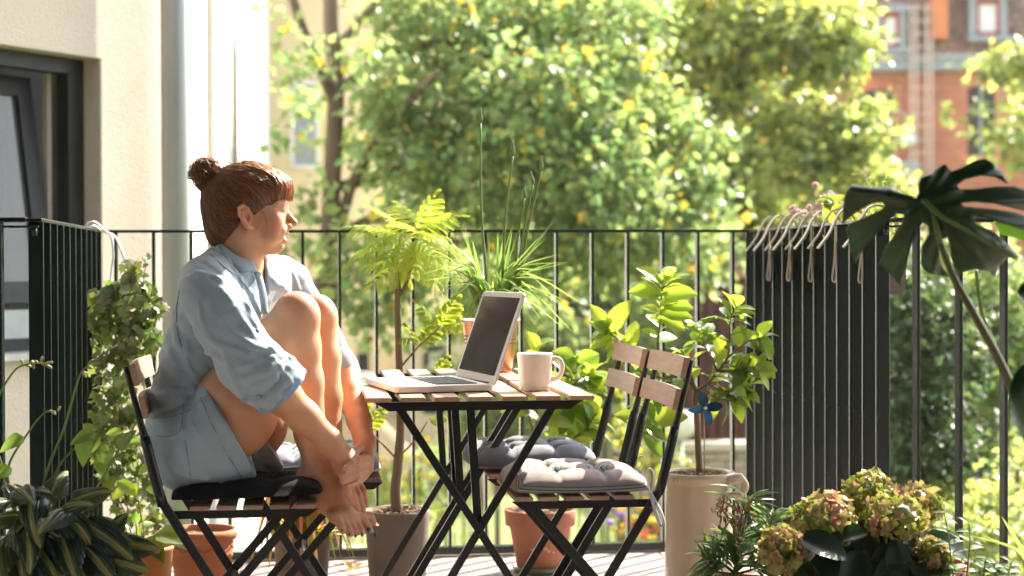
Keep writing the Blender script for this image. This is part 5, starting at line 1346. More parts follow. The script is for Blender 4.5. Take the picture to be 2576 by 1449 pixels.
# hem, neck opening
hemn = (P(372, 1060, Y=4.2) - P(372, 1020, Y=4.2)).normalized()
hp = P(455, 1022, Y=4.18); nrm = Vector((0.42, 0, -0.91))
sl0 = sh._sl(np.array([sh.lo[0], 4.02, sh.lo[2]]), np.array([P(600, 1000, Y=4.2).x, 4.5, P(400, 900, Y=4.2).z]))
Xg, Yg, Zg = sh._grid(sl0); D = (Xg - hp.x) * nrm.x + (Zg - hp.z) * nrm.z + 0 * Yg
sh.f[sl0] = np.maximum(sh.f[sl0], D + 0.004 * np.sin(Xg * 60))
sh.chain([(P(580, 715, Y=4.20), 0.056), (P(602, 600, Y=4.175), 0.066)], 0.012, op='sub')
sh.cone(P(625, 648, Y=4.20), P(655, 735, Y=4.16), 0.040, 0.012, 0.012, op='sub')
me = sh.mesh('shirt', 1); me.materials.append(MT['denim']); shirt = mesh_obj('shirt', me, None, wom)
# rolled cuff as a doubled band round the forearm
def ring(name, c0, ax, r0, r1, L_, mt, parent, seed, th_=0.0035, ends=()):
    u = ax.orthogonal().normalized(); v = ax.cross(u); m = MB(); n, k_ = 44, 6; vs = []
    for lay in (0, 1):
        for j in range(k_ + 1):
            for i in range(n):
                a = 2 * PI * i / n; t = j / k_; d = u * math.cos(a) + v * math.sin(a)
                rr_ = (r0 + (r1 - r0) * t) + 0.0045 * mnoise.noise(d * 2.6 + Vector((seed, t * 1.6, 0))) + 0.0016 * math.sin(a * 11 + t * 3 + seed) - lay * th_ + 0.003 * math.sin(PI * t) * (1 - lay)
                vs.append(c0 + ax * (L_ * t + 0.005 * math.sin(a * 2 + seed)) + d * rr_)
    N1 = (k_ + 1) * n; fs = []
    for lay in (0, 1):
        for j in range(k_):
            for i in range(n):
                a = lay * N1 + j * n + i; b_ = lay * N1 + j * n + (i + 1) % n; f = (a, b_, b_ + n, a + n); fs.append(f if lay == 0 else f[::-1])
    for j in (0, k_):
        for i in range(n): a = j * n + i; b_ = j * n + (i + 1) % n; fs.append((a, N1 + a, N1 + b_, b_) if j else (b_, N1 + b_, N1 + a, a))
    m.add(vs, fs, True); return m.build(name, mt, parent)
cax = (P(702, 977, Y=3.972) - P(672, 947, Y=3.956)).normalized()
ring('cuff', P(668, 943, Y=3.956), cax, 0.0685, 0.0715, 0.040, MT['denim'], shirt, 3.0)
ring('cuff', P(684, 957, Y=3.960), cax, 0.0665, 0.0690, 0.034, MT['denimd'], shirt, 7.0, 0.006)
m = MB()
for a_, b_, c_ in (((722, 938, 3.93), (746, 912, 3.945), (735, 950, 3.925)), ((630, 975, 3.905), (606, 1010, 3.90), (660, 1003, 3.895))):
    A3, B3, C3 = P(*a_[:2], Y=a_[2]), P(*b_[:2], Y=b_[2]), P(*c_[:2], Y=c_[2]); o3 = Vector((0, 0.006, 0.002))
    m.add([A3, B3, C3, A3 + o3, B3 + o3 * 0.3, C3 + o3], [(0, 1, 2), (5, 4, 3), (0, 3, 4, 1), (1, 4, 5, 2), (2, 5, 3, 0)])
m.build('cuff_tip', MT['denim'], shirt)
# collar: two leaves and a standing band at the back
def sheet(name, up, dn, mt, th_=0.0022, n=16, parent=shirt):
    a = bez(up, n); b_ = bez(dn, n); nn = min(len(a), len(b_)); m = MB(); vs = []
    for i in range(nn):
        p, s2 = a[i], b_[min(i, nn - 1)]; mid = (p + s2) / 2 + Vector((0, -0.004, 0))
        for w in (p, mid, s2): vs.append(w)
    fs = []
    for i in range(nn - 1):
        for k in range(2): A_ = 3 * i + k; fs.append((A_, A_ + 1, A_ + 4, A_ + 3))
    b2_ = len(vs); vs2 = [v + Vector((0.001, th_, 0.0)) for v in vs]
    fs2 = [tuple(b2_ + i for i in f[::-1]) for f in fs]
    rim = [3 * i for i in range(nn)] + [3 * nn - 2, 3 * nn - 1] + [3 * i + 2 for i in range(nn - 2, -1, -1)] + [1]
    fr_ = [(rim[k], rim[(k + 1) % len(rim)], b2_ + rim[(k + 1) % len(rim)], b2_ + rim[k]) for k in range(len(rim))]
    m.add(vs + vs2, fs + fs2 + fr_, True); return m.build(name, mt, parent)
sheet('collar', [P(541, 600, Y=4.20), P(556, 612, Y=4.125), P(592, 640, Y=4.105), P(618, 651, Y=4.11), P(636, 656, Y=4.125)],
      [P(528, 622, Y=4.20), P(545, 636, Y=4.095), P(578, 664, Y=4.075), P(612, 686, Y=4.085), P(644, 679, Y=4.115)], MT['denim'])
sheet('collar_band', [P(548, 606, Y=4.22), P(575, 625, Y=4.14), P(610, 652, Y=4.125), P(634, 666, Y=4.135)],
      [P(545, 625, Y=4.22), P(572, 648, Y=4.12), P(606, 676, Y=4.108), P(636, 690, Y=4.13)], MT['denimd'])
sheet('collar', [P(640, 652, Y=4.23), P(655, 642, Y=4.25), P(672, 645, Y=4.26), P(684, 668, Y=4.255)],
      [P(652, 700, Y=4.20), P(664, 706, Y=4.20), P(682, 704, Y=4.21), P(697, 704, Y=4.215)], MT['denim'])
sheet('collar_band', [P(636, 662, Y=4.24), P(648, 654, Y=4.25), P(660, 656, Y=4.25), P(668, 662, Y=4.25)], [P(648, 700, Y=4.205), P(658, 708, Y=4.198), P(670, 712, Y=4.198), P(684, 712, Y=4.205)], MT['denimd'])
pl = [P(638, 684, Y=4.12), P(648, 720, Y=4.12), P(654, 755, Y=4.12), P(657, 790, Y=4.12)]
sheet('placket', pl, [p + Vector((0.016, 0.012, 0)) for p in pl], MT['denim'])
for (px, py) in ((647, 833), (649, 987 + 10)):
    h_ = sh.hit(px, py)
    if h_: m = MB(); m.tube([h_ + Vector((0, -0.001, 0)), h_ + Vector((0.0005, -0.0045, 0.0005))], 0.0050, 12); m.build('button', MT['button'], shirt)

def seam(fld, pts, parent, mt, r_=0.0013, off=0.0016):
    qq = bez([Vector((a, b_, 0)) for a, b_ in pts], 22); h_ = [fld.hit(v.x, v.y) for v in qq]; h_ = [p + Vector((0, -off, 0)) for p in h_ if p is not None]
    h_ = [p for i, p in enumerate(h_) if i == 0 or (p - h_[i - 1]).length < 0.03]
    if len(h_) > 3: m = MB(); m.tube(h_, r_, 5); m.build('seam', mt, parent)
MT['seam'] = mat('seam stitching', (0.17, 0.235, 0.30), rough=0.9)
seam(sh, [(452, 728), (444, 780), (448, 840), (462, 890)], shirt, MT['seam'])
seam(sh, [(530, 640), (560, 668), (600, 700), (628, 730)], shirt, MT['seam'])
seam(sh, [(470, 900), (500, 960), (515, 985)], shirt, MT['seam'], 0.0008)
# shorts ------------------------------------------------------------------
so = Field(lo, (P(760, 700, Y=4.2).x, hi[1], P(500, 930, Y=4.2).z), 0.0034)
so.ell(P(462, 1128, Y=4.19), (0.088, 0.17, 0.098), 0.03)
so.cone(P(455, 1040, Y=4.19), P(462, 1110, Y=4.19), 0.082, 0.085, 0.03, wide=(0, 1, 0), ws=1.55)
so.chain([q(478, 1128, 4.11, 0.101), q(585, 1050, 4.10, 0.106)], 0.03)
so.chain([q(585, 1050, 4.10, 0.106), q(640, 1000, 4.10, 0.100)], 0.02)
so.chain([q(490, 1128, 4.28, 0.098), q(600, 1055, 4.28, 0.100), q(680, 1000, 4.28, 0.095)], 0.02)
so.ell(P(560, 1150, Y=4.11), (0.10, 0.085, 0.072), 0.03)
so.ell(P(610, 1150, Y=4.27), (0.11, 0.075, 0.068), 0.02)
Xg, Yg, Zg = so._grid(tuple(slice(0, n) for n in so.f.shape))
so.f += ((np.sin(Xg * 70 + 1.5 * np.sin(Zg * 50)) * 0.5 + np.sin(Zg * 90 + Xg * 55 + 2 * np.sin(Yg * 40))) * 0.0011).astype(np.float32)
# hem planes: near leg and far leg
A_, B_ = P(524, 985, Y=4.1), P(641, 1205, Y=4.1); tdir = (B_ - A_).normalized(); n_h = Vector((-tdir.z, 0, tdir.x)); n_h = n_h if n_h.x > 0 else -n_h
mid_ = (A_ + B_) / 2
near = 1 / (1 + np.exp((Yg - 4.195) * 160))
off = (-0.006 * (1 - ((Zg - mid_.z) / 0.11) ** 2)); 
Dn = (Xg - A_.x) * n_h.x + (Zg - A_.z) * n_h.z - 0.006 + off
A2, B2 = P(648, 1060, Y=4.28), P(722, 1185, Y=4.28); t2_ = (B2 - A2).normalized(); n2 = Vector((-t2_.z, 0, t2_.x)); n2 = n2 if n2.x > 0 else -n2
Df = (Xg - A2.x) * n2.x + (Zg - A2.z) * n2.z
Dh = Dn * near + Df * (1 - near)
band = np.clip(1 - np.abs(Dh + 0.014) / 0.014, 0, 1) ** 0.3
so.f = np.maximum(so.f - (band * 0.0022).astype(np.float32), Dh.astype(np.float32))
for pts, r_ in (([(560, 985), (590, 1060), (640, 1150)], .004), ([(470, 1010), (462, 1060), (450, 1090), (420, 1098)], .0035), ([(380, 1050), (440, 1045), (490, 1030)], .003), ([(520, 1000), (480, 1050), (500, 1100)], .004), ([(410, 1150), (450, 1190), (520, 1205)], .004)):
    qq = bez([Vector((a, b_, 0)) for a, b_ in pts], 12); hits = [so.hit(v.x, v.y) for v in qq]; hits = [h_ + Vector((0, 0.002, 0)) for h_ in hits if h_ is not None]
    for a, b_ in zip(hits[:-1], hits[1:]):
        if (a - b_).length < 0.05: so.cone(a, b_, r_, r_, 0.008)
so.cone(P(600, 1040, Y=4.10), P(700, 930, Y=4.12), 0.086, 0.07, 0.004, op='sub')
me = so.mesh('shorts', 1); me.materials.append(MT['denim2']); shorts = mesh_obj('shorts', me, None, wom)
seam(so, [(505, 1000), (530, 1060), (570, 1140), (612, 1205)], shorts, MT['seam'])
seam(so, [(462, 1015), (458, 1060), (448, 1090), (420, 1098), (395, 1096)], shorts, MT['seam'])
seam(so, [(380, 1052), (430, 1048), (480, 1032)], shorts, MT['seam'])
seam(so, [(458, 1060), (470, 1130), (480, 1200)], shorts, MT['seam'], 0.0008)

# hair ------------------------------------------------------------------
hb = Field((P(470, 500, Y=4.17).x, 4.04, P(500, 640, Y=4.17).z), (P(765, 500, Y=4.17).x, 4.30, P(500, 390, Y=4.17).z), 0.0028)
hb.ell(H(-0.004, 0, 0.045), (0.092, 0.077, 0.081), 0.012, rot=HR)
hb.ell(H(-0.046, 0, 0.002), (0.049, 0.068, 0.062), 0.02, rot=HR)
hb.ell(H(-0.062, 0, -0.040), (0.026, 0.042, 0.028), 0.025, rot=HR)
hb.ell(H(0.014, 0, 0.080), (0.064, 0.058, 0.048), 0.015, rot=HR)
hb.ell(H(0.052, 0, 0.062), (0.066, 0.064, 0.048), 0.02, rot=HR)
# face and ear openings
hb.ell(H(0.098, 0, -0.048), (0.078, 0.120, 0.080), 0.008, rot=HR, op='sub')
for s_ in (-1, 1):
    hb.ell(H(0.004, s_ * 0.092, -0.004), (0.022, 0.040, 0.033), 0.005, rot=HR, op='sub')
    hb.cone(H(0.020, s_ * 0.095, -0.035), H(0.012, s_ * 0.07, -0.11), 0.040, 0.046, 0.006, op='sub')
    hb.ell(H(0.066, s_ * 0.086, 0.018), (0.026, 0.026, 0.036), 0.008, rot=HR, op='sub')
bun = P(516, 438, Y=4.17)
hb.cone(H(-0.062, 0, 0.090), bun, 0.020, 0.016, 0.008)
hb.ell(bun, (0.031, 0.032, 0.031), 0.004)
me = hb.mesh('hair', 2); me.materials.append(MT['hairin']); hairo = mesh_obj('hair', me, None, wom)
# strands: from the hair line over the head to the bun, and the fringe
rs = random.Random(9)
def on_hair(p, out=0.001):
    """push a point along the line from the head's middle to the hair surface"""
    c = H(-0.005, 0, 0.035); d = (p - c); L_ = d.length; d /= L_
    t = 0.03
    while t < 0.16 and hb.at(c + d * t) < 0: t += 0.0014
    return c + d * (t + out)
def strands(name, gen, n, mt, r0=0.0007, r1=0.0003, parent=hairo):
    m = MB()
    for i in range(n):
        pts = gen(i)
        if pts: m.tube(pts, [r0 + (r1 - r0) * (j / (len(pts) - 1)) ** 3 for j in range(len(pts))], 4, cap=False)
    return tag(m.build(name, mt, parent, fix=False), kind='stuff')
base_bun = H(-0.068, 0, 0.094)
def g1(i):
    u = rs.random(); 
    s_ = -1 if rs.random() < 0.75 else 1
    if u < 0.20: a = rs.random(); st_ = H(0.035 + 0.045 * a, s_ * (0.074 - 0.03 * a), 0.045 + 0.045 * a)
    elif u < 0.42: a = rs.random(); st_ = H(0.030 + 0.055 * a, s_ * (0.077 - 0.024 * a), 0.004 + 0.042 * a)
    elif u < 0.62: a = rs.random(); st_ = H(0.026 - 0.048 * a, s_ * 0.078, 0.018 - 0.026 * a)
    else: a = rs.random() ** 0.8; st_ = H(-0.014 - 0.055 * a, s_ * (0.072 - 0.045 * a), -0.020 - 0.054 * a)
    e_ = base_bun + Vector((rs.uniform(-.008, .012), rs.uniform(-.018, .018), rs.uniform(-.012, .012)))
    out = rs.uniform(0.0004, 0.0026); w1 = rs.uniform(-0.012, 0.012); pts = []
    for k in range(13):
        t = k / 12; p = st_.lerp(e_, t) + HR @ Vector((0, 0, 1)) * w1 * math.sin(PI * t); pts.append(on_hair(p, out + 0.0006 * math.sin(t * 9 + i)))
    return pts
strands('hair_strands', g1, 1500, MT['hair'])
def g1h(i):
    for _ in range(40):
        p_ = g1(i)
        if p_[0].x > HC.x + 0.012 and p_[len(p_) // 2].z > HC.z + 0.075: return p_
    return p_
strands('sunlit_strands', g1h, 260, MT['hairl'], 0.0006, 0.0003)  # paler strands kept to the top, painting sun on the hair
def g2(i):
    a = rs.uniform(-1, 0.7); top = H(0.020 + rs.uniform(-.02, .02), a * 0.042, 0.11)
    e_ = H(0.108 - 0.040 * abs(a) ** 1.5 + rs.uniform(-.003, .003), a * 0.066, 0.043 + rs.uniform(-0.009, 0.009))
    out = rs.uniform(0.001, 0.006); pts = []
    for k in range(13):
        t = k / 12; p = top.lerp(e_, t) + HR @ Vector((0.040 * math.sin(PI * t), a * 0.010 * math.sin(PI * t), 0.022 * math.sin(PI * t)))
        pts.append(on_hair(p, out) if t < 0.72 else None)
    last = [p for p in pts if p is not None][-1]; n0 = sum(p is not None for p in pts); prev = [p for p in pts if p is not None][-2]
    tip = e_ + HR @ Vector((0.010, 0, 0)); nn = 13 - n0; c_ = last + (last - prev) * nn * 0.45
    pts = [p for p in pts if p is not None] + [last.lerp(c_, k / nn).lerp(c_.lerp(tip, k / nn), k / nn) for k in range(1, nn + 1)]
    return pts
strands('fringe', g2, 560, MT['hairl'], 0.0011, 0.0004)
def g3(i):      # loose bun: loops round its middle
    ax = Vector((rs.gauss(0, 1), rs.gauss(0, 1), rs.gauss(0, 1))).normalized(); u = ax.orthogonal().normalized(); v = ax.cross(u); a0 = rs.uniform(0, 6.28); rr_ = rs.uniform(0.024, 0.035); L_ = rs.uniform(1.5, 4)
    cc = bun + Vector((rs.uniform(-.006, .006), rs.uniform(-.006, .006), rs.uniform(-.005, .006)))
    return [cc + (u * math.cos(a0 + L_ * k / 11) + v * math.sin(a0 + L_ * k / 11)) * rr_ * (1 + 0.15 * math.sin(k)) for k in range(12)]
strands('bun_strands', g3, 200, MT['hair'], 0.0012, 0.0006)
def g3b(i):     # loose ends sticking up
    a = rs.uniform(-1, 1); s0_ = bun + Vector((0.012 + 0.018 * a, rs.uniform(-.02, .02), 0.024)); d = Vector((rs.uniform(-0.6, 0.75), rs.uniform(-.5, .5), 0.6)).normalized()
    L_ = rs.uniform(0.012, 0.030); return [s0_ + d * L_ * k / 5 + Vector((-0.012, 0, -0.004)) * (k / 5) ** 2 for k in range(6)]
strands('bun_tips', g3b, 90, MT['hairl'], 0.0010, 0.0004)
def g4(i):      # wisps at the temple, nape and crown
    k_ = 0 if i < 6 else (1 if i < 20 else 2)
    if k_ == 0: s0_ = H(0.030, -0.074, 0.03); e_ = H(0.030 + rs.uniform(-.02, .02), -0.074, -0.04 - rs.uniform(0, .035)); c_ = 0.014
    elif k_ == 1: s0_ = H(-0.075, -0.03 * rs.random(), -0.045); e_ = H(-0.078 + rs.uniform(-.02, .01), -0.03, -0.08); c_ = -0.01
    else: s0_ = on_hair(H(-0.05 + 0.13 * rs.random(), -0.03 + .06 * rs.random(), 0.12)); e_ = s0_ + Vector((rs.uniform(-.035, .02), 0, rs.uniform(0.0, 0.014))); c_ = 0.006
    return [s0_.lerp(e_, t / 8) + Vector((c_ * math.sin(PI * t / 8), -0.004 * math.sin(PI * t / 8), 0)) for t in range(9)]
strands('loose_hair', g4, 150, MT['hairl'], 0.00045, 0.0002)
# ------------------------------------------------------------------ potted plants
rg = random.Random(21)
def lm(name, **k): return leafmat(name, **k)
MT['terra'] = mat('terracotta', (0.38, 0.135, 0.055), rough=0.8, col2=(0.28, 0.095, 0.04), nscale=7, bump=(0.3, 0.002), bscale=90)
MT['terra2'] = mat('limed terracotta', (0.31, 0.105, 0.06), rough=0.85, col2=(0.38, 0.18, 0.12), nscale=9, nz=(0.45, 0.75), bump=(0.3, 0.002), bscale=90)
MT['orangepot'] = mat('orange glazed pot', (0.58, 0.22, 0.05), rough=0.55, nscale=6)
MT['greypot'] = mat('grey brown cement pot', (0.20, 0.16, 0.13), rough=0.9, col2=(0.13, 0.10, 0.085), nscale=8, bump=(0.4, 0.002), bscale=70)
MT['stoneware'] = mat('cream stoneware glaze', (0.50, 0.435, 0.33), rough=0.22, spec=0.5, col2=(0.40, 0.33, 0.235), nscale=6, nz=(0.3, 0.8), coat=0.2, bump=(0.08, 0.002), bscale=25)
MT['copper'] = mat('brushed copper', (0.75, 0.36, 0.20), rough=0.30, metal=0.9, col2=(0.62, 0.27, 0.14), nscale=9, stretch=(4, 4, 0.3), rvar=0.1)
MT['soil'] = mat('potting soil with bark', (0.075, 0.045, 0.025), rough=0.95, col2=(0.18, 0.11, 0.055), nscale=60, bump=(1.0, 0.01), bscale=90)
MT['chip'] = mat('bark chips', (0.22, 0.13, 0.07), rough=0.9, col2=(0.13, 0.075, 0.04), nscale=30, island=0.4)
MT['stemb'] = mat('brown woody stem', (0.20, 0.14, 0.085), rough=0.8, col2=(0.12, 0.082, 0.05), nscale=40, stretch=(1, 1, 0.3), bump=(0.5, 0.002), bscale=80)
MT['stemg'] = mat('green stem', (0.13, 0.20, 0.05), rough=0.5, nscale=20, trans=0.2, tcol=(0.3, 0.4, 0.08))
MT['stemr'] = mat('reddish twig', (0.24, 0.085, 0.045), rough=0.6, nscale=20)
MT['albizia'] = lm('feathery leaflet', c=(0.26, 0.38, 0.05), t=(0.66, 0.74, 0.09), fac=0.55, rough=0.6, rnd=0.15, spec=0.15)
MT['lemon'] = lm('lemon leaf', c=(0.10, 0.185, 0.035), t=(0.36, 0.48, 0.05), fac=0.42, rough=0.28, rnd=0.28, spec=0.55)
MT['lemony'] = lm('young lemon leaf', c=(0.17, 0.27, 0.035), t=(0.48, 0.60, 0.06), fac=0.48, rough=0.32, rnd=0.2, spec=0.5)
MT['strap'] = lm('arching strap leaf', c=(0.14, 0.24, 0.06), t=(0.36, 0.52, 0.10), fac=0.4, rough=0.3, rnd=0.25, spec=0.55)
MT['oleander'] = lm('oleander leaf', c=(0.085, 0.135, 0.06), t=(0.22, 0.34, 0.07), fac=0.3, rough=0.35, rnd=0.25)
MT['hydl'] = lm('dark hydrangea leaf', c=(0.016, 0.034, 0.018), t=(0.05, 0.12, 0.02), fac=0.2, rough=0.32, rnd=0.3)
MT['mintl'] = lm('mint leaf', c=(0.13, 0.20, 0.11), t=(0.28, 0.42, 0.12), fac=0.35, rough=0.6, rnd=0.2)
MT['budred'] = mat('rust red buds', (0.33, 0.12, 0.06), rough=0.6, island=0.3, trans=0.2)
MT['dry'] = lm('withered leaf', c=(0.50, 0.27, 0.10), t=(0.75, 0.42, 0.10), fac=0.45, rough=0.6, rnd=0.3)
MT['bright'] = lm('yellow green blade', c=(0.30, 0.38, 0.03), t=(0.70, 0.72, 0.05), fac=0.5, rough=0.4, rnd=0.25)
MT['smallhosta'] = lm('small hosta leaf', c=(0.11, 0.20, 0.045), t=(0.34, 0.50, 0.07), fac=0.42, rough=0.35, rnd=0.2)
def stripes(centre, edge, width=0.5, soft=0.14):
    def ex(m, N, L, b, tc, co):
        sp = N.new('ShaderNodeSeparateXYZ'); L.new(tc.outputs['Object'], sp.inputs[0])
        ab = N.new('ShaderNodeMath'); ab.operation = 'ABSOLUTE'; L.new(sp.outputs['X'], ab.inputs[0])
        mp = N.new('ShaderNodeMapping'); mp.inputs['Scale'].default_value = (34, 1.6, 1); L.new(tc.outputs['Object'], mp.inputs['Vector'])
        nz = N.new('ShaderNodeTexNoise'); nz.inputs['Scale'].default_value = 1.0; L.new(mp.outputs['Vector'], nz.inputs['Vector'])
        ad = N.new('ShaderNodeMath'); ad.operation = 'MULTIPLY_ADD'; ad.inputs[1].default_value = 0.22; L.new(nz.outputs['Fac'], ad.inputs[0]); L.new(ab.outputs[0], ad.inputs[2])
        rp = N.new('ShaderNodeValToRGB'); rp.color_ramp.elements[0].position = width * 0.5; rp.color_ramp.elements[1].position = width * 0.5 + soft
        rp.color_ramp.elements[0].color = (*centre, 1); rp.color_ramp.elements[1].color = (*edge, 1); L.new(ad.outputs[0], rp.inputs['Fac'])
        L.new(rp.outputs['Color'], b.inputs['Base Color'])
        wv = N.new('ShaderNodeMath'); wv.operation = 'MULTIPLY'; wv.inputs[1].default_value = 150; L.new(sp.outputs['X'], wv.inputs[0])
        sn = N.new('ShaderNodeMath'); sn.operation = 'SINE'; L.new(wv.outputs[0], sn.inputs[0])
        bp = N.new('ShaderNodeBump'); bp.inputs['Strength'].default_value = 0.5; bp.inputs['Distance'].default_value = 0.003; L.new(sn.outputs[0], bp.inputs['Height']); L.new(bp.outputs['Normal'], b.inputs['Normal'])
        for n_ in N:
            if n_.type == 'BSDF_TRANSLUCENT': 
                mm = N.new('ShaderNodeMix'); mm.data_type = 'RGBA'; mm.inputs['Factor'].default_value = 0.4; mm.inputs['B'].default_value = (0.30, 0.42, 0.05, 1); L.new(rp.outputs['Color'], mm.inputs['A']); L.new(mm.outputs['Result'], n_.inputs['Color'])
    return ex
MT['hosta'] = mat('striped hosta leaf', (0.05, 0.10, 0.03), rough=0.35, trans=0.25, tcol=(0.2, 0.3, 0.05), extra=stripes((0.27, 0.26, 0.085), (0.016, 0.036, 0.020), 0.20, 0.06))
MT['ivy'] = mat('variegated ivy leaf', (0.07, 0.12, 0.035), rough=0.4, trans=0.35, tcol=(0.25, 0.36, 0.06), objrand=0.4, col2=(0.20, 0.22, 0.08), nscale=2.2, nz=(0.5, 0.62), namt=1.0)
MT['ivy_i'] = mat('variegated ivy leaves', (0.06, 0.105, 0.03), rough=0.4, trans=0.35, tcol=(0.25, 0.36, 0.06), island=0.45, col2=(0.18, 0.20, 0.07), nscale=30, nz=(0.5, 0.6), namt=1.0)

def lathe_part(prof, c, name, mt, parent, seg=48):
    m = MB(); m.lathe(prof, c, seg); return m.build(name, mt, parent)
def soil(c, r, z, parent, chips=True, mt=None):
    m = MB(); n = 10; vs = [(c.x, c.y, z + 0.008)]; fs = []
    for i in range(1, n + 1):
        for k in range(36): a = 2 * PI * k / 36; rr = r * i / n; vs.append((c.x + rr * math.cos(a), c.y + rr * math.sin(a), z + 0.006 * mnoise.noise(Vector((rr * math.cos(a) * 60, rr * math.sin(a) * 60, z)))))
    for k in range(36): fs.append((0, 1 + k, 1 + (k + 1) % 36))
    for i in range(n - 1):
        for k in range(36): a = 1 + i * 36; fs.append((a + k, a + 36 + k, a + 36 + (k + 1) % 36, a + (k + 1) % 36))
    m.add(vs, fs, True); s_ = m.build('soil', mt or MT['soil'], parent)
    if chips:
        m = MB()
        for i in range(70):
            a = rg.uniform(0, 6.28); rr = r * math.sqrt(rg.random()) * 0.95; d = rg.uniform(0.006, 0.016)
            m.box((c.x + rr * math.cos(a), c.y + rr * math.sin(a), z + 0.007), (d, d * 0.6, d * 0.25), Euler((rg.uniform(-.5, .5), rg.uniform(-.5, .5), rg.uniform(0, 6))).to_matrix())
        tag(m.build('bark_chips', MT['chip'], s_), kind='stuff')
    return s_
def stem(pts, r0, r1, mt, parent, name='stem', n=14, seg=8):
    q_ = bez(pts, n) if len(pts) > 2 else [Vector(p) for p in pts]
    m = MB(); m.tube(q_, taper(len(q_), r0, r1), seg); return m.build(name, mt, parent), q_
PX = lambda px, py, Y: P(px, py, Y=Y)

# ---- feathery tree in the grey pot
Y = 5.30; c = PX(999, 1282, Y); rr = M(84, Y)
al = thing('potted_feathery_tree', (c.x, c.y, 0), 'young feathery-leaved tree in a grey-brown cement pot behind the left table edge', 'potted tree')
z1 = c.z
lathe_part([(0, 0.0), (rr * 0.80, 0.0), (rr * 0.83, 0.01), (rr * 0.97, z1 - 0.02), (rr * 1.0, z1 - 0.004), (rr * 0.985, z1 + 0.001), (rr * 0.90, z1), (rr * 0.87, z1 - 0.012), (rr * 0.86, z1 - 0.035)], (c.x, c.y, 0), 'pot', MT['greypot'], al)
soil(c, rr * 0.87, z1 - 0.008, al)
_, q_ = stem([PX(999, 1288, Y), PX(995, 1235, Y), PX(1000, 1180, Y), PX(1008, 1080, Y), PX(1006, 960, Y), PX(1003, 860, Y), PX(1000, 760, Y), PX(1003, 668, Y)], 0.0185, 0.0085, MT['stemb'], al, 'trunk', 28, 10)
m = MB(); m.ball(PX(1003, 664, Y), 0.0105, 8, 6, (1, 1, 0.7)); m.build('cut_end', MT['chip'], al)
stem([PX(1003, 745, Y), PX(1022, 715, Y), PX(1033, 670, Y), PX(1040, 620, Y), PX(1052, 585, Y)], 0.007, 0.003, MT['stemb'], al, 'branch')
stem([PX(1033, 665, Y), PX(1018, 630, Y), PX(1008, 590, Y)], 0.0045, 0.002, MT['stemr'], al, 'branch')
stem([PX(1011, 920, Y), PX(1055, 870, Y - 0.02), PX(1105, 825, Y - 0.04)], 0.0038, 0.002, MT['stemr'], al, 'branch')
stem([PX(1002, 1160, Y), PX(965, 1120, Y - 0.03), PX(925, 1080, Y - 0.06), PX(900, 1050, Y - 0.08)], 0.0035, 0.002, MT['stemr'], al, 'branch')
stem([PX(1004, 1150, Y), PX(1050, 1100, Y), PX(1075, 1060, Y)], 0.0032, 0.0018, MT['stemr'], al, 'branch')
def frond_mesh(np_, ln, seed):
    """a double feather: rachis along +y with pairs of leaflet rows"""
    r = random.Random(seed); V = []; Fq = []
    def quad(p, d, s, L_, w_):
        d = d.normalized(); side = d.cross(Vector((0, 0, 1))).normalized() * w_ * 0.5
        b = len(V); V.extend([tuple(p), tuple(p + d * L_ * 0.5 + side), tuple(p + d * L_), tuple(p + d * L_ * 0.5 - side)]); Fq.append((b, b + 1, b + 2, b + 3))
    for i in range(np_ + 1):
        t = (i + 0.6) / (np_ + 0.6); y = ln * t; base = Vector((0, y, -0.22 * ln * t * t))
        sides = (-1, 1) if i < np_ else (0,)
        for s_ in sides:
            pl = ln * 0.42 * (0.55 + 0.45 * math.sin(PI * min(1, t * 0.9 + 0.15))); d0 = Vector((s_ * 0.85, 0.5 if s_ else 1, 0)).normalized()
            n = 13
            pprev = base
            for k in range(n):
                u = (k + 1) / n; p = base + d0 * pl * u + Vector((0, 0, -pl * 0.55 * u * u))
                ax = (p - pprev).normalized(); side = ax.cross(Vector((0, 0, 1)))
                if side.length < 0.1: side = Vector((1, 0, 0))
                side.normalize(); b = len(V); w = side * 0.0006
                V.extend([tuple(pprev - w), tuple(pprev + w), tuple(p + w), tuple(p - w)]); Fq.append((b, b + 1, b + 2, b + 3))
                L_ = 0.0125 * (0.6 + 0.5 * math.sin(PI * u * 0.9)); 
                for q2 in (-1, 1): quad(p, side * q2 + ax * 0.45 + Vector((0, 0, -0.15)), 1, L_, 0.0080)
                pprev = p
        if i < np_:
            b = len(V); w = Vector((0.0009, 0, 0)); p2 = Vector((0, ln * (i + 1.6) / (np_ + 0.6), -0.22 * ln * ((i + 1.6) / (np_ + 0.6)) ** 2)); V.extend([tuple(base - w), tuple(base + w), tuple(p2 + w), tuple(p2 - w)]); Fq.append((b, b + 1, b + 2, b + 3))
    me = np_mesh('frond', V, Fq); me.materials.append(MT['albizia']); return me
fm = [frond_mesh(6, 0.185, 1), frond_mesh(5, 0.15, 2), frond_mesh(3, 0.075, 3)]
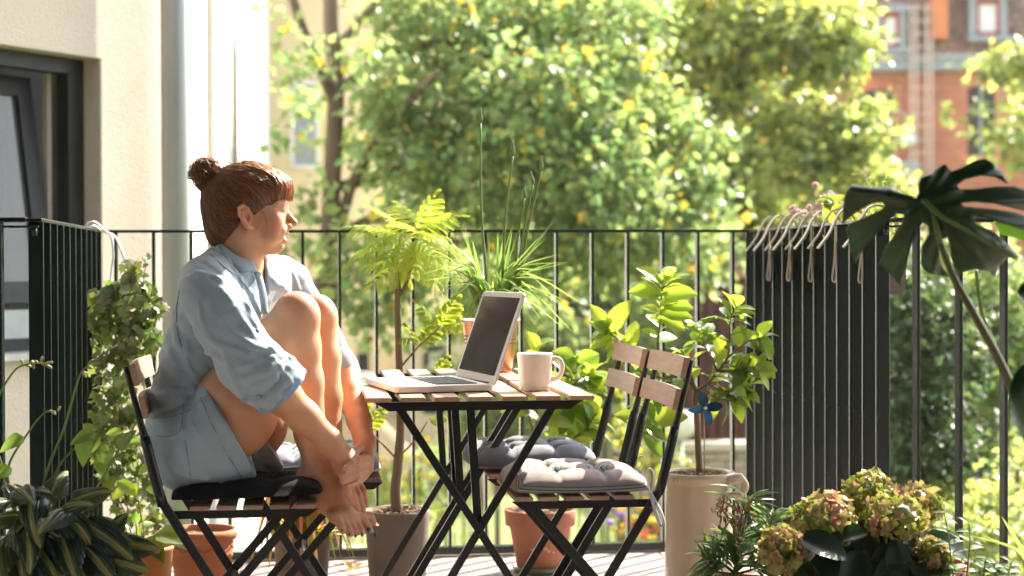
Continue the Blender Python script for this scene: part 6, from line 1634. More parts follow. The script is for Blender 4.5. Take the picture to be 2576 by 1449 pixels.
for (bx, by, tx, ty_, dy, k, s_) in ((1012, 600, 880, 640, -0.06, 0, 1.0), (1010, 590, 900, 560, 0.02, 0, 0.95), (1030, 590, 960, 520, -0.05, 1, 1.0), (1045, 580, 1010, 520, 0.05, 1, 0.9), (1048, 585, 1125, 545, -0.03, 1, 1.0),
        (1050, 590, 1140, 610, 0.04, 0, 0.9), (1040, 625, 1150, 680, -0.08, 0, 0.95), (1035, 650, 1120, 720, 0.03, 1, 1.0), (1030, 660, 940, 700, -0.06, 0, 0.85), (1033, 655, 930, 650, 0.08, 0, 0.9), (1040, 610, 1060, 690, -0.13, 1, 0.9),
        (1025, 600, 1000, 660, -0.14, 1, 0.95), (1050, 582, 1075, 515, 0.0, 1, 0.9), (1045, 600, 1100, 640, -0.13, 1, 1.0), (1010, 595, 930, 600, -0.13, 1, 1.0), (1030, 640, 975, 740, 0.06, 1, 0.8), (1042, 620, 1170, 640, 0.1, 0, 0.85),
        (1020, 600, 890, 610, 0.1, 0, 0.95), (1046, 585, 1000, 545, -0.1, 1, 0.9), (1048, 582, 1100, 530, -0.1, 1, 0.95), (1040, 640, 1130, 650, 0.12, 0, 0.9), (1020, 620, 950, 660, -0.14, 1, 1.0), (1042, 600, 1060, 560, -0.15, 1, 0.9), (1036, 640, 1020, 700, 0.1, 1, 0.9), (1040, 640, 1090, 690, -0.05, 1, 0.9), (1046, 590, 1130, 580, -0.12, 1, 0.9), (1015, 598, 960, 570, -0.08, 1, 0.95),
        (1005, 850, 1030, 855, -0.05, 2, 0.9), (1100, 828, 1070, 770, -0.03, 2, 1.25), (1103, 826, 1130, 775, 0.0, 2, 1.3), (1105, 825, 1150, 820, -0.03, 2, 1.2), (1060, 868, 1040, 830, -0.03, 2, 1.0), (1060, 866, 1085, 838, 0.02, 2, 1.1),
        (900, 1050, 880, 990, -0.03, 2, 1.1), (902, 1052, 930, 1040, -0.04, 2, 1.1), (905, 1055, 905, 1010, 0.02, 2, 1.1), (925, 1080, 945, 1060, 0.0, 2, 0.8), (1075, 1060, 1110, 1050, 0, 2, 0.8), (1095, 945, 1110, 925, 0, 2, 0.8)):
    a = PX(bx, by, Y); b_ = PX(tx, ty_, Y + dy); put(fm[k], 'frond', al, a, (b_ - a) + Vector((0, 0, 0.012 * s_)), s_ * (0.88 if k < 2 else 1), up=(rg.uniform(-.3, .3), -0.45, 1))

# ---- strap-leaved onion plant in the copper pot
Y = 5.0; c = PX(1233, 805, Y); rr = M(76, Y); z0 = ZTB
cpz = c.z
on = thing('potted_strap_plant', (c.x, c.y, z0), 'arching strap-leaved plant with tall closed flower buds in a copper pot on the rear table', 'potted plant')
H_ = cpz - z0
lathe_part([(0, 0.0), (rr * 0.70, 0.0), (rr * 0.72, 0.004), (rr * 0.93, H_ - 0.006), (rr * 1.0, H_ - 0.003), (rr * 1.0, H_ + 0.002), (rr * 0.92, H_ + 0.002), (rr * 0.90, H_ - 0.02)], (c.x, c.y, z0), 'pot', MT['copper'], on, 56)
m = MB()
for row_ in range(3):
    for k in range(34):
        a = 2 * PI * (k + 0.5 * (row_ % 2)) / 34; zz = z0 + H_ * (0.70 - row_ * 0.07); rw = rr * (0.72 + 0.21 * (zz - z0) / H_) + 0.0004
        m.box((c.x + rw * math.cos(a), c.y + rw * math.sin(a), zz), (0.0015, 0.009, 0.0035), Matrix.Rotation(a, 3, 'Z'))
m.build('slots', MT['joint'], on)
soil(c, rr * 0.9, cpz - 0.018, on, False)
def strap(base, tip, rise, w, mt=MT['strap'], parent=on, name='leaf', seed=0):
    """an arching blade as a gutter-shaped ribbon"""
    b = Vector(base); t = Vector(tip); n = 14; m = MB(); vs = []; mid = (b + t) / 2 + Vector((0, 0, rise)); mid = b.lerp(mid, 0.9)
    ctrl = [b, b.lerp(mid, 0.55) + Vector((0, 0, rise * 0.35)), mid, t]; qq = bez(ctrl, 15)
    for i, p in enumerate(qq):
        tt = i / (len(qq) - 1); d = (qq[min(i + 1, len(qq) - 1)] - qq[max(i - 1, 0)]).normalized(); s_ = d.cross(Vector((0.1, 0.2, 1))); s_.normalize(); up_ = s_.cross(d)
        ww = w * 0.5 * min(1, 0.55 + tt * 2) * (1 - tt ** 2.5) ** 0.7 + 0.0004
        vs += [p - s_ * ww + up_ * ww * 0.35, p, p + s_ * ww + up_ * ww * 0.35]
    fs = []
    for i in range(len(qq) - 1):
        for k in range(2): a = 3 * i + k; fs.append((a, a + 1, a + 4, a + 3))
    m.add(vs, fs, True); return m.build(name, mt, parent)
for (tx, ty_, dy, rise, w) in ((1070, 640, -0.05, 0.10, .010), (1080, 760, -0.10, 0.14, .011), (1100, 700, 0.05, 0.12, .010), (1090, 590, 0.0, 0.07, .010), (1115, 790, -0.12, 0.13, .012), (1130, 605, 0.1, 0.08, .009), (1165, 560, 0.05, 0.03, .012),
        (1060, 690, 0.08, 0.12, .010), (1465, 765, 0.02, 0.13, .011), (1445, 800, -0.08, 0.15, .011), (1440, 835, 0.05, 0.14, .010), (1405, 640, 0.0, 0.09, .011), (1372, 600, -0.05, 0.06, .010), (1390, 560, 0.1, 0.05, .010), (1425, 660, 0.1, 0.10, .010),
        (1335, 775, -0.12, 0.12, .011), (1370, 815, -0.1, 0.13, .011), (1170, 800, -0.13, 0.10, .014), (1150, 740, -0.14, 0.10, .011), (1190, 690, -0.12, 0.06, .015), (1245, 690, -0.10, 0.05, .016), (1300, 720, -0.13, 0.09, .013), (1215, 640, 0.05, 0.02, .013),
        (1265, 600, 0.02, 0.01, .012), (1300, 590, 0.06, 0.02, .011), (1330, 630, 0.0, 0.06, .012), (1360, 680, -0.06, 0.10, .011), (1120, 680, -0.05, 0.09, .012), (1175, 620, -0.02, 0.05, .012), (1150, 650, 0.1, 0.07, .011), (1290, 565, -0.02, 0.0, .012), (1230, 590, 0.08, 0.02, .011), (1395, 720, 0.05, 0.12, .011), (1350, 740, 0.1, 0.11, .010)):
    for rep_ in range(2):
        b0 = Vector((c.x + rg.uniform(-.025, .025), c.y + rg.uniform(-.02, .02), cpz - 0.015)); j_ = rep_ * 26
        strap(b0, PX(tx + rg.uniform(-j_, j_), ty_ + rg.uniform(-j_, j_), Y + dy + rg.uniform(-.002, .002) * j_), rise * (1 - 0.25 * rep_), w * 1.35)
for (tx, ty_, bx, h_, cur) in ((1209, 270, 1226, 40, 0.006), (1290, 352, 1263, 40, 0.0), (1319, 465, 1296, 34, 0.0), (1341, 430, 1300, 34, 0.004), (1362, 392, 1305, 38, 0.0)):
    b0 = PX(bx, 735, Y); t0_ = PX(tx, ty_ + h_, Y); mid = b0.lerp(t0_, 0.5) + Vector((-0.008, 0, 0))
    st_, q_ = stem([b0, mid, t0_], 0.0042, 0.0028, MT['stemg'], on, 'flower_stalk')
    tp_ = PX(tx - (6 if tx == 1341 else 0), ty_, Y); m = MB(); d = tp_ - t0_
    m.tube([t0_, t0_ + d * 0.2, t0_ + d * 0.42, t0_ + d * 0.62, t0_ + d * 0.8, tp_], [.0030, .0062, .0060, .0034, .0020, .0004], 10); m.build('flower_bud', MT['stemg'], on)

# ---- lemon tree in the stoneware crock, with pinwheel
Y = 5.0; c = PX(1757, 1187, Y); rr = M(91, Y); z1 = c.z
lt_ = thing('potted_lemon_tree', (c.x, c.y, 0), 'lemon tree with glossy leaves in a tall cream stoneware crock with ear handle', 'potted tree')
pot = lathe_part([(0, 0.0), (rr * 0.93, 0.0), (rr * 0.95, 0.01), (rr * 0.955, z1 * 0.5), (rr * 0.955, z1 - 0.035), (rr * 0.96, z1 - 0.028), (rr * 1.03, z1 - 0.020), (rr * 1.055, z1 - 0.010), (rr * 1.03, z1 + 0.001), (rr * 0.93, z1 + 0.001), (rr * 0.89, z1 - 0.008), (rr * 0.88, z1 - 0.05)], (c.x, c.y, 0), 'crock', MT['stoneware'], lt_, 64)
m = MB(); q_ = bez([PX(1822, 1228, Y - 0.07), PX(1840, 1208, Y - 0.085), PX(1862, 1204, Y - 0.085), PX(1874, 1222, Y - 0.085), PX(1864, 1244, Y - 0.085), PX(1842, 1247, Y - 0.085), PX(1818, 1262, Y - 0.09), PX(1798, 1290, Y - 0.095)], 28)
m.tube(q_, [0.012 + 0.004 * (abs(i - 6) < 3) for i in range(len(q_) - 6)] + taper(6, 0.011, 0.006), 12); m.build('ear_handle', MT['stoneware'], pot)
# number scratched into the glaze
def txt(s_, size, p, parent, mt, name='lettering'):
    cu = bpy.data.curves.new(name, 'FONT'); cu.body = s_; cu.size = size; cu.extrude = 0.0004; cu.resolution_u = 2; cu.shear = 0.2
    o = bpy.data.objects.new('tmp_text', cu); COL.objects.link(o); o.rotation_euler = (R(90), 0, R(-14)); o.location = p
    bpy.context.view_layer.update(); me = bpy.data.meshes.new_from_object(o.evaluated_get(bpy.context.evaluated_depsgraph_get())); me.transform(o.matrix_world); bpy.data.objects.remove(o)
    me.materials.clear(); me.materials.append(mt); return mesh_obj(name, me, None, parent)
txt('15', 0.019, PX(1690, 1214, Y - rr * 0.80), pot, MT['chip'])
soil(c, rr * 0.88, z1 - 0.012, lt_, True, mat('pale brown bark mulch', (0.30, 0.17, 0.09), rough=0.95, col2=(0.16, 0.09, 0.05), nscale=90, bump=(1, 0.006), bscale=120))
_, tq = stem([PX(1760, 1187, Y), PX(1756, 1120, Y), PX(1754, 1060, Y), PX(1750, 1010, Y), PX(1752, 985, Y)], 0.0100, 0.0095, MT['stemb'], lt_, 'trunk', 20, 10)
LB = [([(1752, 988, 5), (1735, 965, 5), (1700, 950, 4.98), (1650, 950, 4.95), (1600, 930, 4.95)], .006, .003), ([(1750, 985, 5), (1740, 950, 5), (1728, 915, 5.0), (1715, 880, 5.02)], .0065, .003), ([(1752, 985, 5), (1780, 965, 4.98), (1805, 935, 4.95), (1830, 900, 4.95), (1836, 850, 4.95)], .006, .0025),
      ([(1780, 965, 4.98), (1830, 985, 4.9), (1880, 975, 4.88)], .004, .002), ([(1805, 935, 4.95), (1860, 930, 4.92), (1920, 920, 4.9)], .004, .002), ([(1700, 950, 4.98), (1655, 900, 5), (1662, 800, 5), (1664, 735, 5), (1668, 700, 5)], .0045, .002),
      ([(1655, 930, 4.98), (1600, 880, 5), (1550, 850, 5), (1520, 830, 5)], .004, .002), ([(1700, 952, 4.98), (1640, 1000, 4.95), (1610, 1050, 4.93), (1620, 1090, 4.92)], .004, .002), ([(1836, 850, 4.95), (1838, 800, 4.95), (1856, 770, 4.95)], .0025, .0015), ([(1805, 935, 4.95), (1770, 860, 4.95), (1762, 820, 4.95)], .003, .0015),
      ([(1830, 900, 4.95), (1880, 860, 4.93), (1920, 850, 4.9)], .003, .0015), ([(1780, 965, 4.98), (1800, 1000, 4.9), (1850, 1010, 4.88)], .003, .0015)]
lme = [leaf_mesh('leaf', MT['lemon'], L=1, W=0.50, n=5, droop=0.25, fold=0.18, wave=0.05), leaf_mesh('leaf', MT['lemony'], L=1, W=0.52, n=5, droop=0.30, fold=0.15, wave=0.06), leaf_mesh('leaf', MT['lemon'], L=1, W=0.42, n=5, droop=0.5, fold=0.22, wave=0.06)]
def leafy(parent, q_, n, size, mes, start=0.35, out=0.9, up_=0.3, jy=1.0):
    for i in range(n):
        t = start + (1 - start) * i / max(1, n - 1); k = min(len(q_) - 2, int(t * (len(q_) - 1))); p = q_[k].lerp(q_[k + 1], t * (len(q_) - 1) - k if k < len(q_) - 1 else 0)
        ax = (q_[k + 1] - q_[k]).normalized(); a = i * 2.4 + rg.uniform(-.4, .4); u = ax.orthogonal().normalized(); v = ax.cross(u)
        d = (u * math.cos(a) + v * math.sin(a) * jy) * out + ax * 0.6 + Vector((0, 0, up_ * rg.uniform(-0.6, 1)))
        put(rg.choice(mes), 'leaf', parent, p, d, size * rg.uniform(0.65, 1.15), up=(rg.uniform(-.5, .5), rg.uniform(-.8, 0.1), 1), roll=rg.uniform(-.5, .5))
for k, (pts, r0, r1) in enumerate(LB):
    _, q_ = stem([PX(*p) for p in pts], r0, r1, MT['stemb'] if k < 5 else MT['stemg'], lt_, 'branch', 12)
    nl = {0: 12, 1: 12, 2: 16, 3: 15, 4: 19, 5: 22, 6: 22, 7: 13, 8: 13, 9: 12, 10: 14, 11: 12}[k]
    leafy(lt_, q_, nl, 0.078 if k != 5 else 0.082, [lme[1]] if k in (5, 6) else [lme[0], lme[0], lme[2], lme[1]], 0.35 if k in (5, 6) else 0.3, 0.95, 0.35)
for (px, py, tx, ty_) in ((1668, 700, 1690, 680), (1664, 740, 1600, 725), (1664, 740, 1745, 730), (1662, 765, 1735, 765), (1660, 785, 1735, 790), (1660, 800, 1720, 820), (1525, 835, 1500, 775), (1530, 835, 1575, 765), (1530, 840, 1500, 810), (1620, 1090, 1665, 1140), (1612, 1060, 1560, 1040), (1615, 1060, 1720, 1040), (1616, 1070, 1600, 1110), (1612, 1050, 1650, 1010)):
    a = PX(px, py, 4.98); b_ = PX(tx, ty_, 4.94); put(lme[1] if py < 900 else lme[0], 'leaf', lt_, a, b_ - a, (b_ - a).length * 1.08, up=(0, -1.2, 0.6))
m = MB()
for (px, py) in ((1547, 865), (1552, 858), (1741, 890), (1743, 900), (1738, 897), (1848, 945), (1843, 955), (1890, 990), (1868, 975), (1905, 905), (1800, 990), (1780, 1000), (1868, 1020)):
    p = PX(px, py, 4.93)
    for k in range(5): a = k * 1.257; m.tube([p, p + Vector((math.cos(a) * 0.009, rg.uniform(-.006, .002), math.sin(a) * 0.009))], [.0018, .0026], 5)
m.build('blossoms', mat('lemon blossom', (0.75, 0.52, 0.42), rough=0.5, trans=0.3, island=0.2), lt_)
# pinwheel
pc = PX(1774, 1026, 4.87)
pw = thing('pinwheel', pc[:], 'small blue metallic pinwheel stuck beside the stem of the lemon tree', 'pinwheel')
blue = mat('blue metallic foil', (0.015, 0.10, 0.20), rough=0.25, metal=0.5, col2=(0.01, 0.06, 0.12), nscale=20, spec=0.7)
for k in range(4):
    a = R(8 + 90 * k + (10 if k % 2 else 0)); d = Vector((math.cos(a), -0.05, math.sin(a))); s_ = Vector((-math.sin(a), 0.0, math.cos(a)))
    m = MB(); L_ = M(46, 4.87); vs = []
    for i in range(7):
        t = i / 6; w = L_ * 0.27 * math.sin(PI * min(1, t * 0.93 + 0.05)) ** 0.8
        for j in (-1, 0, 1): vs.append(pc + d * L_ * t + s_ * w * j + Vector((0, -0.012 * math.sin(PI * t) * (1 if j < 0 else 0.3 if j == 0 else -0.2), 0)))
    fs = [(3 * i + j, 3 * i + j + 1, 3 * i + j + 4, 3 * i + j + 3) for i in range(6) for j in range(2)]
    m.add(vs, fs, True); m.build('vane', blue, pw)
m = MB(); m.tube([pc + Vector((0, -0.008, 0)), pc + Vector((0, 0.012, 0))], 0.005, 10); m.build('hub', MT['whitegloss'], pw)
m = MB(); m.tube([pc + Vector((0, 0.012, 0)), Vector((PX(1772, 1180, 4.95).x, 4.95, z1 - 0.02))], 0.002, 6); m.build('stick', MT['zinc'], pw)

# ---- leafy shrub in the terracotta pot on a green saucer
Y = 5.55; c = PX(1359, 1280, Y); rr = M(91, Y); z1 = c.z
tp = thing('potted_shrub', (c.x, c.y, 0), 'broad-leaved bright green shrub in a plain terracotta pot behind the table legs', 'potted shrub')
lathe_part([(0, 0.016), (rr * 0.64, 0.016), (rr * 0.66, 0.02), (rr * 0.86, z1 - 0.052), (rr * 0.97, z1 - 0.050), (rr * 1.0, z1 - 0.004), (rr * 0.985, z1), (rr * 0.92, z1), (rr * 0.88, z1 - 0.02), (rr * 0.86, z1 - 0.05)], (c.x, c.y, 0), 'pot', MT['terra2'], tp)
soil(c, rr * 0.88, z1 - 0.015, tp, False)
m = MB()
for (px, py, r_) in ((1339, 1383, .006), (1348, 1380, .008), (1357, 1384, .006), (1372, 1380, .007), (1380, 1386, .006), (1392, 1390, .004), (1365, 1378, .005), (1345, 1404, .003)):
    p = PX(px, py, Y - rr * 0.70); m.ball((p.x, Y - math.sqrt(max(1e-6, (rr * (0.66 + 0.2 * p.z / (z1 - .05))) ** 2 - (p.x - c.x) ** 2)) , p.z), r_, 8, 5, (1, 0.18, 0.8))
m.build('lime_spots', mat('lime crust', (0.6, 0.42, 0.34), rough=0.95), tp)
sc_ = thing('saucer', (c.x, c.y, 0), 'green glass saucer under the terracotta pot behind the table legs', 'saucer')
lathe_part([(0, 0.002), (rr * 0.72, 0.002), (rr * 0.78, 0.012), (rr * 0.80, 0.022), (rr * 0.785, 0.023), (rr * 0.74, 0.013), (0, 0.011)], (c.x, c.y, 0), 'dish', mat('green glazed dish', (0.10, 0.14, 0.08), rough=0.15, spec=0.7, coat=0.6), sc_)
gard = [leaf_mesh('leaf', MT['lemony'], L=1, W=0.62, n=5, droop=0.3, fold=0.14, shape='oval', wave=0.08), leaf_mesh('leaf', MT['lemon'], L=1, W=0.62, n=5, droop=0.55, fold=0.12, shape='oval', wave=0.06)]
for k, pts in enumerate([[(1359, 1280), (1362, 1160), (1350, 1060), (1352, 920), (1350, 870)], [(1362, 1200), (1400, 1080), (1430, 990), (1447, 900)], [(1360, 1220), (1410, 1100), (1460, 1010), (1500, 960)], [(1361, 1180), (1340, 1080), (1320, 1000), (1315, 950)], [(1365, 1230), (1420, 1130), (1470, 1080), (1495, 1050)], [(1420, 1020), (1450, 960), (1490, 940)], [(1362, 1200), (1350, 1100), (1380, 1040), (1400, 960)]]):
    _, q_ = stem([PX(x_, y_, Y - 0.02 * k) for x_, y_ in pts], 0.0055, 0.002, MT['stemb'], tp, 'stem'); leafy(tp, q_, [6, 14, 14, 9, 12, 12, 10][k], 0.085, gard, 0.42, 0.95, 0.25)
for (px, py, tx, ty_) in ((1352, 880, 1340, 848), (1447, 905, 1410, 885), (1447, 905, 1490, 890), (1447, 910, 1425, 925), (1450, 1000, 1440, 1110), (1470, 1000, 1500, 1080), (1430, 1000, 1400, 1080), (1480, 960, 1525, 945)):
    a = PX(px, py, Y - 0.06); b_ = PX(tx, ty_, Y - 0.10); put(gard[0], 'leaf', tp, a, b_ - a, (b_ - a).length * 1.2, up=(0, -1.2, 0.5))

# ---- ivy on strings in the left corner
Y = 5.45
iv = thing('ivy', (PX(330, 1300, Y).x, Y, 0), 'variegated ivy climbing in the left railing corner behind the woman', 'climber')
def ivy_leaf():
    pts = [(0, 0), (0.22, -0.10), (0.50, 0.12), (0.30, 0.38), (0.36, 0.62), (0.12, 0.66), (0, 1.0), (-0.12, 0.66), (-0.36, 0.62), (-0.30, 0.38), (-0.50, 0.12), (-0.22, -0.10)]
    V = [(0, 0.32, 0.05)] + [(x_, y_, -0.12 * (x_ * x_ + (y_ - .3) ** 2) * 2 + (0.05 if i % 2 else 0)) for i, (x_, y_) in enumerate(pts)]
    Fq = [(0, i + 1, (i + 1) % 12 + 1, (i + 1) % 12 + 1) for i in range(12)]
    return V, [(0, i + 1, (i + 1) % 12 + 1) for i in range(12)]
IV, IF = ivy_leaf()
ime = np_mesh('leaf', IV, IF, smooth=True); ime.materials.append(MT['ivy'])
cand = []
def ivblob(px, py, rx, ry, n, dY=0.0):
    for i in range(n):
        a = rg.uniform(0, 6.28); r_ = math.sqrt(rg.random()); yy = Y + dY + rg.uniform(-0.09, 0.07) * (1.1 - r_)
        cand.append((PX(px + rx * r_ * math.cos(a), py + ry * r_ * math.sin(a), yy)))
ivblob(320, 760, 88, 62, 150); ivblob(315, 850, 85, 60, 120); ivblob(300, 940, 72, 60, 70); ivblob(285, 1020, 60, 60, 80); ivblob(290, 1100, 65, 90, 60); ivblob(330, 1230, 70, 80, 60); ivblob(330, 690, 25, 45, 16); ivblob(300, 1100, 55, 70, 44); ivblob(310, 1200, 65, 60, 44); ivblob(360, 1290, 50, 60, 36); ivblob(255, 780, 35, 45, 30); ivblob(255, 1150, 30, 80, 18); ivblob(380, 1180, 25, 80, 22)
cand.sort(key=lambda p: p.y); mats_ = []
for i, p in enumerate(cand):
    d = Vector((rg.gauss(0, .6), rg.gauss(-0.3, .4), -0.7 + rg.gauss(0, .5))); s_ = rg.uniform(0.030, 0.052) * (0.75 if p.z < 0.65 else 1)
    up_ = (rg.gauss(0, .5), -1.0, 0.9)
    if i < 290: put(ime, 'leaf', iv, p, d, s_, up=up_)
    else: mats_.append(np.array(Matrix.Translation(p) @ frame_from(d, up_) @ Matrix.Diagonal((s_, s_, s_, 1))))
tag(scatter_mesh('leaves', np.array(IV, dtype=np.float32), np.array(IF), mats_, MT['ivy_i'], iv, True), kind='stuff')
for pts in ([(330, 1330), (310, 1200), (300, 1000), (310, 850), (320, 700), (350, 650)], [(360, 1330), (330, 1150), (285, 1000), (300, 850)], [(310, 1320), (260, 1200), (240, 1060), (270, 900), (260, 780)], [(380, 1330), (392, 1200), (380, 1060), (350, 900), (370, 780), (360, 720), (368, 660)], [(350, 1330), (400, 1240), (340, 1100), (320, 950)], [(330, 1330), (280, 1180), (330, 1020)]):
    stem([PX(x_, y_, Y) for x_, y_ in pts], 0.0028, 0.0014, MT['stemb'], iv, 'stem', 18, 6)
for (px, py) in ((368, 655), (378, 650), (360, 668), (350, 690), (352, 705), (372, 690), (345, 720), (335, 735), (358, 725)):
    p = PX(px, py, Y); put(ime, 'leaf', iv, p, (rg.gauss(0, .8), -0.3, rg.gauss(0.2, .6)), 0.024, up=(0, -1, 1))
for i in range(16):
    p = PX(rg.uniform(225, 400), rg.uniform(1080, 1330), Y - 0.12); put(gard[1] if i % 2 else lme[0], 'leaf', iv, p, (rg.gauss(0, 1), -0.4, rg.gauss(-.3, .5)), rg.uniform(.045, .07), up=(0, -1, .8))
# its ornamented pot
Yp = 5.05; c = PX(507, 1330, Yp); rr = M(84, Yp); z1 = c.z
ip = thing('terracotta_pot', (c.x, c.y, 0), 'ribbed terracotta pot with relief swags under the seated woman', 'pot')
lathe_part([(0, 0.0), (rr * 0.70, 0.0), (rr * 0.74, 0.012), (rr * 0.70, 0.03), (rr * 0.78, 0.075), (rr * 0.84, z1 - 0.105), (rr * 0.90, z1 - 0.10), (rr * 0.86, z1 - 0.09), (rr * 0.93, z1 - 0.080), (rr * 0.90, z1 - 0.072), (rr * 0.93, z1 - 0.030), (rr * 1.03, z1 - 0.026), (rr * 1.06, z1 - 0.012), (rr * 1.02, z1), (rr * 0.93, z1), (rr * 0.90, z1 - 0.03)], (c.x, c.y, 0), 'pot_wall', MT['terra'], ip, 56)
m = MB()
for k in range(9):
    a0 = 2 * PI * k / 9; rw = rr * 0.925
    sw_ = [(c.x + rw * math.cos(a0 + (t / 8 - .5) * 0.5), c.y + rw * math.sin(a0 + (t / 8 - .5) * 0.5), z1 - 0.045 - 0.012 * math.sin(PI * t / 8)) for t in range(9)]
    m.tube(sw_, 0.0022, 6); m.ball((c.x + rw * math.cos(a0 + 0.35), c.y + rw * math.sin(a0 + 0.35), z1 - 0.046), 0.005, 8, 5)
m.build('relief_swags', MT['terra'], ip); soil(c, rr * 0.9, z1 - 0.018, ip, False)

# ---- small hosta in the orange pot
Yp = 4.38; c = PX(352, 1372, Yp); rr = M(83, Yp); z1 = c.z
oh = thing('potted_hosta', (c.x, c.y, 0), 'small fresh green hosta in a plain bright orange pot at lower left', 'potted plant')
lathe_part([(0, 0.0), (rr * 0.72, 0.0), (rr * 0.97, z1 - 0.012), (rr * 1.0, z1 - 0.010), (rr * 1.0, z1), (rr * 0.95, z1), (rr * 0.93, z1 - 0.03)], (c.x, c.y, 0), 'pot', MT['orangepot'], oh)
soil(c, rr * 0.93, z1 - 0.02, oh, False)
shm = leaf_mesh('leaf', MT['smallhosta'], L=1, W=0.60, n=6, droop=0.45, fold=0.16, shape='heart')
for (px, py, tx, ty_, dy) in ((345, 1375, 338, 1290, -.02), (350, 1375, 470, 1372, -.06), (350, 1375, 400, 1400, -.08), (340, 1375, 300, 1320, -.02), (355, 1380, 365, 1330, .03), (352, 1375, 390, 1320, .05), (345, 1378, 270, 1345, .03), (350, 1376, 330, 1400, -.09)):
    a = PX(px, py, Yp); b_ = PX(tx, ty_, Yp + dy); mid = a.lerp(b_, 0.35) + Vector((0, 0, 0.03)); stem([a, mid], 0.002, 0.0018, MT['stemg'], oh, 'stalk')
    put(shm, 'leaf', oh, mid, b_ - mid + Vector((0, 0, 0.02)), (b_ - mid).length * 1.15, up=(0, -0.7, 1))

# ---- big striped hosta with flower stalks, lower left
Yp = 4.02; c = Vector((PX(120, 1449, Yp).x, Yp, 0.0))
bh = thing('potted_hosta', (c.x, c.y, 0), 'large dark hosta with cream striped leaves and tall bud stalks, lower left corner', 'potted plant')
lathe_part([(0, 0.0), (0.11, 0.0), (0.15, 0.20), (0.158, 0.20), (0.158, 0.225), (0.148, 0.225), (0.142, 0.19)], (c.x, c.y + 0.02, 0), 'pot', MT['greypot'], bh)
soil(Vector((c.x, c.y + 0.02, 0)), 0.143, 0.205, bh, False)
def hosta_leaf(seed, droop, L=1.0, W=0.60):
    r = random.Random(seed); n, c_ = 12, 8; V = []; Fq = []; tw = r.uniform(-.4, .4); ph = r.uniform(0, 6)
    for i in range(n + 1):
        t = i / n; w = max(0.02, (math.sin(PI * min(1, t ** 0.62 * 0.985 + 0.012)) ** 0.8)) * W * 0.5
        ang = droop * t; y = L * (math.sin(ang) / droop if droop else t); z = -L * (1 - math.cos(ang)) / droop
        for j in range(2 * c_ + 1):
            q_ = (j - c_) / c_; x = q_ * w; e = -0.45 * w * q_ * q_ + 0.10 * w * math.cos(q_ * PI * 3) + 0.16 * w * abs(q_) * math.sin(t * 8 + ph + (2 if q_ > 0 else 0)) + tw * x * t
            V.append((x * (1 - 0.12 * q_ * q_), y + e * math.sin(ang) , z + e * math.cos(ang) + 0.10 * abs(q_) ** 0.5 * w * 0))
    for i in range(n):
        for j in range(2 * c_): a = i * (2 * c_ + 1) + j; Fq.append((a, a + 1, a + 2 * c_ + 2, a + 2 * c_ + 1))
    me = np_mesh('leaf', V, Fq, smooth=True); me.materials.append(MT['hosta']); return me
hm = [hosta_leaf(1, 1.1), hosta_leaf(2, 1.6), hosta_leaf(3, 1.9, W=0.52), hosta_leaf(4, 0.8)]
for (px, py, tx, ty_, dy) in ((110, 1330, 100, 1500, -.15), (100, 1290, 20, 1400, -.12), (130, 1280, 250, 1360, -.16), (140, 1250, 60, 1240, -.10), (120, 1260, 170, 1200, .02), (60, 1300, -60, 1350, -.05), (60, 1260, 0, 1200, .0), (170, 1300, 300, 1420, -.12), (190, 1350, 260, 1480, -.18), (150, 1330, 170, 1470, -.22), (50, 1340, 30, 1480, -.2), (210, 1330, 350, 1400, -.06), (90, 1240, 40, 1330, -.18), (200, 1310, 340, 1440, -.2), (140, 1300, 200, 1250, -.12), (30, 1270, -50, 1260, -.15), (120, 1340, 240, 1420, -.24), (220, 1400, 330, 1470, -.15), (250, 1380, 300, 1300, -.05), (180, 1260, 260, 1290, 0.0), (60, 1400, -20, 1470, -.22), (10, 1350, -70, 1420, -.2), (170, 1290, 110, 1300, -.2), (40, 1230, 60, 1280, -.12), (240, 1340, 330, 1340, -.1), (230, 1370, 380, 1420, -.1), (100, 1370, 110, 1480, -.26), (180, 1400, 200, 1490, -.24), (60, 1320, 100, 1380, -.22)):
    a = PX(px, py, Yp - 0.02); b_ = PX(tx, ty_, Yp + dy); stem([Vector((c.x + rg.uniform(-.04, .04), c.y, 0.20)), a.lerp(Vector((c.x, c.y, 0.2)), 0.5), a], 0.0035, 0.0028, MT['stemg'], bh, 'stalk')
    put(rg.choice(hm), 'leaf', bh, a, b_ - a + Vector((0, 0.0, 0.06)), min(0.175, max(0.11, (b_ - a).length * 1.0)), up=(rg.uniform(-.4, .4), -0.8, 1), roll=rg.uniform(-.4, .4))
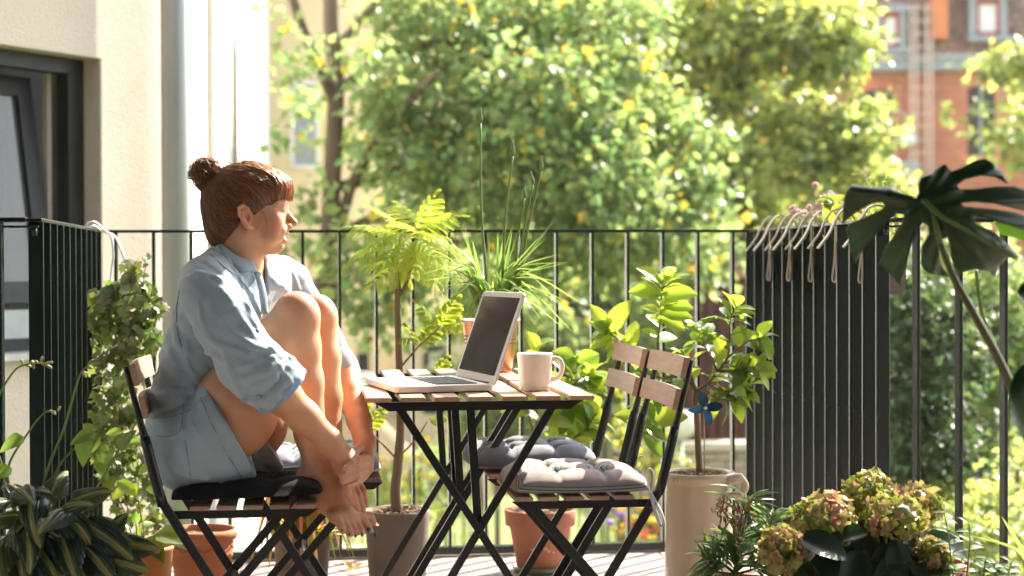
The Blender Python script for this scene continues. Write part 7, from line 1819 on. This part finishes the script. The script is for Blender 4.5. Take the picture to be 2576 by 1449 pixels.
for pts, buds in (([(90, 1300), (60, 1180), (150, 1050), (190, 960), (215, 920), (275, 880)], 12), ([(60, 1300), (10, 1190), (-20, 1050), (30, 940), (75, 915), (120, 915)], 12), ([(40, 1290), (20, 1180), (70, 1090), (110, 1040), (140, 1035)], 2), ([(190, 1320), (300, 1130), (345, 1060), (372, 1000)], 0), ([(130, 1280), (145, 1180), (215, 1100)], 0)):
    PT = [PX(x_, y_, Yp + 0.02) for x_, y_ in pts]
    if pts[0] == (190, 1320): PT = [PX(x_, y_, 4.5) for x_, y_ in pts]
    if pts[-1] == (275, 880): PT = [PX(x_, y_, Yp + 0.02) for x_, y_ in [(90, 1300), (120, 1180), (160, 1080), (195, 960), (215, 925), (275, 880)]]
    _, q_ = stem(PT, 0.0036, 0.0018, MT['stemg'], bh, 'flower_stalk', 20, 6)
    m = MB()
    for i in range(buds):
        p = q_[-1 - (i * 6) // max(1, buds)] + Vector((rg.uniform(-.006, .006), rg.uniform(-.006, .006), rg.uniform(-.003, .006))); d = Vector((rg.uniform(-.3, 1), rg.uniform(-.5, .5), rg.uniform(-.5, .5))).normalized() * rg.uniform(.012, .020)
        m.tube([p, p + d * 0.4, p + d * 0.8, p + d], [.0012, .0034, .0034, .0008], 6)
    if buds: m.build('buds', mat('pale green bud', (0.34, 0.33, 0.17), rough=0.6, trans=0.3) if 'pale green bud' not in bpy.data.materials else bpy.data.materials['pale green bud'], bh)
for (px, py, tx, ty_) in ((215, 1095, 205, 1160), (240, 1090, 190, 1100), (60, 1100, 5, 1120), (30, 1180, -30, 1195), (300, 1130, 320, 1090)):
    a = PX(px, py, Yp); b_ = PX(tx, ty_, Yp - .03); put(shm, 'leaf', bh, a, b_ - a, max(0.06, (b_ - a).length * 1.1), up=(0, -1, .7))

# ---- withering lily blades in a pot under the chair
Yp = 5.30; c = PX(760, 1400, Yp); 
dl_ = thing('potted_lily', (c.x, c.y, 0), 'yellow and withered blade-leaved lily in a slender grey pot behind the chair legs', 'potted plant')
lathe_part([(0, 0.0), (0.075, 0.0), (0.088, 0.17), (0.094, 0.172), (0.094, 0.188), (0.086, 0.188), (0.083, 0.16)], (c.x, c.y, 0), 'pot', MT['greypot'], dl_)
soil(c, 0.083, 0.17, dl_, False)
for i in range(30):
    u = -1 + 2 * (i + 0.5) / 30; b0 = Vector((c.x + u * 0.06, c.y - rg.uniform(-0.03, .06), 0.17)); mt = [MT['dry'], MT['bright'], MT['dry'], MT['strap']][i % 4]
    t_ = PX(760 + u * 120 + rg.uniform(-12, 12), rg.uniform(1300, 1360), Yp - rg.uniform(-.03, .08)); strap(b0, t_, 0.01, rg.uniform(.022, .036), mt, dl_)
for i in range(30):
    u = rg.uniform(-1, 1); b0 = Vector((c.x + u * 0.05, c.y - rg.uniform(0.0, .06), 0.18)); tx = 760 + u * 150 + rg.uniform(-15, 15); ty_ = rg.choice([1420, 1400, 1440, 1360, 1290, 1310])
    mt = [MT['dry'], MT['bright'], MT['dry']][i % 3]; t_ = PX(tx, ty_, Yp - 0.12 - rg.uniform(0, .06)); t_.z = max(0.01, t_.z)
    strap(b0, t_, 0.14 + rg.uniform(0, .06), rg.uniform(.016, .030), mt, dl_)
for (px, py) in ((868, 1440), (885, 1432)):
    lf = thing('fallen_leaf', PX(px, py, 5.25)[:], 'curled orange-brown fallen leaf on the floor %s the cement pot' % ('beside' if px == 868 else 'left of'), 'leaf')
    p = P(px, py, z=0.004); put(leaf_mesh('blade', MT['dry'], L=1, W=0.4, n=4, droop=-0.3, fold=0.4, wave=0.2), 'blade', lf, p, (1, 0.3, 0.1) if px == 868 else (-0.4, 1, 0), 0.06)

# ---- oleander, lower right of the crock
Yp = 4.0; c = Vector((PX(1850, 1449, Yp).x, Yp, 0))
ol = thing('potted_oleander', (c.x, c.y, 0), 'oleander with narrow grey-green leaves and rust red seed buds in front of the crock', 'potted shrub')
lathe_part([(0, 0.0), (0.07, 0.0), (0.095, 0.215), (0.105, 0.217), (0.105, 0.245), (0.097, 0.245), (0.092, 0.21)], (c.x, c.y, 0), 'pot', MT['terra'], ol); soil(c, 0.094, 0.225, ol, False)
olm = [leaf_mesh('leaf', MT['oleander'], L=1, W=0.155, n=5, droop=0.15, fold=0.3, shape='lance'), leaf_mesh('leaf', MT['oleander'], L=1, W=0.14, n=5, droop=0.35, fold=0.3, shape='lance')]
for pts, n in (([(1850, 1440), (1860, 1380), (1878, 1290), (1885, 1250)], 24), ([(1850, 1440), (1900, 1390), (1935, 1330), (1945, 1290)], 24), ([(1848, 1440), (1850, 1400), (1845, 1350)], 26), ([(1846, 1440), (1820, 1420), (1790, 1400)], 22), ([(1850, 1445), (1900, 1430), (1930, 1410)], 18), ([(1848, 1445), (1810, 1440), (1780, 1430)], 18), ([(1848, 1445), (1850, 1430), (1860, 1415)], 18)):
    _, q_ = stem([PX(x_, y_, Yp - 0.02) for x_, y_ in pts], 0.004, 0.002, MT['stemg'], ol, 'stem')
    leafy(ol, q_, n, 0.098, olm, 0.35, 1.0, 0.15)
for pts in ([(1866, 1400), (1850, 1340), (1822, 1290), (1818, 1270)], [(1866, 1400), (1858, 1350), (1865, 1300), (1872, 1275)]):
    _, q_ = stem([PX(x_, y_, Yp - 0.06) for x_, y_ in pts], 0.002, 0.0014, MT['stemr'], ol, 'bud_stalk'); m = MB()
    for i in range(34):
        p = q_[-1 - rg.randint(0, 7)] + Vector((rg.gauss(0, .012), rg.gauss(0, .008), rg.gauss(0.003, .009))); d = Vector((rg.gauss(0, .5), rg.gauss(0, .3), 1)).normalized() * rg.uniform(.008, .015)
        m.tube([q_[-3].lerp(p, 0.6), p, p + d * 0.5, p + d], [.0008, .0014, .0026, .0007], 5)
    m.build('bud_cluster', MT['budred'], ol)

# ---- hydrangea
Yp = 3.85; c = Vector((PX(2200, 1449, Yp).x, Yp + 0.05, 0))
hy = thing('potted_hydrangea', (c.x, c.y, 0), 'hydrangea with fading green and pink flower heads, lower right', 'potted shrub')
lathe_part([(0, 0.0), (0.11, 0.0), (0.145, 0.20), (0.155, 0.202), (0.155, 0.225), (0.145, 0.225), (0.14, 0.19)], (c.x, c.y, 0), 'pot', MT['terra'], hy); soil(c, 0.14, 0.205, hy, False)
def flomat(name, isl):
    def ex(m, N, L, b, tc, co):
        src = N.new('ShaderNodeNewGeometry').outputs['Random Per Island'] if isl else N.new('ShaderNodeObjectInfo').outputs['Random']
        gm = N.new('ShaderNodeNewGeometry'); nz = N.new('ShaderNodeTexNoise'); nz.inputs['Scale'].default_value = 11; L.new(gm.outputs['Position'], nz.inputs['Vector'])
        ad = N.new('ShaderNodeMath'); ad.operation = 'MULTIPLY_ADD'; ad.inputs[1].default_value = 0.38; L.new(src, ad.inputs[0])
        m2 = N.new('ShaderNodeMath'); m2.operation = 'MULTIPLY_ADD'; m2.inputs[1].default_value = 1.7; m2.inputs[2].default_value = -0.60; L.new(nz.outputs['Fac'], m2.inputs[0]); L.new(m2.outputs[0], ad.inputs[2])
        rp = N.new('ShaderNodeValToRGB'); e = rp.color_ramp.elements; e[0].position = 0.15; e[0].color = (0.19, 0.24, 0.03, 1); e[1].position = 0.90; e[1].color = (0.42, 0.13, 0.12, 1)
        q = e.new(0.42); q.color = (0.33, 0.33, 0.07, 1); q = e.new(0.62); q.color = (0.42, 0.29, 0.14, 1)
        L.new(ad.outputs[0], rp.inputs['Fac'])
        # darker edging toward the petal tips
        L.new(rp.outputs['Color'], b.inputs['Base Color'])
        for n_ in N:
            if n_.type == 'BSDF_TRANSLUCENT': L.new(rp.outputs['Color'], n_.inputs['Color'])
    return mat(name, (0.4, 0.4, 0.15), rough=0.5, trans=0.3, extra=ex)
fmo, fmi = flomat('hydrangea petals', False), flomat('hydrangea petals joined', True)
def floret():
    V = []; Fq = []
    for k in range(4):
        a = k * PI / 2; ca, sa_ = math.cos(a), math.sin(a)
        loc = [(0, 0, 0), (0.36, 0.28, 0.16), (0.40, 0.66, 0.42), (0.0, 1.06, 0.34), (-0.40, 0.66, 0.40), (-0.36, 0.28, 0.16), (0, 0.6, 0.10)]
        b = len(V)
        for x_, y_, z_ in loc: V.append((x_ * ca - y_ * sa_, x_ * sa_ + y_ * ca, z_ + 0.10 * math.sin(k * 2.1 + x_ * 3)))
        for t in ((0, 1, 6, 5), (1, 2, 3, 6), (5, 6, 3, 4)): Fq.append(tuple(b + i for i in t))
    return np.array(V, dtype=np.float32), np.array(Fq)
FV, FF = floret(); fme = np_mesh('floret', FV, FF, smooth=False); fme.materials.append(fmo)
heads = [(2075, 1308, 3.80, 84, 74), (2185, 1248, 3.92, 76, 62), (2305, 1268, 3.93, 70, 52), (2250, 1302, 3.78, 84, 56), (1965, 1382, 3.72, 54, 58), (2345, 1408, 3.74, 48, 54), (2160, 1310, 3.90, 50, 40)]
for hi_, (px, py, Yh, rx, ry) in enumerate(heads):
    hc = PX(px, py, Yh); ax, az = M(rx, Yh) * 0.92, M(ry, Yh) * 0.92
    m = MB(); m.ball(hc, 1, 14, 10, (ax * 0.72, ax * 0.72, az * 0.72)); hd = m.build('flower_head', MT['stemg'], hy)
    n = 120; fl = []
    for i in range(n):
        zz = 1 - 2 * (i + 0.5) / n; ph = i * 2.39996; rxy = math.sqrt(1 - zz * zz); d = Vector((rxy * math.cos(ph), rxy * math.sin(ph), zz)); d += Vector((rg.gauss(0, .09), rg.gauss(0, .09), rg.gauss(0, .09))); d.normalize()
        k_ = rg.uniform(0.80, 1.08) * (1 + 0.22 * mnoise.noise(d * 1.8 + Vector((hi_ * 3.1, 0, 0)))); p = hc + Vector((d.x * ax, d.y * ax, d.z * az)) * k_; fl.append((p, d))
    fl.sort(key=lambda t: t[1].y); mats_ = []
    for i, (p, d) in enumerate(fl):
        s_ = rg.uniform(0.0125, 0.0175); nrm_ = (d + Vector((rg.gauss(0, .42), rg.gauss(0, .42), rg.gauss(0.15, .42)))).normalized(); mm = Matrix.Translation(p) @ nrm_.to_track_quat('Z', 'Y').to_matrix().to_4x4() @ Matrix.Rotation(rg.uniform(0, 6), 4, 'Z') @ Matrix.Diagonal((s_, s_, s_ * rg.uniform(.7, 1.5), 1))
        if i < 42:
            o = bpy.data.objects.new('floret', fme); COL.objects.link(o); o.parent = hd; o.matrix_basis = mm
        else: mats_.append(np.array(mm))
    tag(scatter_mesh('florets', FV, FF, mats_, fmi, hd), kind='stuff')
    stem([hc, Vector((hc.x * .8 + c.x * .2, Yh + 0.05, hc.z - 0.12)), Vector((c.x, c.y, 0.2))], 0.004, 0.005, MT['stemg'], hy, 'stem')
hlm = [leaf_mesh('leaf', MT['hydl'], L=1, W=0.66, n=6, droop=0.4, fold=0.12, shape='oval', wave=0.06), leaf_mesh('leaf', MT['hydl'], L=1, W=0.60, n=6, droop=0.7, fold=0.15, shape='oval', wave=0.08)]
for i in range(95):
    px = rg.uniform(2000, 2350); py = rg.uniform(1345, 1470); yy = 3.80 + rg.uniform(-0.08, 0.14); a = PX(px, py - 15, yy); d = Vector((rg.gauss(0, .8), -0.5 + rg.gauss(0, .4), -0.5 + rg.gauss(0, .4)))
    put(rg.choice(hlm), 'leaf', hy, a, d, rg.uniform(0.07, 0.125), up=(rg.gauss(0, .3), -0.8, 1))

# ---- mint, and a single broad blade at the right edge
Yp = 3.70; c = Vector((PX(2420, 1449, Yp).x, Yp, 0.0))
mi = thing('potted_mint', (c.x, c.y, 0), 'mint with pale serrated leaves on upright stems, right of the hydrangea', 'herb')
lathe_part([(0, 0.0), (0.07, 0.0), (0.09, 0.16), (0.097, 0.162), (0.097, 0.18), (0.09, 0.18), (0.086, 0.15)], (c.x, c.y, 0), 'pot', MT['terra2'], mi); soil(c, 0.086, 0.165, mi, False)
mim = leaf_mesh('leaf', MT['mintl'], L=1, W=0.48, n=4, droop=0.3, fold=0.2, shape='oval', wave=0.1)
for pts in ([(2400, 1470), (2392, 1400), (2385, 1340), (2375, 1290)], [(2430, 1470), (2436, 1410), (2440, 1360), (2438, 1318)], [(2470, 1470), (2475, 1440), (2480, 1405)], [(2360, 1470), (2372, 1440), (2380, 1420)], [(2510, 1470), (2505, 1440), (2500, 1420)], [(2540, 1475), (2538, 1440), (2545, 1415)]):
    _, q_ = stem([PX(x_, y_, Yp) for x_, y_ in pts], 0.0022, 0.0014, MT['stemg'], mi, 'stem', 12, 6)
    for i in range(2, len(q_), 2):
        for s_ in (-1, 1):
            d = Vector((s_ * (1 if (i // 2) % 2 else 0.35), -0.9 if (i // 2) % 2 == 0 and s_ > 0 else 0.2, 0.25 + rg.uniform(-.2, .2))); put(mim, 'leaf', mi, q_[i], d, 0.045 * (1.1 - 0.5 * i / len(q_)), up=(0, -.3, 1))
m = MB()
for i in range(16):
    p = PX(2418 + rg.uniform(-16, 16), 1422 + rg.uniform(-14, 14), 3.78)
    for k in range(4): a = k * 1.57; m.add([p, p + Vector((math.cos(a) * .011, -.004, math.sin(a) * .011)), p + Vector((math.cos(a + .7) * .012, -.006, math.sin(a + .7) * .012)), p + Vector((math.cos(a + 1.4) * .008, -.004, math.sin(a + 1.4) * .008))], [(0, 1, 2, 3)])
m.build('pink_blossom', mat('pink petals', (0.62, 0.20, 0.26), rough=0.6, trans=0.3, island=0.2), hy)
bl = thing('blade_leaf_plant', (PX(2640, 1449, 3.5).x, 3.5, 0), 'plant with long glossy yellow-green blade leaves reaching in at the right corner', 'potted plant')
cb = PX(2640, 1449, 3.5); lathe_part([(0, 0.0), (0.08, 0.0), (0.10, 0.18), (0.108, 0.18), (0.108, 0.20), (0.098, 0.20)], (cb.x, 3.5, 0), 'pot', MT['terra'], bl)
for (tx, ty_, yy, rise, w) in ((2435, 1346, 3.45, .10, .030), (2470, 1345, 3.6, .09, .022), (2520, 1300, 3.5, .05, .026), (2560, 1380, 3.35, .06, .028), (2800, 1300, 3.5, .06, .03)): strap(Vector((cb.x, 3.5, 0.2)), PX(tx, ty_, yy), rise, w, MT['strap'], bl)

# ---- monstera leaf in the foreground
Ym = 3.05
mo = thing('monstera', (PX(2720, 1449, 3.2).x, 3.2, 0), 'dark monstera plant with a large split leaf in the right foreground', 'houseplant')
MT['monst'] = mat('monstera leaf', (0.011, 0.036, 0.012), rough=0.38, spec=0.5, col2=(0.018, 0.050, 0.016), nscale=6, trans=0.22, tcol=(0.05, 0.20, 0.02), bump=(0.15, 0.004), bscale=22)
J = (2318, 508); MT['olive'] = mat('olive petiole', (0.10, 0.09, 0.03), rough=0.45, nscale=20)
def lobe(up_, dn, parent, mt=MT['monst'], name='leaf_lobe', y0=Ym, fold=0.03, droop=0.04):
    """between an upper and a lower edge line, both starting at the rib"""
    n = 12; a = bez([Vector((x_, y_, 0)) for x_, y_ in up_], n); b_ = bez([Vector((x_, y_, 0)) for x_, y_ in dn], n); nn = min(len(a), len(b_))
    def res(q_): return [q_[0].lerp(q_[0], 0)] if False else [q_[min(len(q_) - 1, int(round(i * (len(q_) - 1) / n)))] for i in range(n + 1)]
    a, b_ = res(a), res(b_); vs = []
    for i in range(n + 1):
        t = i / n
        for j in range(5):
            s_ = j / 4; p = a[i].lerp(b_[i], s_); wv_ = math.sin(PI * s_); yy = y0 - droop * t * t - fold * wv_ * math.sin(PI * min(1, t + 0.1)) + 0.02 * (s_ - 0.5) * 2
            vs.append(P(p.x, p.y, Y=yy))
    m = MB(); fs = [(5 * i + j, 5 * i + j + 1, 5 * i + j + 6, 5 * i + j + 5) for i in range(n) for j in range(4)]
    N_ = len(vs); vs2 = [v + Vector((0, 0.0012, 0)) for v in vs]; m.add(vs + vs2, fs + [tuple(N_ + i for i in f[::-1]) for f in fs], True); return m.build(name, mt, parent)
OUT = [(2304, 498), (2284, 490), (2234, 469), (2192, 471), (2144, 463), (2129, 483), (2121, 515), (2119, 563), (2154, 535), (2192, 513), (2219, 509), (2226, 517), (2219, 526), (2179, 545), (2142, 560), (2129, 575), (2137, 613), (2152, 663), (2162, 645), (2184, 613), (2219, 575), (2239, 552), (2256, 538),
       (2274, 540), (2272, 555), (2252, 585), (2229, 620), (2212, 663), (2239, 690), (2269, 723), (2279, 675), (2292, 620), (2309, 575), (2324, 560), (2334, 568), (2337, 588), (2319, 620), (2317, 655), (2324, 680), (2339, 690), (2359, 692), (2389, 698), (2367, 663), (2362, 630), (2369, 605), (2382, 598),
       (2389, 613), (2392, 645), (2399, 670), (2417, 688), (2454, 678), (2489, 683), (2502, 698), (2512, 670), (2537, 648), (2567, 650), (2542, 620), (2504, 585), (2454, 560), (2449, 548), (2484, 550), (2542, 568), (2592, 590), (2599, 550), (2554, 535), (2504, 526), (2454, 522), (2424, 519), (2419, 511),
       (2454, 508), (2504, 513), (2554, 525), (2599, 535), (2602, 481), (2554, 468), (2504, 469), (2454, 475), (2414, 476), (2407, 466), (2429, 451), (2467, 442), (2504, 446), (2537, 463), (2524, 436), (2499, 411), (2477, 399), (2449, 406), (2417, 423), (2394, 431), (2377, 413), (2359, 423), (2344, 438), (2317, 446), (2311, 461), (2312, 486)]
bm = bmesh.new(); vv = [bm.verts.new((x_, y_, 0)) for x_, y_ in OUT]; bm.faces.new(vv); bmesh.ops.triangulate(bm, faces=bm.faces[:])
for _ in range(6):
    es = [e for e in bm.edges if e.calc_length() > 15]
    if not es: break
    bmesh.ops.subdivide_edges(bm, edges=es, cuts=1); bmesh.ops.triangulate(bm, faces=bm.faces[:]); bmesh.ops.beautify_fill(bm, faces=bm.faces[:], edges=bm.edges[:])
ribs = [((2320, 506), (2140, 475)), ((2330, 512), (2150, 640)), ((2345, 535), (2262, 700)), ((2375, 568), (2345, 680)), ((2320, 506), (2556, 652)), ((2390, 575), (2480, 672)), ((2370, 548), (2590, 572)), ((2345, 525), (2595, 505)), ((2328, 512), (2500, 425)), ((2340, 480), (2380, 420))]
def segd(x_, y_, a, b_):
    dx, dy = b_[0] - a[0], b_[1] - a[1]; t = max(0, min(1, ((x_ - a[0]) * dx + (y_ - a[1]) * dy) / (dx * dx + dy * dy))); return math.hypot(x_ - a[0] - t * dx, y_ - a[1] - t * dy), t
bm.verts.index_update(); pts_ = []
for v in bm.verts:
    ds = [segd(v.co.x, v.co.y, a, b_) for a, b_ in ribs]; d0, t0_ = min(ds); dx, dy = v.co.x - 2325, v.co.y - 512; r_ = math.hypot(dx, dy)
    yy = Ym - 0.014 * math.exp(-(d0 / 13) ** 2) * min(1, r_ / 60) - 0.00022 * dx + 0.00030 * dy + (0.05 if dy < -20 else 0) * min(1, (-dy - 20) / 60) + 0.0000012 * r_ * r_
    pts_.append(P(v.co.x, v.co.y, Y=yy))
fcs = [tuple(v.index for v in f.verts) for f in bm.faces]; N_ = len(pts_)
bnd = [(e.verts[0].index, e.verts[1].index) for e in bm.edges if len(e.link_faces) == 1]; bm.free()
m = MB(); m.add(pts_ + [p + Vector((0, 0.0016, 0)) for p in pts_], fcs + [tuple(N_ + i for i in f[::-1]) for f in fcs] + [(a, b_, N_ + b_, N_ + a) for a, b_ in bnd], True); m.build('leaf', MT['monst'], mo)
m = MB(); q_ = bez([P(2322, 502, Y=Ym - 0.012), P(2370, 545, Y=Ym - 0.03), P(2450, 590, Y=Ym - 0.03), P(2560, 655, Y=Ym - 0.06)], 16); m.tube(q_, taper(len(q_), 0.0055, 0.002), 8); m.build('midrib', MT['stemg'], mo)
stem([P(2365, 612, Y=Ym + 0.01), P(2400, 700, Y=Ym + 0.02), P(2450, 790, Y=Ym + 0.03), P(2500, 880, Y=Ym + 0.05), P(2545, 975, Y=Ym + 0.07), P(2640, 1200, Y=3.18), (PX(2720, 1449, 3.2).x, 3.2, 0.25)], 0.0065, 0.010, MT['olive'], mo, 'petiole', 30)
stem([P(2345, 530, Y=Ym + 0.0), P(2365, 612, Y=Ym + 0.01)], 0.005, 0.0065, MT['stemg'], mo, 'petiole')
stem([P(2456, 680, Y=Ym + 0.1), P(2466, 760, Y=Ym + 0.12), P(2490, 840, Y=Ym + 0.14), P(2640, 1200, Y=3.2)], 0.0032, 0.004, MT['stemg'], mo, 'petiole')
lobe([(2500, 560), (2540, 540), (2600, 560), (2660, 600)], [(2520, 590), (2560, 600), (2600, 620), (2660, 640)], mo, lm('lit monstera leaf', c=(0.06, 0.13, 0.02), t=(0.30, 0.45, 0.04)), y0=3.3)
lobe([(2600, 900), (2560, 930), (2540, 980), (2545, 1060)], [(2650, 930), (2640, 980), (2620, 1060), (2580, 1110)], mo, y0=2.95)
lobe([(2620, 680), (2590, 700), (2560, 730), (2572, 760)], [(2660, 700), (2640, 730), (2600, 760), (2580, 770)], mo, y0=3.0)
pb = Vector((PX(2720, 1449, 3.2).x, 3.2, 0)); lathe_part([(0, 0.0), (0.12, 0.0), (0.16, 0.26), (0.168, 0.262), (0.168, 0.285), (0.155, 0.285)], pb, 'pot', MT['greypot'], mo)

# ---- flower box outside the right railing, its hooks, chives and thyme
xb_ = XR + 0.14
fb = thing('flower_box', (xb_, 5.33, 0.9), 'planter box of pink chive blossoms and thyme hung outside the right railing', 'planter')
m = MB(); m.box((xb_ - 0.01, 5.33, 0.99), (0.16, 0.86, 0.15), ch=0.01); m.build('box', MT['greypot'], fb)
m = MB(); m.box((xb_ - 0.01, 5.33, 1.0665), (0.135, 0.83, 0.006)); m.build('soil', MT['soil'], fb)
pink = mat('pink chive blossom', (0.74, 0.50, 0.55), rough=0.7, trans=0.35, island=0.15)
for (px, py, yy, r_) in ((2050, 466, 5.1, .013), (1997, 528, 5.3, .018), (2010, 540, 5.25, .018), (2022, 538, 5.2, .017), (2060, 520, 5.1, .021), (2072, 500, 5.05, .017), (2098, 500, 4.95, .019), (2090, 516, 5.0, .018), (2116, 520, 4.9, .018), (2035, 522, 5.15, .012), (2050, 540, 5.1, .016), (2104, 530, 4.93, .015)):
    yy = P(px, py, x=xb_ + rg.uniform(-.04, .03)).y; p = PX(px, py, yy); stem([(p.x + rg.uniform(-.02, .02), yy, 1.06), p], 0.0018, 0.0014, MT['stemg'], fb, 'flower_stalk'); m = MB()
    for i in range(60):
        d = Vector((rg.gauss(0, 1), rg.gauss(0, 1), rg.gauss(0, 1))).normalized(); m.tube([p + d * r_ * 0.3, p + d * r_ * rg.uniform(.85, 1.1)], [.0006, .0022], 4)
    m.build('chive_blossom', pink, fb)
for i in range(34):
    yy = rg.uniform(5.0, 5.7); x_ = xb_ + rg.uniform(-.06, .06); strap((x_, yy, 1.065), (x_ + rg.uniform(-.05, .05), yy + rg.uniform(-.05, .05), 1.065 + rg.uniform(.05, .13)), 0.02, .004, MT['strap'], fb)
r = np.random.RandomState(8); n = 5200
tpos = np.stack([xb_ + r.normal(0.0, .05, n), r.uniform(4.86, 5.22, n), 1.07 + np.abs(r.normal(0, .05, n))], 1); tpos[:, 2] += 0.05 * np.clip((5.1 - tpos[:, 1]) / 0.2, 0, 1)
tpos2 = tpos[:1400].copy(); tpos2[:, 1] = r.uniform(5.1, 5.7, 1400); tpos2[:, 2] = 1.065 + np.abs(r.normal(0, .02, 1400)); tpos = np.vstack([tpos, tpos2])
td = r.normal(0, .6, (len(tpos), 3)); td[:, 2] += 0.8
tag(scatter_mesh('thyme', GV * np.array([1, 1, 1], dtype=np.float32), GF, rand_frames(tpos, td, r.uniform(.008, .018, len(tpos)), r), MT['bush'], fb), kind='stuff')
for (px, py, yy) in ((2085, 515, 5.0), (2098, 510, 4.98), (2090, 530, 4.98)):
    for k in range(4): put(gard[0], 'leaf', fb, PX(px, py, yy), (rg.gauss(0, 1), -0.4, rg.gauss(.4, .6)), 0.04, up=(0, -1, .8))
hookm = mat('ivory coated steel strap', (0.50, 0.42, 0.34), rough=0.4, nscale=10, spec=0.5)
hk = [(1936, 1.0), (1972, 1.0), (2018, 1.0), (2060, 1.0), (2110, 1.0)]
names = ['ivory strap hook over the right railing, the farthest from the camera', 'ivory strap hook over the right railing, second from the far corner', 'middle one of the ivory strap hooks over the right railing', 'ivory strap hook over the right railing just left of the monstera leaf', 'ivory strap hook over the right railing, the nearest, half behind the monstera leaf']
for k in range(5):
    yh = 5.55 - k * 0.2375
    h_ = thing('railing_hook', (XR, yh, ZT), names[k], 'hook', 'strap hooks of the flower box over the right railing')
    for dy, w_ in ((0.0, 0.016), (0.10, 0.007)):
        if dy and k == 4: continue
        yy = yh + dy; pts = [Vector((XR + 0.075, yy, ZT - 0.05)), Vector((XR + 0.066, yy, ZT + 0.004)), Vector((XR + 0.035, yy, ZT + 0.034)), Vector((XR - 0.004, yy, ZT + 0.036)), Vector((XR - 0.030, yy - .004, ZT + 0.008)), Vector((XR - 0.052, yy - 0.01, ZT - 0.035)), Vector((XR - 0.088, yy - 0.018, ZT - 0.078))]
        m = MB(); m.tube(bez(pts, 26), w_ * 0.5, 8, flat=0.22, up=(1, 0, 0.4)); 
        # flat strap lies across y
        vs = m.v[:]; m = MB(); qq = bez(pts, 26); vv = []; w_ *= 0.62
        for i, p in enumerate(qq):
            d = (qq[min(i + 1, len(qq) - 1)] - qq[max(i - 1, 0)]).normalized(); nn_ = Vector((0, 1, 0)).cross(d).normalized()
            for (a_, b2) in ((-1, -1), (1, -1), (1, 1), (-1, 1)): vv.append(p + Vector((0, 1, 0)) * a_ * w_ + nn_ * b2 * 0.0022)
        fs = [(0, 1, 2, 3)[::-1]]; L_ = len(qq)
        for i in range(L_ - 1):
            for j in range(4): A0 = 4 * i + j; B0 = 4 * i + (j + 1) % 4; fs.append((A0, B0, B0 + 4, A0 + 4))
        fs.append(tuple(4 * (L_ - 1) + j for j in range(4))); m.add(vv, fs, False); m.build('strap', hookm, h_)
    # lower loop behind the bars
    yy = yh + 0.02; lp_ = [Vector((XR - 0.0235, yy, ZT - 0.012)), Vector((XR - 0.026, yy, ZT - 0.10)), Vector((XR - 0.033, yy, ZT - 0.165)), Vector((XR - 0.028, yy, ZT - 0.176)), Vector((XR - 0.0225, yy, ZT - 0.165)), Vector((XR - 0.0215, yy + 0.004, ZT - 0.06))]
    m = MB(); m.tube(bez(lp_, 20), 0.0026, 8); m.build('support_loop', hookm, h_)

# ---- white cable looped over the left corner
cb_ = thing('cable', (XL, YB - 0.2, ZT), 'white cable looped over the left railing corner and hanging down', 'cable')
m = MB(); q_ = bez([PX(212, 577, 5.5), PX(222, 562, 5.5), PX(240, 560, 5.5), PX(258, 575, 5.55), PX(275, 588, 5.6), PX(293, 600, 5.62), PX(305, 630, 5.6), PX(320, 665, 5.6), PX(345, 690, 5.6), PX(370, 735, 5.58), PX(390, 790, 5.55)], 50); m.tube(q_, 0.0042, 8); m.build('cord', MT['whitegloss'], cb_)
m = MB(); q_ = bez([PX(216, 580, 5.52), PX(235, 568, 5.52), PX(255, 580, 5.56), PX(278, 592, 5.6), PX(285, 640, 5.6), PX(278, 700, 5.6), PX(272, 780, 5.6)], 40); m.tube(q_, 0.0036, 8); m.build('cord', MT['whitegloss'], cb_)
# ------------------------------------------------------------------ the house the balcony belongs to, unseen behind the camera, added to cut front fill
MT['plaster'] = mat('dark brown house plaster', (0.10, 0.092, 0.080), rough=0.9, col2=(0.08, 0.072, 0.064), nscale=2, bump=(0.2, 0.004), bscale=60)  # kept dark to lower front fill and reflections in the railing
oh_ = thing('own_house', (0.4, -1.0, GZ), 'unseen plastered house wall behind the camera with an added shading slab', 'house')
m = MB(); m.box((-2.3, -1.4, 2.6), (4.0, 0.4, 10.7)); m.build('wall', MT['plaster'], oh_)
m = MB(); m.box((3.8, -1.4, 2.6), (5.0, 0.4, 10.7)); m.build('wall', MT['plaster'], oh_)
for (xa_, xb_2, za_, zb_) in ((1.5, 5.6, 0.12, 2.35), (-3.9, -0.55, 0.12, 2.35)):  # dark panes added so the railing bars reflect less sunlit wall
    m = MB(); m.box(((xa_ + xb_2) / 2, -1.185, (za_ + zb_) / 2), (xb_2 - xa_, 0.03, zb_ - za_)); w = m.build('window', MT['darkroom'], oh_)
    for i in range(4):
        m = MB(); m.box((xa_ + (xb_2 - xa_) * i / 3, -1.16, (za_ + zb_) / 2), (0.08, 0.05, zb_ - za_)); m.build('frame', MT['anthracite'], w)
m = MB(); m.box((0.5, -1.4, 5.2), (1.6, 0.4, 5.5)); m.build('wall', MT['plaster'], oh_)
m = MB(); m.box((0.5, -1.4, -1.42), (1.6, 0.4, 2.65)); m.build('wall', MT['plaster'], oh_)
m = MB(); m.box((0.5, -2.6, 1.2), (4, 0.1, 3.2)); m.build('room', MT['darkroom'], oh_)
m = MB(); m.box((0.4, 1.6, 2.75), (7.2, 5.7, 0.2)); m.build('shading_slab', MT['plaster'], oh_)  # unseen slab added and reaching forward to shade floor and camera side
